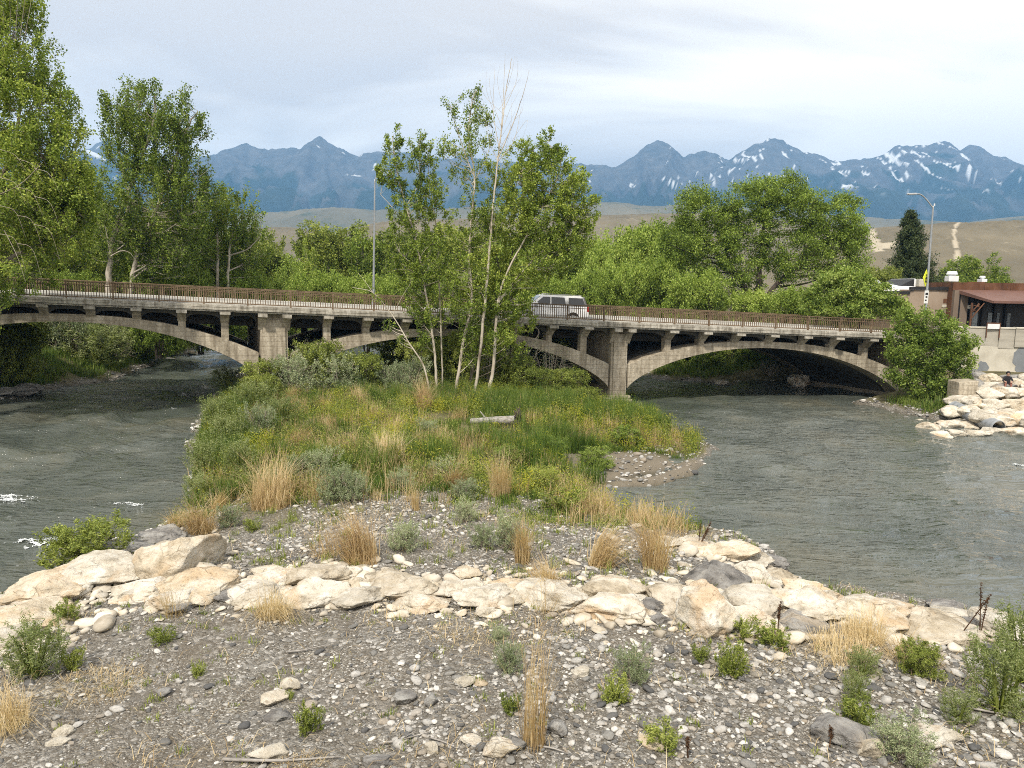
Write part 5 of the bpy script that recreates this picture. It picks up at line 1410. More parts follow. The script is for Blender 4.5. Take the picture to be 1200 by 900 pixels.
# undergrowth on the banks: (kind, photo column, row of its foot, height px, width px) with depth from the ground there or given
bank = [('bush', 8, None, 62, 70, 47.0), ('seed', 50, None, 58, 76, 42.0), ('sage', 84, None, 58, 60, 46.0), ('seed', 112, None, 50, 74, 47.0), ('thick', 140, None, 52, 60, 49.0), ('bush', 160, None, 44, 56, 53.0), ('thick', 186, None, 40, 56, 55.0), ('bushb', 203, None, 34, 40, 60.0), ('seed', 30, None, 50, 80, 50.0), ('sage', 72, None, 52, 70, 54.0), ('sage', 108, None, 48, 70, 56.0), ('sage', 145, None, 50, 70, 60.0), ('bushb', 180, None, 42, 60, 64.0), ('bushb', 60, None, 46, 70, 60.0), ('bushb', 115, None, 44, 80, 66.0), ('bush', 215, None, 32, 44, 74.0), ('bush', 195, None, 34, 50, 72.0), ('bush', -30, None, 80, 80, 40.0), ('bush', 4, None, 60, 70, 46.0)]
L_ = {}
for i, (kd, px, _, hpx, wpx, Y) in enumerate(bank):
    if px > 15: Y = max(Y + 6.0, 58.0)
    while sdist(LBANK, *[np.array([q_]) for q_ in gpt(px, Y)[:2]])[0] < .45 * wpx * Y / FPX * .8 and Y < 110: Y += .5
    g_ = gpt(px, Y)
    o = put(kd, g_[0], g_[1], hpx * Y / FPX * 1.1, wpx * Y / FPX, None, 'bush', 'bushes on the left river bank', rng)
    L_.setdefault(kd, []).append((px, o))
nm = {'seed': 'slender pale green willow bush', 'bush': 'green willow bush', 'bushb': 'bright green willow bush', 'sage': 'silvery grey green bush', 'thick': 'brown half bare thicket'}
for kd, L in L_.items():
    for i, (px, o) in enumerate(sorted(L, key=lambda q: q[0])): o['label'] = f'{ORD[i]} of {len(L)} {nm[kd]}s on the left bank, counted from the left'
far = [('bushb', 790, 66, 44, 60), ('bushb', 825, 65, 42, 60), ('bush', 855, 66, 40, 56), ('bushb', 890, 64, 40, 60), ('bush', 925, 63.5, 38, 50), ('bush', 770, 70, 44, 50), ('thick', 905, 61, 22, 40), ('bush', 955, 63, 36, 50)]
for i, (kd, px, Y, hpx, wpx) in enumerate(sorted(far, key=lambda q: q[1])):
    g_ = gpt(px, Y)
    put(kd, g_[0], g_[1], hpx * Y / FPX, wpx * Y / FPX, f'{nm[kd]} through the right arch, {ORD[i]} bush of {len(far)} from the left', 'bush', 'bushes seen through the right arch', rng)
isl = [('bush', 318, 43.0, 42, 60), ('sage', 345, 42.5, 52, 60), ('bush', 372, 43.5, 62, 60), ('sage', 400, 43, 48, 60), ('bush', 428, 44, 46, 60), ('thick', 360, 44.5, 66, 40), ('sage', 455, 44, 40, 60), ('bush', 300, 41, 34, 46), ('sage', 480, 43.5, 44, 50), ('thick', 610, 46.5, 66, 70), ('thick', 645, 47.5, 58, 60), ('thick', 675, 51, 46, 60), ('bush', 625, 44.5, 34, 60), ('bush', 660, 45.2, 34, 56), ('bush', 600, 45, 46, 50), ('bush', 545, 46, 70, 60), ('bush', 585, 50, 72, 70), ('thick', 570, 45.5, 66, 50), ('bush', 500, 46, 56, 60), ('bush', 630, 54, 56, 80), ('bush', 540, 58, 60, 90), ('bush', 470, 57, 50, 80), ('thick', 655, 57, 56, 60), ('bush', 640, 62, 54, 90), ('bush', 590, 66, 60, 90), ('bush', 690, 43.6, 20, 40), ('thick', 690, 55, 50, 50), ('bush', 670, 60, 60, 60)]
nm2 = dict(nm)
for i, (kd, px, Y, hpx, wpx) in enumerate(sorted(isl, key=lambda q: q[1])):
    g_ = gpt(px, Y)
    put(kd, g_[0], g_[1], hpx * Y / FPX, wpx * Y / FPX, f'{nm[kd]} on the island by the bridge, {ORD[i]} bush of {len(isl)} from left', 'bush', 'bushes under the middle span on the island', rng)
# ------------------------------------------------------------------ boulders
def lime_material(name, cols, stain, stainpos, crack=0.5):
    mt, nt, out = new_mat(name)
    tcn = nt.nodes.new('ShaderNodeTexCoord'); oi = nt.nodes.new('ShaderNodeObjectInfo')
    off = nt.nodes.new('ShaderNodeVectorMath'); off.operation = 'ADD'
    cbn = nt.nodes.new('ShaderNodeCombineXYZ'); mm = mth(nt, 'MULTIPLY', oi.outputs['Random'], 40.0)
    for i in range(3): nt.links.new(mm, cbn.inputs[i])
    nt.links.new(tcn.outputs['Object'], off.inputs[0]); nt.links.new(cbn.outputs[0], off.inputs[1])
    P = off.outputs[0]
    c = ramp(nt, noise(nt, P, 2.2, 8, 0.65, 0.4), cols, [0.28, 0.45, 0.6, 0.78])
    st = ramp(nt, mth(nt, 'ADD', noise(nt, mapping(nt, P, loc=(3, 8, 1)), 1.3, 7, 0.62, 0.6), mth(nt, 'MULTIPLY_ADD', oi.outputs['Random'], 0.24, -0.12)), [(0, 0, 0), (1, 1, 1)], stainpos)
    c = mixc(nt, mth(nt, 'MULTIPLY', st, 0.7), c, stain)
    pits = ramp(nt, noise(nt, P, 9, 6, 0.7), [(0.42, 0.36, 0.30), (1, 1, 1)], [0.34, 0.44])
    c = mixc(nt, 0.6, c, pits, 'MULTIPLY')
    vo = nt.nodes.new('ShaderNodeTexVoronoi'); vo.feature = 'DISTANCE_TO_EDGE'; vo.inputs['Scale'].default_value = 1.5
    vw = nt.nodes.new('ShaderNodeVectorMath'); vw.operation = 'MULTIPLY_ADD'; vw.inputs[1].default_value = (0.5, 0.5, 0.5)
    wn_ = nt.nodes.new('ShaderNodeTexNoise'); wn_.inputs['Scale'].default_value = 2.5; wn_.inputs['Detail'].default_value = 6
    nt.links.new(P, wn_.inputs['Vector']); nt.links.new(wn_.outputs['Color'], vw.inputs[0]); nt.links.new(mapping(nt, P, (1, 1, 1.8), (.4, .3, 0)), vw.inputs[2])
    nt.links.new(vw.outputs[0], vo.inputs['Vector'])
    ck = ramp(nt, vo.outputs['Distance'], [(0.30, 0.25, 0.20), (1, 1, 1)], [0.002, 0.022])
    cm = ramp(nt, noise(nt, mapping(nt, P, loc=(9, 2, 5)), 1.1, 3), [(0, 0, 0), (0.5, 0.5, 0.5)], [0.5, 0.62])
    c = mixc(nt, cm, c, ck, 'MULTIPLY')
    vb = mth(nt, 'MULTIPLY_ADD', oi.outputs['Random'], .26, .86); vc = nt.nodes.new('ShaderNodeCombineXYZ')
    for i in range(3): nt.links.new(vb, vc.inputs[i])
    c = mixc(nt, 1.0, c, vc.outputs[0], 'MULTIPLY')
    h = mth(nt, 'ADD', noise(nt, P, 5, 8, 0.7, 0.5), mth(nt, 'ADD', mth(nt, 'MULTIPLY', noise(nt, P, 22, 5, 0.7), 0.35), mth(nt, 'MULTIPLY', mth(nt, 'MULTIPLY', ck, cm), 0.5)))
    principled(nt, out, c, 0.92, 0.2, 0, h, 0.95, 0.10)
    return mt
M['lime'] = lime_material('cream_limestone', [(0.28, 0.24, 0.18), (0.56, 0.51, 0.42), (0.70, 0.66, 0.58), (0.80, 0.77, 0.71)], (0.52, 0.37, 0.22), [0.58, 0.72])
M['lime_tan'] = lime_material('tan_limestone', [(0.28, 0.23, 0.16), (0.54, 0.47, 0.36), (0.68, 0.62, 0.52), (0.77, 0.72, 0.64)], (0.56, 0.41, 0.25), [0.54, 0.70])
M['lime_grey'] = lime_material('grey_lichened_rock', [(0.07, 0.07, 0.068), (0.22, 0.21, 0.20), (0.36, 0.35, 0.33), (0.50, 0.49, 0.46)], (0.40, 0.33, 0.24), [0.62, 0.72])

def ico(sub):
    bm = bmesh.new(); bmesh.ops.create_icosphere(bm, subdivisions=sub, radius=1.0)
    V = np.array([v.co[:] for v in bm.verts]); F = np.array([[v.index for v in f.verts] for f in bm.faces]); bm.free()
    return V, F
ICO1, ICO2, ICO4, ICO5 = ico(1), ico(2), ico(4), ico(5)

def rock_verts(base, rng, planes=11, lo=.46, hi=.86, rough=.06, fine=.05):
    V = base.copy()
    for _ in range(planes):
        n = unit(rng.normal(size=3)); d = rng.uniform(lo, hi)
        e = np.maximum(0, V @ n - d)
        V = V - n * e[:, None] * 0.93
    sd = int(rng.integers(1, 9999))
    n_ = unit(V)
    V = V + n_ * (rough * fbm(V[:, 0] * 1.7, V[:, 1] * 1.7, V[:, 2] * 1.7, 3, sd) + fine * fbm(V[:, 0] * 5, V[:, 1] * 5, V[:, 2] * 5, 4, sd + 3) - fine * .9 * np.abs(fbm(V[:, 0] * 3.1, V[:, 1] * 3.1, V[:, 2] * 6, 3, sd + 9)))[:, None]
    return V

def boulder(px, py, wpx, hpx, rng, mat_='lime', planes=11, detail=ICO5, sink=.22):
    """a boulder whose picture is about wpx by hpx, standing on the ground"""
    q = hit(px, py + hpx * .5)
    dist = np.linalg.norm(q - EYE) ; fwd = unit(np.array([q[0], q[1], 0])); 
    Wm = wpx * dist / FPX; Hm_all = hpx * dist / FPX
    al = math.asin((EYE[2] - q[2]) / dist)
    D = min(.8 * Wm, .75 * Hm_all / max(.2, math.sin(al)))
    Hh = np.clip((Hm_all - .72 * D * math.sin(al)) / math.cos(al), .30 * Wm, .85 * Wm)
    V = rock_verts(detail[0], rng, planes)
    V = V / (V.max(0) - V.min(0)) * 2; V -= (V.max(0) + V.min(0)) / 2
    a = math.atan2(fwd[1], fwd[0]) - math.pi / 2
    S = V * np.array([Wm * .56, D * .62, Hh * .62])
    ca, sa = math.cos(a), math.sin(a)
    S = np.column_stack([S[:, 0] * ca - S[:, 1] * sa, S[:, 0] * sa + S[:, 1] * ca, S[:, 2]])
    c = q + fwd * D * .42
    z = float(max(ground_z(c[0], c[1]), -.25)) + Hh * .62 - sink * Hh
    me = mesh_np('boulder', S, detail[1], M[mat_], True)
    return link('boulder', me, None, (c[0], c[1], z))

rng = np.random.default_rng(77)
# the line of boulders across the gravel bar, from the left; what each looks like
ROWB = [(8, 745, 62, 32, 'lime', 'cream'), (22, 702, 50, 20, 'lime', 'flat cream'), (36, 724, 82, 30, 'lime_tan', 'long tan'), (62, 690, 84, 34, 'lime_tan', 'tan streaked'), (110, 674, 92, 32, 'lime', 'broad pale'), (128, 656, 62, 20, 'lime_tan', 'yellowish'), (151, 641, 64, 22, 'lime_grey', 'grey weathered'), (170, 690, 66, 26, 'lime', 'cream'), (184, 670, 62, 20, 'lime', 'pale flat'), (214, 646, 92, 50, 'lime_tan', 'big rounded orange tan'), (188, 628, 50, 18, 'lime_grey', 'grey'), (214, 700, 64, 24, 'lime', 'white'), (238, 686, 92, 40, 'lime_tan', 'broad orange stained'),
        (302, 692, 66, 32, 'lime', 'cream'), (325, 678, 76, 28, 'lime', 'pale'), (374, 678, 74, 26, 'lime_tan', 'pinkish tan'), (370, 697, 86, 28, 'lime', 'long white'), (415, 684, 38, 24, 'lime_tan', 'small tan'), (423, 701, 64, 24, 'lime', 'low white'), (475, 690, 76, 30, 'lime_tan', 'tan faced'), (494, 707, 64, 22, 'lime', 'low cream'), (543, 689, 54, 22, 'lime', 'small cream'), (570, 701, 82, 30, 'lime', 'broad white'), (598, 687, 54, 24, 'lime_tan', 'tan'), (644, 696, 88, 38, 'lime', 'large cream'), (721, 689, 76, 34, 'lime_tan', 'tan topped'), (713, 710, 82, 36, 'lime', 'broad cream'), (752, 710, 48, 28, 'lime_grey', 'grey'), (772, 722, 32, 20, 'lime_grey', 'small grey'), (788, 697, 66, 44, 'lime_tan', 'orange tan'),
        (828, 708, 70, 56, 'lime', 'tall square cream'), (839, 667, 74, 44, 'lime_grey', 'dark lichened grey'), (782, 633, 38, 20, 'lime', 'small cream'), (808, 634, 46, 20, 'lime', 'cream'), (849, 643, 74, 22, 'lime_tan', 'long tan'), (876, 652, 54, 24, 'lime', 'cream'), (909, 671, 46, 20, 'lime_tan', 'brownish'), (884, 669, 46, 34, 'lime', 'pale'), (944, 689, 50, 18, 'lime_tan', 'flat tan'), (922, 698, 94, 36, 'lime', 'broad cream'), (882, 702, 66, 40, 'lime', 'pale sloping'), (876, 724, 76, 40, 'lime', 'cream'), (950, 709, 76, 40, 'lime', 'white'), (940, 730, 54, 30, 'lime_grey', 'grey'), (1010, 717, 94, 36, 'lime', 'long cream'), (1048, 717, 46, 26, 'lime', 'small white'), (1094, 733, 86, 42, 'lime_tan', 'pinkish tan'), (1126, 724, 56, 22, 'lime', 'flat cream'), (1176, 737, 68, 36, 'lime', 'cream')]
seg = {}
for (px, py, w, h, mt_, look) in ROWB:
    o = boulder(px, py + 2, w * .93, h * (1.3 if 'rounded' in look or 'square' in look else .9), rng, mt_, sink=.36, planes=4 if 'rounded' in look else 15)
    place = 'at the left end of the rock line' if px < 262 else 'in the middle of the rock line' if px < 770 else 'at the right end of the rock line'
    seg.setdefault((look, place), []).append((px, o))
for (look, place), L in seg.items():
    L.sort(key=lambda q: q[0])
    for i, (px, o) in enumerate(L):
        lab = f'{look} limestone boulder {place}' if len(L) == 1 else f'{ORD[i]} {look} limestone boulder from the left {place}'
        tag(o, lab, 'boulder', 'boulders laid in a line across the gravel bar')
rowl = sorted([(a[0], a[1]) for a in ROWB if a[1] > 670])
small = []
for px in np.arange(14, 1196, 33):
    px = px + rng.uniform(-9, 9); py = np.interp(px, [q[0] for q in rowl], [q[1] for q in rowl]) + rng.choice([-13, 9, 14]) + rng.uniform(-4, 4)
    small.append((px, py, boulder(px, py, rng.uniform(20, 34), rng.uniform(12, 18), rng, 'lime_grey' if rng.random() < .16 else 'lime' if rng.random() < .6 else 'lime_tan', planes=17, sink=.25)))
for i, (px, py, o) in enumerate(small):
    o.name = 'river_stone'; tag(o, f'small angular stone wedged in the rock line, number {i + 1} of {len(small)} from the left', 'stone', 'small stones wedged in the rock line')
# riprap slope on the right bank, laid in rows from the water up
RIP = [(505, [1098, 1122, 1146, 1163, 1188, 1212], 24, 11, 'bottom'), (496, [1090, 1112, 1132, 1154, 1176, 1200, 1224], 25, 12, 'second'), (486, [1112, 1134, 1158, 1182, 1206], 26, 12, 'third'), (476, [1124, 1146, 1166, 1190, 1212], 26, 12, 'fourth'), (466, [1138, 1160, 1176, 1198, 1220], 24, 12, 'fifth'), (456, [1136, 1156, 1172, 1192, 1212], 24, 12, 'sixth'), (446, [1150, 1168, 1186, 1206], 22, 11, 'top')]
for (py, xs, w, h, rowname) in RIP:
    for i, px in enumerate(xs):
        jx, jy = rng.uniform(-4, 4), rng.uniform(-2.5, 2.5)
        dark = rowname in ('sixth', 'top') and i in (0, 2)
        mt_ = 'lime_grey' if dark else ('lime_tan' if rng.random() < .3 else 'lime')
        o = boulder(px + jx, py + jy, w * rng.uniform(.85, 1.25), h * rng.uniform(.9, 1.25), rng, mt_, detail=ico(3) if False else ICO4, sink=.15)
        o.data.name = 'riprap_boulder'; o.name = 'riprap_boulder'
        tag(o, f'{ORD[i]} boulder from the left in the {rowname} row of the riprap below the flood wall', 'boulder', 'riprap boulders on the right bank')
# limestone rubble wedged between the boulders
rowx = np.array([at_z(a[0], a[1] + a[3] * .4, .9)[:2] for a in ROWB]); ii = rng.integers(0, len(rowx), 2600)
X_ = rowx[ii, 0] + rng.normal(0, .75, 2600); Y_ = rowx[ii, 1] + rng.normal(-.05, .55, 2600)
RUB = (X_, Y_)
# a few loose rocks at the edges of the water
for (px, py, w, h, mt_, lab) in [(28, 459, 34, 12, 'lime_grey', 'flat grey rock at the foot of the left bank bushes'), (4, 463, 20, 10, 'lime_grey', 'small rock at the left frame edge by the water'), (222, 411, 18, 6, 'lime', 'white rock at the waterline far under the left arch'), (198, 420, 12, 5, 'lime', 'small white rock on the left bank shore under the arch'),
                                 (1062, 486, 14, 6, 'lime_grey', 'grey rock at the waterline below the riverside bush'), (1078, 489, 12, 6, 'lime', 'small pale rock by the water beside the riprap foot'), (935, 445, 22, 16, 'lime', 'white rock in the shade under the right arch'), (845, 449, 16, 6, 'lime', 'pale rock at the waterline under the right arch'), (990, 858, 60, 34, 'lime_grey', 'dark grey faceted rock among the cobbles at lower right'), (1020, 880, 22, 22, 'lime_tan', 'small orange rock right of the dark faceted rock'),
                                 (1095, 868, 44, 22, 'lime', 'pale angular rock among the cobbles at lower right'), (765, 872, 30, 16, 'lime_tan', 'broken tan rock on the gravel by a green weed'), (545, 798, 22, 14, 'lime', 'white and orange stone beside a smaller orange stone on the gravel'), (563, 801, 16, 9, 'lime_tan', 'small orange stone beside the white and orange stone'), (475, 820, 22, 15, 'lime_grey', 'round blue grey cobble on the gravel left of the dry tuft'), (505, 821, 14, 14, 'lime_grey', 'small upright slate coloured cobble beside the blue grey one'),
                                 (653, 857, 20, 18, 'lime_grey', 'round blue grey cobble right of the tall dry tuft'), (586, 882, 34, 14, 'lime', 'flat white cobble at the bottom edge below the dry tuft'), (552, 869, 22, 9, 'lime', 'flat pale cobble left of the dry tuft'), (602, 876, 24, 14, 'lime_grey', 'grey cobble touching the flat white cobble'), (442, 893, 28, 14, 'lime_grey', 'grey cobble at the bottom edge of the gravel'), (505, 880, 14, 14, 'lime', 'small white angular stone on the dark gravel'), (340, 802, 20, 15, 'lime', 'round white stone on the fine gravel'), (322, 822, 26, 13, 'lime_tan', 'tan stone below the round white stone'), (326, 839, 26, 14, 'lime_grey', 'dark slate stone below the tan stone'), (315, 888, 40, 14, 'lime', 'large flat white stone at the bottom edge left of centre'), (75, 859, 18, 11, 'lime', 'white stone on the gravel at lower left'), (69, 871, 20, 8, 'lime', 'flat white stone below the other at lower left'), (193, 813, 14, 10, 'lime_grey', 'dark and white cobble in the middle of the fine gravel'), (680, 787, 20, 12, 'lime', 'white oval stone on the gravel left of the leafy weed')]:
    o = boulder(px, py, w, h, rng, mt_, detail=ICO4, sink=.25); o.name = 'river_stone'
    tag(o, lab, 'stone')
# corrugated culvert in the riprap
cv = hit(1160, 504); cv[2] = max(cv[2], 0.0)
cu = empty('culvert_pipe', (cv[0], cv[1] - .3, 0.30), RAD(25)); tag(cu, 'grey corrugated culvert pipe poking out of the riprap at the water', 'pipe')
mb = MB(); n = 40; t_ = np.linspace(-.4, 3.6, n); rr = .40 + .018 * np.sin(np.arange(n) * 1.8)
P_ = np.column_stack([t_ * .35, t_ * .9, 0 * t_ + t_ * .12])
V, F = tube_np(P_, rr, 22); mb.add(V, F); V2, F2 = tube_np(P_, rr - .03, 22); mb.add(V2, F2[:, ::-1])
mb.add(np.vstack([V[:22], V2[:22]]), [[i, (i + 1) % 22, 22 + (i + 1) % 22, 22 + i] for i in range(22)])
mb.build('barrel', M['galv'], cu, True)

# ------------------------------------------------------------------ loose cobbles and pebbles: nobody could count them
def pebble_material():
    mt, nt, out = new_mat('river_cobbles')
    g = nt.nodes.new('ShaderNodeNewGeometry')
    c = ramp(nt, g.outputs['Random Per Island'], [(0.10, 0.10, 0.10), (0.165, 0.16, 0.15), (0.25, 0.245, 0.23), (0.31, 0.265, 0.21), (0.42, 0.405, 0.38), (0.36, 0.35, 0.33), (0.52, 0.50, 0.47), (0.64, 0.62, 0.58)], [0.04, 0.18, 0.34, 0.46, 0.58, 0.72, 0.87, 0.99])
    nz = ramp(nt, noise(nt, g.outputs['Position'], 28, 5, 0.65), [(0.72, 0.72, 0.72), (1.1, 1.1, 1.1)], [0.35, 0.65])
    c = mixc(nt, 1.0, c, nz, 'MULTIPLY')
    principled(nt, out, c, 0.8, 0.25, 0, noise(nt, g.outputs['Position'], 45, 5, 0.7), 0.3, 0.01)
    return mt
M['pebble'] = pebble_material()
M['rubble'] = surf('limestone_rubble', [(0.30, 0.25, 0.18), (0.50, 0.45, 0.37), (0.66, 0.62, 0.55)], 2.5, .9, island=.25)
def scatter_stones(name, X, Y, S, protoset, F, rng, label, sink=.3, mat_='pebble'):
    n = len(X); P = len(protoset); nv = protoset[0].shape[0]
    idx = rng.integers(0, P, n)
    V = np.stack(protoset)[idx]
    V = V * (S[:, None] * np.column_stack([rng.uniform(.75, 1.3, n), rng.uniform(.65, 1.0, n), rng.uniform(.28, .55, n)]))[:, None, :]
    a = rng.uniform(0, 6.28, n); c, s = np.cos(a)[:, None], np.sin(a)[:, None]
    x = V[:, :, 0] * c - V[:, :, 1] * s; y = V[:, :, 0] * s + V[:, :, 1] * c
    z = V[:, :, 2] + x * rng.normal(0, .15, n)[:, None]
    V = np.stack([x + X[:, None], y + Y[:, None], z + (ground_z(X, Y) + S * .45 * (1 - sink * 2))[:, None]], -1)
    FF = (F[None, :, :] + (np.arange(n) * nv)[:, None, None]).reshape(-1, F.shape[1])
    return tag(link(name, mesh_np(name, V.reshape(-1, 3), FF, M[mat_], True)), label, 'stones', kind='stuff')
rng = np.random.default_rng(101)
def bar_points(n, rng, x0, x1, y0, y1, dens):
    X = rng.uniform(x0, x1, n); Y = rng.uniform(y0, y1, n)
    d = dens(X, Y); k = (rng.uniform(0, 1, n) < d) & (ground_z(X, Y) > .18) & (np.abs(X) < Y * .78 + 1.5)
    return X[k], Y[k]
yrow = at_z(600, 700, 1.0)[1]
def dens_big(X, Y):
    n_ = fbm(X * .45, Y * .45, 0, 4, 55)
    front = Y < yrow + .6
    right = smooth(-3.0, 3.0, X + .6 * (yrow - Y - 3) + 2.4 * n_)
    edge = smooth(2.2, .6, np.abs(Y - (yrow - .4)) + .4 * n_)
    mid = (Y > yrow) * smooth(26, 22, Y) * smooth(-.25, .35, n_ + .12)
    left = smooth(-5, -9, X) * .55
    return np.clip(np.where(front, np.maximum(np.maximum(.14 + .86 * right, .5 * edge), left), .8 * mid), 0, 1)
pr1 = [rock_verts(ICO2[0], rng, 8, .58, .95, .08, .0) for _ in range(14)]
X_, Y_ = bar_points(95000, rng, -22, 24, 7.5, 27, dens_big)
S_ = np.clip(rng.lognormal(math.log(.031), .50, len(X_)), .014, .115) * (1 + .30 * smooth(0, 7, X_))
scatter_stones('river_cobbles', X_, Y_, S_, pr1, ICO2[1], rng, 'grey and white rounded cobbles lying all over the gravel bar')
pr0 = [rock_verts(ICO1[0], rng, 3, .75, 1.0, .06, .0) for _ in range(10)]
X_, Y_ = bar_points(70000, rng, -22, 24, 7.5, 25, lambda X, Y: .35 + .65 * smooth(-.4, .4, fbm(X * .6, Y * .6, 0, 3, 58)))
S_ = np.clip(rng.lognormal(math.log(.0165), .40, len(X_)), .008, .05)
scatter_stones('fine_gravel', X_, Y_, S_, pr0, ICO1[1], rng, 'fine grey gravel between the larger cobbles')
pr2 = [rock_verts(ICO2[0], rng, 9, .55, .9, .05, .0) for _ in range(14)]
scatter_stones('limestone_rubble', *RUB, np.clip(rng.lognormal(math.log(.08), .6, len(RUB[0])), .03, .32), pr2, ICO2[1], rng, 'pale limestone chips wedged between the boulders', mat_='rubble')
# shingle along the shores: cove, island tip, banks
X_ = rng.uniform(-45, 34, 90000); Y_ = rng.uniform(20, 72, 90000)
gz_ = ground_z(X_, Y_); k = (gz_ > -.12) & (gz_ < .38) & (rng.uniform(0, 1, len(X_)) < .75)
X_, Y_ = X_[k][:9000], Y_[k][:9000]
scatter_stones('shore_shingle', X_, Y_, np.clip(rng.lognormal(math.log(.06), .5, len(X_)), .03, .22), pr1, ICO2[1], rng, 'wet grey and white stones along the edge of the water')

# ------------------------------------------------------------------ grasses
def blades(B_, h, w, rng, lean=.35, bend=.5, az=None):
    """one curved tapering blade at each base point"""
    n = len(B_)
    a = rng.uniform(0, 2 * math.pi, n) if az is None else az
    l = np.abs(rng.normal(0, lean, n)) if not isinstance(lean, np.ndarray) else lean
    d = np.column_stack([np.cos(a), np.sin(a), np.zeros(n)])
    s = np.column_stack([-np.sin(a + rng.normal(0, .8, n)), np.cos(a), np.zeros(n)]); s = unit(s)
    up_ = np.array([0, 0, 1.0])
    h = np.broadcast_to(h, (n,)); w = np.broadcast_to(w, (n,))
    c1 = B_ + (up_ * np.cos(l * .5)[:, None] + d * np.sin(l * .5)[:, None]) * (h * .5)[:, None]
    l2 = np.clip(l * (1 + bend) + .08, 0, 2.2)
    c2 = c1 + (up_ * np.cos(l2)[:, None] + d * np.sin(l2)[:, None]) * (h * .5)[:, None]
    W_ = w[:, None] * s * .5
    V = np.stack([B_ - W_, B_ + W_, c1 + W_ * .8, c1 - W_ * .8, c2 + W_ * .15, c2 - W_ * .15], 1).reshape(-1, 3)
    k = (np.arange(n) * 6)[:, None]
    F = np.concatenate([k + np.array([[0, 1, 2, 3]]), k + np.array([[3, 2, 4, 5]])], 0)
    return V, F
def on_ground(X, Y): return np.column_stack([X, Y, ground_z(X, Y) - .02])

rng = np.random.default_rng(202)
xI0, xI1 = -16.5, 10.5
LOGA, LOGB = hit(552, 500), hit(604, 502)
def in_meadow(X, Y):
    d = sdist(ISLAND, X, Y)
    n_ = fbm(X * .3, Y * .3, 0, 3, 5)
    m_ = (d > np.where((X > 3) & (Y > 36), 1.0, .25)) & (Y > pxm - 1.2 + 2.2 * n_) & (Y < 62) 
    spitd = np.hypot((X - sp[0]) * .8, (Y - sp[1]) * 1.2)
    lt = np.clip((X - LOGA[0]) / (LOGB[0] - LOGA[0]), -.1, 1.25); lyy = LOGA[1] + lt * (LOGB[1] - LOGA[1])
    nearlog = (np.abs(X - (LOGA[0] + lt * (LOGB[0] - LOGA[0]))) < .3) & (Y > lyy - 2.6) & (Y < lyy + .4)
    return m_ & (spitd > 3.0 + .5 * n_) & ~(nearlog & (_hash(np.floor(X * 50).astype(np.int64), np.floor(Y * 50).astype(np.int64), 0, 3) < .9))
def meadow_pts(n, dens, clump_=0.0):
    X = rng.uniform(xI0, xI1, n); Y = rng.uniform(20, 56, n)
    k = in_meadow(X, Y) & (rng.uniform(0, 1, n) < dens(X, Y)); return X[k], Y[k]
nA = lambda X, Y: fbm(X * .35, Y * .35, 0, 4, 301)
nB = lambda X, Y: fbm(X * .45, Y * .45, 0, 4, 302)
nC = lambda X, Y: fbm(X * .5, Y * .5, 0, 4, 303)
lush = lambda X, Y: smooth(pxm - 1.5, pxm + 3.0, Y)
VV, FF, nn = [], [], 0
def collect(V, F):
    global nn
    VV.append(V); FF.append(F + nn); nn += len(V)
def flush(name, mat_, label, cat):
    global VV, FF, nn
    o = tag(link(name, mesh_np(name, np.vstack(VV), np.vstack(FF), mat_)), label, cat, kind='stuff'); VV, FF, nn = [], [], 0
    return o
# green grass in tussocks
X_, Y_ = meadow_pts(13000, lambda X, Y: np.clip(.12 + .88 * smooth(-.45, .15, nA(X, Y)) * lush(X, Y), 0, 1))
m_ = 34; XX_ = np.repeat(X_, m_) + rng.normal(0, .13, len(X_) * m_); YY_ = np.repeat(Y_, m_) + rng.normal(0, .13, len(X_) * m_)
hh = np.repeat(.32 + .60 * smooth(-.4, .5, nA(X_ + 3, Y_)) * lush(X_, Y_) * rng.uniform(.4, 1.6, len(X_)), m_) * rng.uniform(.5, 1.15, len(XX_))
V, F = blades(on_ground(XX_, YY_), hh, .019, rng, .30, .6); collect(V, F)
flush('meadow_grass', M['grass_green'], 'lush green grass covering the middle of the island', 'grass')
# yellow green leafy forbs
X_, Y_ = meadow_pts(6500, lambda X, Y: smooth(-.05, .4, nB(X, Y) + .35 * smooth(-6, 4, X)) * lush(X, Y))
m_ = 60; cen = np.repeat(np.column_stack([X_, Y_, ground_z(X_, Y_)]), m_, 0)
hh = np.repeat(rng.uniform(.45, .95, len(X_)), m_)
P_ = cen + np.column_stack([rng.normal(0, .15, len(cen)), rng.normal(0, .15, len(cen)), hh * rng.uniform(.05, 1, len(cen))])
V, F = leaf_quads(P_, .06, rng, .45, .9); collect(V, F)
flush('yellow_forbs', M['grass_yellow'], 'yellow green flowering weeds in patches on the island meadow', 'plants')
# mid green leafy weeds and seedlings
X_, Y_ = meadow_pts(9000, lambda X, Y: np.clip(.14 + .86 * smooth(-.15, .3, nC(X, Y)), 0, 1))
m_ = 55; cen = np.repeat(np.column_stack([X_, Y_, ground_z(X_, Y_)]), m_, 0)
hh = np.repeat(rng.uniform(.3, 1.1, len(X_)) * (.3 + .7 * lush(X_, Y_)), m_)
P_ = cen + np.column_stack([rng.normal(0, .15, len(cen)), rng.normal(0, .15, len(cen)), hh * rng.uniform(.05, 1, len(cen))])
V, F = leaf_quads(P_, .065, rng, .4, .9); collect(V, F)
flush('leafy_weeds', M['leaf_mid'], 'green leafy seedlings growing through the island meadow', 'plants')
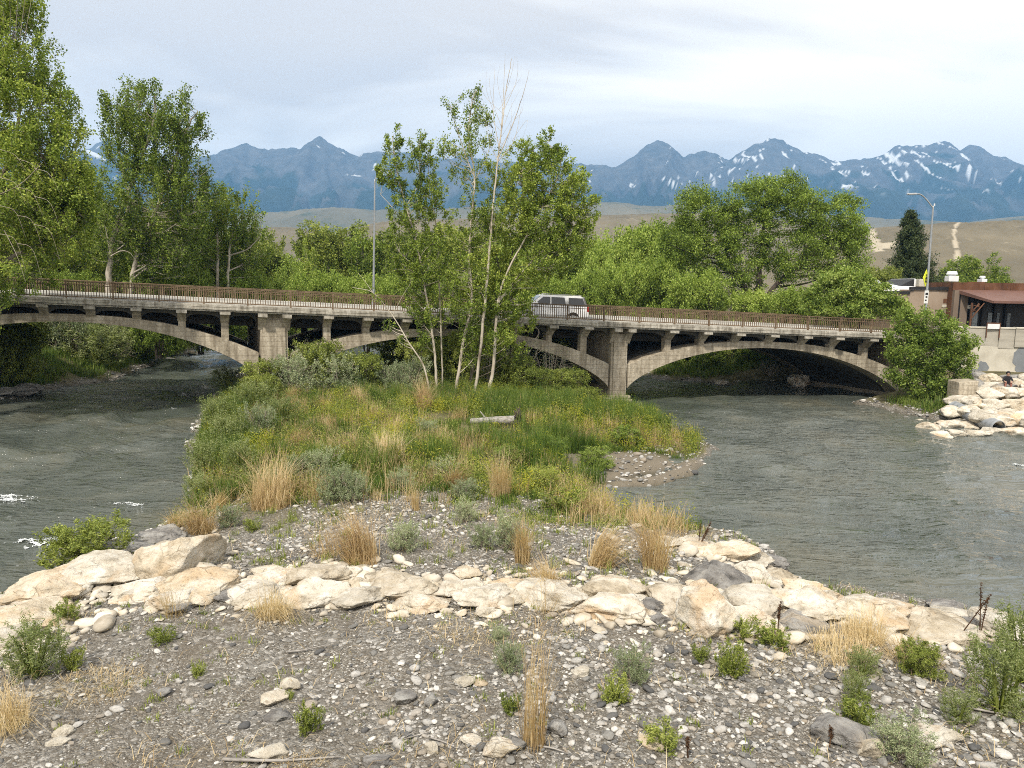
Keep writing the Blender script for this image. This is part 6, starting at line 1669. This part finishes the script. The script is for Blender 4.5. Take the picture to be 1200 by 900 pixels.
# straw in drifts
X_, Y_ = meadow_pts(4200, lambda X, Y: np.clip(.07 + .9 * smooth(.05, .4, fbm(X * .4 + 9, Y * .4, 0, 4, 307)), 0, 1))
m_ = 30; XX_ = np.repeat(X_, m_) + rng.normal(0, .16, len(X_) * m_); YY_ = np.repeat(Y_, m_) + rng.normal(0, .16, len(X_) * m_)
V, F = blades(on_ground(XX_, YY_), np.repeat(rng.uniform(.45, 1.0, len(X_)), m_) * rng.uniform(.5, 1.1, len(XX_)), .013, rng, .35, .6); collect(V, F)
flush('dry_grass', M['grass_dry'], 'dead straw coloured grass mixed through the island meadow', 'grass')
# bank cover under the bushes
Xb = rng.uniform(-60, 30, 60000); Yb = rng.uniform(36, 85, 60000)
bdb = (Yb - 47 - .2 * Xb) / .997; bsb = Xb * .9806 + (Yb - 47) * .1961 + bdb * .2125
k = ~((bdb > -2.5) & (bdb < 11) & (bsb > 10)) & ((sdist(LBANK, Xb, Yb) > .6) | ((sdist(RBANK, Xb, Yb) > .8) & (Xb < 27))) & (Xb > -Yb * .75) 
Xb, Yb = Xb[k], Yb[k]
m_ = 8; XX_ = np.repeat(Xb, m_) + rng.normal(0, .2, len(Xb) * m_); YY_ = np.repeat(Yb, m_) + rng.normal(0, .2, len(Xb) * m_)
V, F = blades(on_ground(XX_, YY_), rng.uniform(.3, .8, len(XX_)), .04, rng, .5, .7); collect(V, F)
flush('bank_grass', M['grass_green'], 'rough grass on the river banks below the bushes', 'grass')
# sparse sprouts, moss and straw litter on the gravel
def spr(n, y0, y1, dens):
    X = rng.uniform(-20, 20, n); Y = rng.uniform(y0, y1, n)
    k = (sdist(ISLAND, X, Y) > .6) & (rng.uniform(0, 1, n) < dens(X, Y)); return X[k], Y[k]
X_, Y_ = spr(4200, 8.5, 26, lambda X, Y: np.clip(.08 + .4 * smooth(0, .5, nA(X, Y)) + .9 * (Y > yrow + .6) * smooth(-.2, .4, nC(X, Y) + .05 * X) + .5 * smooth(1.0, .2, np.abs(Y - yrow + .9)), 0, 1))
m_ = 16; XX_ = np.repeat(X_, m_) + rng.normal(0, .06, len(X_) * m_); YY_ = np.repeat(Y_, m_) + rng.normal(0, .06, len(X_) * m_)
V, F = blades(on_ground(XX_, YY_), np.repeat(rng.uniform(.05, .20, len(X_)) * (1 + .9 * (Y_ > yrow + .6)), m_) * rng.uniform(.5, 1.1, len(XX_)), .014, rng, .6, .7); collect(V, F)
flush('grass_sprouts', M['leaf_mid'], 'small green sprouts scattered over the gravel', 'grass')
X_, Y_ = spr(30000, 8.5, 24, lambda X, Y: .15 + .85 * smooth(.05, .5, nB(X, Y)))
az_ = rng.uniform(0, 6.28, len(X_))
B_ = on_ground(X_, Y_) + np.array([0, 0, .035])
V, F = blades(B_, rng.uniform(.08, .40, len(X_)), .009, rng, np.full(len(X_), 1.35), .1, az_); collect(V, F)
flush('straw_litter', M['grass_dry'], 'bits of dry straw and twigs littering the gravel', 'litter')

# ------------------------------------------------------------------ single tufts
def tuft(px, py, hpx, wpx, label, seed, mat_='grass_dry', n=None, lean=.25, bend=.6, az=None, wid=.010, cat='grass tuft', group='dry grass tufts on the island', name='grass_tuft', plume=0):
    rng = np.random.default_rng(seed)
    q = hit(px, py); dist = np.linalg.norm(q - EYE)
    H = hpx * dist / FPX * 1.05; Wd = wpx * dist / FPX
    n = n or int(110 + 420 * min(1.6, Wd))
    r = Wd * .28 * np.sqrt(rng.uniform(0, 1, n)); a = rng.uniform(0, 6.28, n)
    X, Y = r * np.cos(a), r * np.sin(a)
    Z = ground_z(q[0] + X, q[1] + Y) - q[2] - .02
    Bp = np.column_stack([X, Y, Z])
    aa = a + rng.normal(0, .9, n) if az is None else az + rng.normal(0, .5, n)
    if az is None:
        a0 = rng.uniform(0, 6.28); k_ = rng.uniform(0, 1, n) < .5; aa = np.where(k_, a0 + rng.normal(0, .35, n), aa)
    ll = np.abs(rng.normal(0, lean * 1.6, n)) + 1.1 * lean * r / (Wd * .28)
    V, F = blades(Bp, H * rng.uniform(.3, 1.08, n) , wid * rng.uniform(.7, 1.3, n), rng, ll, bend, aa)
    o = link(name, mesh_np(name, V, F, M[mat_]), None, tuple(q))
    return tag(o, label, cat, group)
T = [(395, 542, 50, 100, 'wide pale straw tuft in the green meadow left of centre', .5), (455, 548, 50, 56, 'pale straw tuft right of the wide one in the meadow', .3), (348, 528, 36, 44, 'straw tuft near the left edge of the meadow', .35), (318, 596, 74, 76, 'big straw tuft at the lower left of the meadow', .4), (236, 625, 44, 44, 'straw tuft behind the big orange tan boulder', .35), (205, 618, 24, 26, 'small brownish tuft at the left water edge', .4),
     (425, 660, 72, 66, 'large leaning straw tuft on the gravel behind the rock line', .45), (388, 652, 52, 62, 'airy straw tuft left of the large leaning one', .5), (586, 582, 60, 40, 'dense rounded straw tuft alone in the green meadow', .16), (612, 660, 60, 30, 'upright narrow straw tuft behind the rock line at centre', .14), (640, 690, 44, 44, 'reddish fine tuft just behind the middle boulders', .4), (702, 664, 66, 52, 'spiky straw tuft leaning right behind the tan topped boulder', .4), (768, 668, 80, 48, 'tall straw tuft at the right end of the rock line', .22), (716, 612, 30, 44, 'hazy pale tuft beside the small cove', .5), (487, 598, 44, 16, 'thin upright straw tuft in the middle of the island', .14), (532, 572, 40, 30, 'brown bent tuft left of the dense rounded one', .4), (497, 482, 46, 26, 'straw tuft at the foot of the young cottonwood clump', .25), (420, 478, 30, 26, 'small straw tuft in front of the left bushes', .3), (380, 484, 26, 22, 'little straw tuft below the grey bushes', .3), (462, 508, 24, 20, 'small pale tuft in the upper meadow', .3), (340, 470, 22, 20, 'faint straw tuft at the upper left of the meadow', .3), (255, 600, 30, 26, 'short straw tuft on the left shore of the island', .35),
     (625, 876, 124, 44, 'tall thin dry tuft standing alone on the front gravel', .10), (318, 720, 44, 66, 'spreading dry tuft in front of the left boulders', .6), (205, 722, 54, 34, 'wispy dry tuft before the orange stained boulder', .35), (640, 718, 52, 44, 'wispy dark tuft in front of the large cream boulder', .45), (4, 852, 52, 74, 'straw tuft cut by the left frame edge', .5), (985, 768, 48, 96, 'flattened straw clump beside the right boulders', 1.0), (1012, 752, 44, 70, 'grey brown wiry tuft against the long cream boulder', .45), (1060, 770, 40, 60, 'low straw clump right of the wiry tuft', .8), (350, 896, 14, 90, 'flat straw mat at the bottom edge', 1.3), (120, 804, 26, 130, 'flattened straw mat on the gravel at left', 1.3), (540, 745, 12, 150, 'strip of trampled straw along the rock line', 1.35), (1165, 700, 20, 20, 'few pale stems on the last boulders at right', .4)]
for i, (px, py, h, w, lab, ln_) in enumerate(T):
    thin = 'thin' in lab or 'wispy' in lab or 'airy' in lab or 'hazy' in lab or 'few' in lab
    tuft(px, py, h, w, lab, 400 + i, lean=ln_, n=(90 if thin else None) if 'tall thin' not in lab else 150, az=(.2 if 'right' in lab and 'leaning' in lab else 2.6 if 'leaning' in lab else None), wid=.006 if py > 690 else .009)
# ------------------------------------------------------------------ single green plants on the gravel
rng = np.random.default_rng(6)
G = [('seed', 40, 792, 58, 54, 'tall grey green weed at the left side of the front gravel'), ('forb', 78, 727, 22, 32, 'small green weed between the left boulders and the gravel'), ('bush', 96, 668, 46, 84, 'green leafy bush at the water edge beyond the left boulders'), ('forb', 362, 858, 34, 34, 'dark green weed right of the slate stone on the front gravel'), ('sage', 474, 645, 32, 42, 'round blue green weed on the gravel behind the rock line'), ('sage', 500, 512, 20, 30, 'grey weed in the upper meadow'),
     ('forb', 720, 824, 34, 40, 'dark green weed on the gravel right of the dry tuft'), ('sage', 740, 798, 36, 44, 'leggy grey green weed just above the dark green one'), ('forb', 856, 794, 40, 42, 'spiky green weed below the tall square boulder'), ('forb', 1005, 850, 32, 44, 'green weed among the cobbles at lower right'), ('seed', 1002, 822, 34, 26, 'airy grey stem plant above the lower right weed'), ('seed', 1172, 838, 82, 60, 'very large grey green sage bush at the right frame edge'), ('seed', 1122, 846, 34, 32, 'medium sage bush left of the very large one'), ('seed', 1012, 792, 32, 30, 'small sage plant below the wiry tuft'), ('bush', 1080, 792, 30, 42, 'broad leaved green plant left of the very large sage'), ('seed', 1198, 800, 80, 50, 'tall pale sage shoot cut by the right frame edge'), ('forb', 872, 748, 26, 40, 'low green weed before the cream boulders at right'), ('forb', 905, 757, 26, 44, 'yellowish weed beside the dead dock stalk'), ('sage', 597, 788, 34, 36, 'grey weed above the dark tuft of the front gravel'), ('forb', 597, 834, 24, 28, 'green weed left of the tall thin dry tuft'), ('sage', 585, 752, 18, 26, 'small grey weed near the trampled straw'),
     ('forb', 190, 752, 18, 30, 'little green weed on the left gravel'), ('forb', 775, 876, 28, 50, 'green weed beside the broken tan rock'), ('sage', 545, 612, 26, 30, 'grey green weed at the gravel edge of the meadow'), ('sage', 565, 640, 26, 34, 'second grey weed on the gravel below the meadow'), ('sage', 595, 645, 40, 40, 'bushy grey green weed left of the narrow straw tuft'), ('sage', 395, 588, 40, 46, 'dark grey green sage in the left meadow'), ('sage', 268, 618, 24, 30, 'blue green weed near the left island shore'), ('forb', 296, 622, 16, 22, 'small blue green weed right of the shore weed'), ('sage', 470, 575, 24, 36, 'low sage left of the thin upright tuft'), ('forb', 660, 600, 30, 60, 'green grass clump at the edge of the small cove'), ('sage', 1055, 892, 40, 60, 'grey sprig at the bottom edge right of the orange rock'), ('forb', 820, 775, 20, 24, 'tiny green weed on the gravel left of the spiky weed'), ('forb', 340, 818, 10, 12, 'tiny weed near the round white stone'), ('forb', 232, 792, 16, 18, 'small weed in the middle of the fine gravel'), ('forb', 85, 785, 24, 26, 'short weed right of the tall grey green weed')]
for (kd, px, py, h, w, lab) in G:
    q = hit(px, py); dist = np.linalg.norm(q - EYE)
    put(kd, q[0], q[1], h * dist / FPX * (.88 if kd == 'forb' else 1.05), w * dist / FPX * (.85 if kd == 'forb' else 1), lab, 'weed' if kd != 'bush' else 'bush', 'green plants on the gravel bar', rng)
# willow seedlings and sage along the left edge of the island
LE = [('seed', 240, 565, 56, 40), ('seed', 266, 530, 50, 40), ('seed', 258, 505, 44, 40), ('seed', 282, 566, 56, 40), ('sage', 305, 515, 40, 40), ('seed', 300, 484, 40, 44), ('seed', 332, 502, 40, 44), ('seed', 236, 592, 40, 34), ('sage', 352, 566, 34, 40), ('sage', 378, 566, 40, 40), ('seed', 268, 462, 34, 40), ('seed', 312, 590, 40, 40), ('bushb', 640, 534, 22, 50), ('bushb', 735, 522, 22, 44), ('bushb', 700, 548, 24, 44), ('bush', 640, 574, 26, 44), ('sage', 415, 588, 36, 40), ('sage', 545, 585, 24, 36), ('bushb', 590, 545, 22, 44), ('sage', 520, 562, 24, 40)]
for i, (kd, px, py, h, w) in enumerate(sorted(LE, key=lambda q: q[1])):
    q = hit(px, py); dist = np.linalg.norm(q - EYE)
    put(kd, q[0], q[1], h * dist / FPX, w * dist / FPX, f'{ORD[i]} of {len(LE)} low {dict(sage="grey green sage", seed="slender pale willow", bush="green willow", bushb="bright green willow")[kd]} bushes across the meadow, counted from the left', 'bush', 'low bushes in the island meadow', rng)
# dead dock stalks
def dock(px, py, hpx, label, seed, k=2):
    rng = np.random.default_rng(seed); q = hit(px, py); dist = np.linalg.norm(q - EYE); H = hpx * dist / FPX
    t = empty('dock_stalk', tuple(q)); tag(t, label, 'dead plant', 'dead dock stalks by the boulders')
    for i in range(k):
        lean_ = rng.normal(0, .14, 2); h = H * rng.uniform(.7, 1.05)
        P = spline([(0, 0, 0), (lean_[0] * h * .5 + .03 * i, lean_[1] * h * .5, h * .5), (lean_[0] * h + .08 * i, lean_[1] * h, h)], 9)
        st = MB(); st.tube(P, np.linspace(.013, .006, 9), 5); so = st.build('stalk', M['dead_stalk'], t, True)
        n = 110; tt = rng.uniform(.5, 1, n) ** .9 * 8; ii = np.minimum(tt.astype(int), 7); f = (tt - ii)[:, None]
        V, F = leaf_quads(P[ii] * (1 - f) + P[ii + 1] * f + rng.normal(0, .016, (n, 3)), .035, rng, .5); link('seed_head', mesh_np('seed_head', V, F, M['dead_stalk']), so)
dock(911, 748, 46, 'dark brown dock stalk in front of the white boulder', 1, 2); dock(818, 645, 32, 'dead dock stalk on the far boulders above the water', 2, 3); dock(1120, 752, 58, 'left dead dock stalk standing against the water at right', 3, 1); dock(1148, 752, 56, 'right dead dock stalk standing against the water', 4, 2); dock(806, 892, 30, 'short dark dock stalk at the bottom edge', 5, 1); dock(972, 878, 22, 'short brown stalk beside the dark faceted rock', 6, 1)
# fallen log with its root plate on the meadow
la, lb_ = hit(552, 500), hit(604, 502)
lg = empty('fallen_log', tuple(la)); tag(lg, 'bleached fallen log with a dark root plate lying in the meadow', 'log')
v = lb_ - la; v[2] += .18
mb = MB(); P = spline([np.array([0, 0, .25]), v * .5 + [0, 0, .24], v + [0, 0, .20]], 14); mb.tube(P, np.linspace(.13, .21, 14), 9); mb.tube([v * .35 + [0, 0, .3], v * .35 + [-.3, .1, .65]], [.05, .02], 6)
mb.build('trunk', M['driftwood'], lg, True)
rng = np.random.default_rng(8); mb = MB()
dirv = unit(v)
for i in range(46):
    r = unit(np.cross(dirv, rng.normal(size=3))); L = rng.uniform(.25, .62)
    p0 = v + np.array([0, 0, .2]) + dirv * rng.uniform(-.05, .15)
    mb.tube(spline([p0, p0 + r * L * .5 + dirv * .12, p0 + r * L + dirv * rng.uniform(-.1, .3) + rng.normal(size=3) * .06], 6), np.linspace(.06, .012, 6), 5, cap=False)
mb.build('root_plate', M['bark_dark'], lg, True)
# driftwood sticks on the gravel
for i, (a_, b_, lab, r_) in enumerate([((262, 896), (400, 893), 'long grey driftwood stick at the bottom edge left of centre', .022), ((445, 875), (505, 862), 'thin driftwood stick near the bottom centre', .014), ((505, 868), (535, 882), 'short crooked driftwood stick beside the small white stone', .012), ((630, 880), (665, 888), 'dark stick at the foot of the tall dry tuft', .014), ((337, 768), (382, 760), 'dark stick lying on the fine gravel', .016), ((1130, 832), (1198, 845), 'grey branch under the large sage bush', .02), ((55, 806), (75, 780), 'pale forked twig by the left weed', .010), ((72, 800), (64, 776), 'second pale twig by the left weed', .010)]):
    p, q = hit(*a_), hit(*b_); rng = np.random.default_rng(900 + i)
    mid = (p + q) / 2 + rng.normal(size=3) * .06; 
    for z_ in (p, mid, q): z_[2] = ground_z(z_[0], z_[1]) + r_ + .03
    mb = MB(); mb.tube(spline([p - p, mid - p, q - p], 12), np.linspace(r_ * 1.2, r_ * .5, 12), 6); mb.tube([mid - p, mid - p + (q - p) * .2 + np.array([.05, .12, .03])], [r_ * .6, r_ * .2], 5)
    tag(mb.build('driftwood_stick', M['driftwood'], smooth_sh=True, loc=tuple(p)), lab, 'stick')

# ------------------------------------------------------------------ person sitting on the riprap
def person():
    q = hit(1182, 463)
    J = {'pelvis': (0, 0, .12), 'spine': (0, .02, .34), 'chest': (.0, -.02, .56), 'neck': (0, -.06, .72), 'head': (0, -.10, .84), 'headtop': (0, -.10, .96),
         'shl': (.17, -.01, .63), 'ell': (.26, -.18, .42), 'wrl': (.16, -.38, .40), 'shr': (-.17, -.01, .63), 'elr': (-.27, -.17, .42), 'wrr': (-.15, -.38, .40),
         'hipl': (.10, -.03, .12), 'knl': (.15, -.42, .36), 'anl': (.15, -.50, -.05), 'tol': (.16, -.70, -.10), 'hipr': (-.10, -.03, .12), 'knr': (-.14, -.44, .33), 'anr': (-.16, -.55, -.06), 'tor': (-.17, -.74, -.12), 'nose': (0, -.215, .85)}
    R = {'pelvis': .135, 'spine': .125, 'chest': .145, 'neck': .055, 'head': .088, 'headtop': .075, 'shl': .07, 'ell': .045, 'wrl': .032, 'shr': .07, 'elr': .045, 'wrr': .032, 'hipl': .09, 'knl': .065, 'anl': .045, 'tol': .035, 'hipr': .09, 'knr': .065, 'anr': .045, 'tor': .035, 'nose': .012}
    E = [('pelvis', 'spine'), ('spine', 'chest'), ('chest', 'neck'), ('neck', 'head'), ('head', 'headtop'), ('head', 'nose'), ('chest', 'shl'), ('shl', 'ell'), ('ell', 'wrl'), ('chest', 'shr'), ('shr', 'elr'), ('elr', 'wrr'), ('pelvis', 'hipl'), ('hipl', 'knl'), ('knl', 'anl'), ('anl', 'tol'), ('pelvis', 'hipr'), ('hipr', 'knr'), ('knr', 'anr'), ('anr', 'tor')]
    for s_, wx in (('l', 1), ('r', -1)):
        w0 = np.array(J['wr' + s_]); pal = tuple(w0 + [-.02 * wx, -.06, -.01]); J['pa' + s_] = pal; R['pa' + s_] = .034; E.append(('wr' + s_, 'pa' + s_))
        for k, (dx, L) in enumerate([(.028, .07), (.010, .085), (-.008, .08), (-.026, .062)]):
            J[f'f{s_}{k}'] = tuple(np.array(pal) + [dx, -.05, -.02]); J[f'g{s_}{k}'] = tuple(np.array(pal) + [dx * 1.1, -.05 - L * .4, -.05]); R[f'f{s_}{k}'] = .010; R[f'g{s_}{k}'] = .008
            E += [('pa' + s_, f'f{s_}{k}'), (f'f{s_}{k}', f'g{s_}{k}')]
        J['th' + s_] = tuple(np.array(pal) + [-.045 * wx, -.015, .0]); R['th' + s_] = .010; E.append(('pa' + s_, 'th' + s_))
    names = list(J); ix = {n: i for i, n in enumerate(names)}
    me = bpy.data.meshes.new('person'); me.from_pydata([J[n] for n in names], [(ix[a], ix[b]) for a, b in E], [])
    o = bpy.data.objects.new('person_skeleton', me); COL.objects.link(o)
    o.modifiers.new('skin', 'SKIN'); sub = o.modifiers.new('sub', 'SUBSURF'); sub.levels = 2; sub.render_levels = 2
    for i, n in enumerate(names): me.skin_vertices[0].data[i].radius = (R[n], R[n] * (.8 if n in ('chest', 'spine', 'pelvis') else 1)); me.skin_vertices[0].data[i].use_root = (n == 'pelvis')
    dg = bpy.context.evaluated_depsgraph_get(); dg.update()
    body = bpy.data.meshes.new_from_object(o.evaluated_get(dg)); bpy.data.objects.remove(o)
    body.name = 'body'; body.materials.clear()
    skin = surf('skin', [(0.42, 0.25, 0.18), (0.50, 0.31, 0.23)], 4, .6, bump=0); shirt = surf('black_shirt', [(0.018, 0.018, 0.022), (0.03, 0.03, 0.036)], 6, .9, bump=0); tro = surf('red_brown_trousers', [(0.20, 0.085, 0.065), (0.26, 0.12, 0.09)], 6, .9, bump=0); shoe = M['black']
    for m_ in (skin, shirt, tro, shoe): body.materials.append(m_)
    for p in body.polygons:
        c = p.center; p.use_smooth = True
        if c.z > .74: k = 0
        elif c.y < -.30 and c.z > .30 and abs(c.x) < .3 and not (c.y < -.30 and c.z < .42 and abs(c.x) < .21 and c.z < .37): k = 0 if c.z > .37 else 2
        elif c.z < .02 and c.y < -.4: k = 3 if c.z < -.03 else 2
        elif c.z > .24 and c.y > -.30: k = 1
        else: k = 2
        p.material_index = k
    t = link('person', body, None, (q[0], q[1] + .25, q[2] + .42)); t.rotation_euler = (0, 0, RAD(-25))
    tag(t, 'person in a black top and red brown trousers sitting hunched on the riprap', 'person')
    V, F = ICO2
    h = MB(); H_ = V * np.array([.105, .115, .105]); H_ = H_[:]; h.add(H_ + np.array([0, -.075, .925]), F)
    rngh = np.random.default_rng(3); P = np.array([0, -.05, .90]) + unit(rngh.normal(size=(300, 3)) + [0, .6, .3]) * [.11, .115, .11]
    hv, hf = leaf_quads(P, .07, rngh, .35, -.5); h.add(hv, hf)
    h.build('hair', surf('black_hair', [(0.012, 0.010, 0.009), (0.022, 0.018, 0.015)], 5, .6, bump=0), t, True)
person()
for k_, p_ in PR.items():
    if k_ not in used_first:
        for ch in list(p_.children): bpy.data.objects.remove(ch)
        bpy.data.objects.remove(p_)
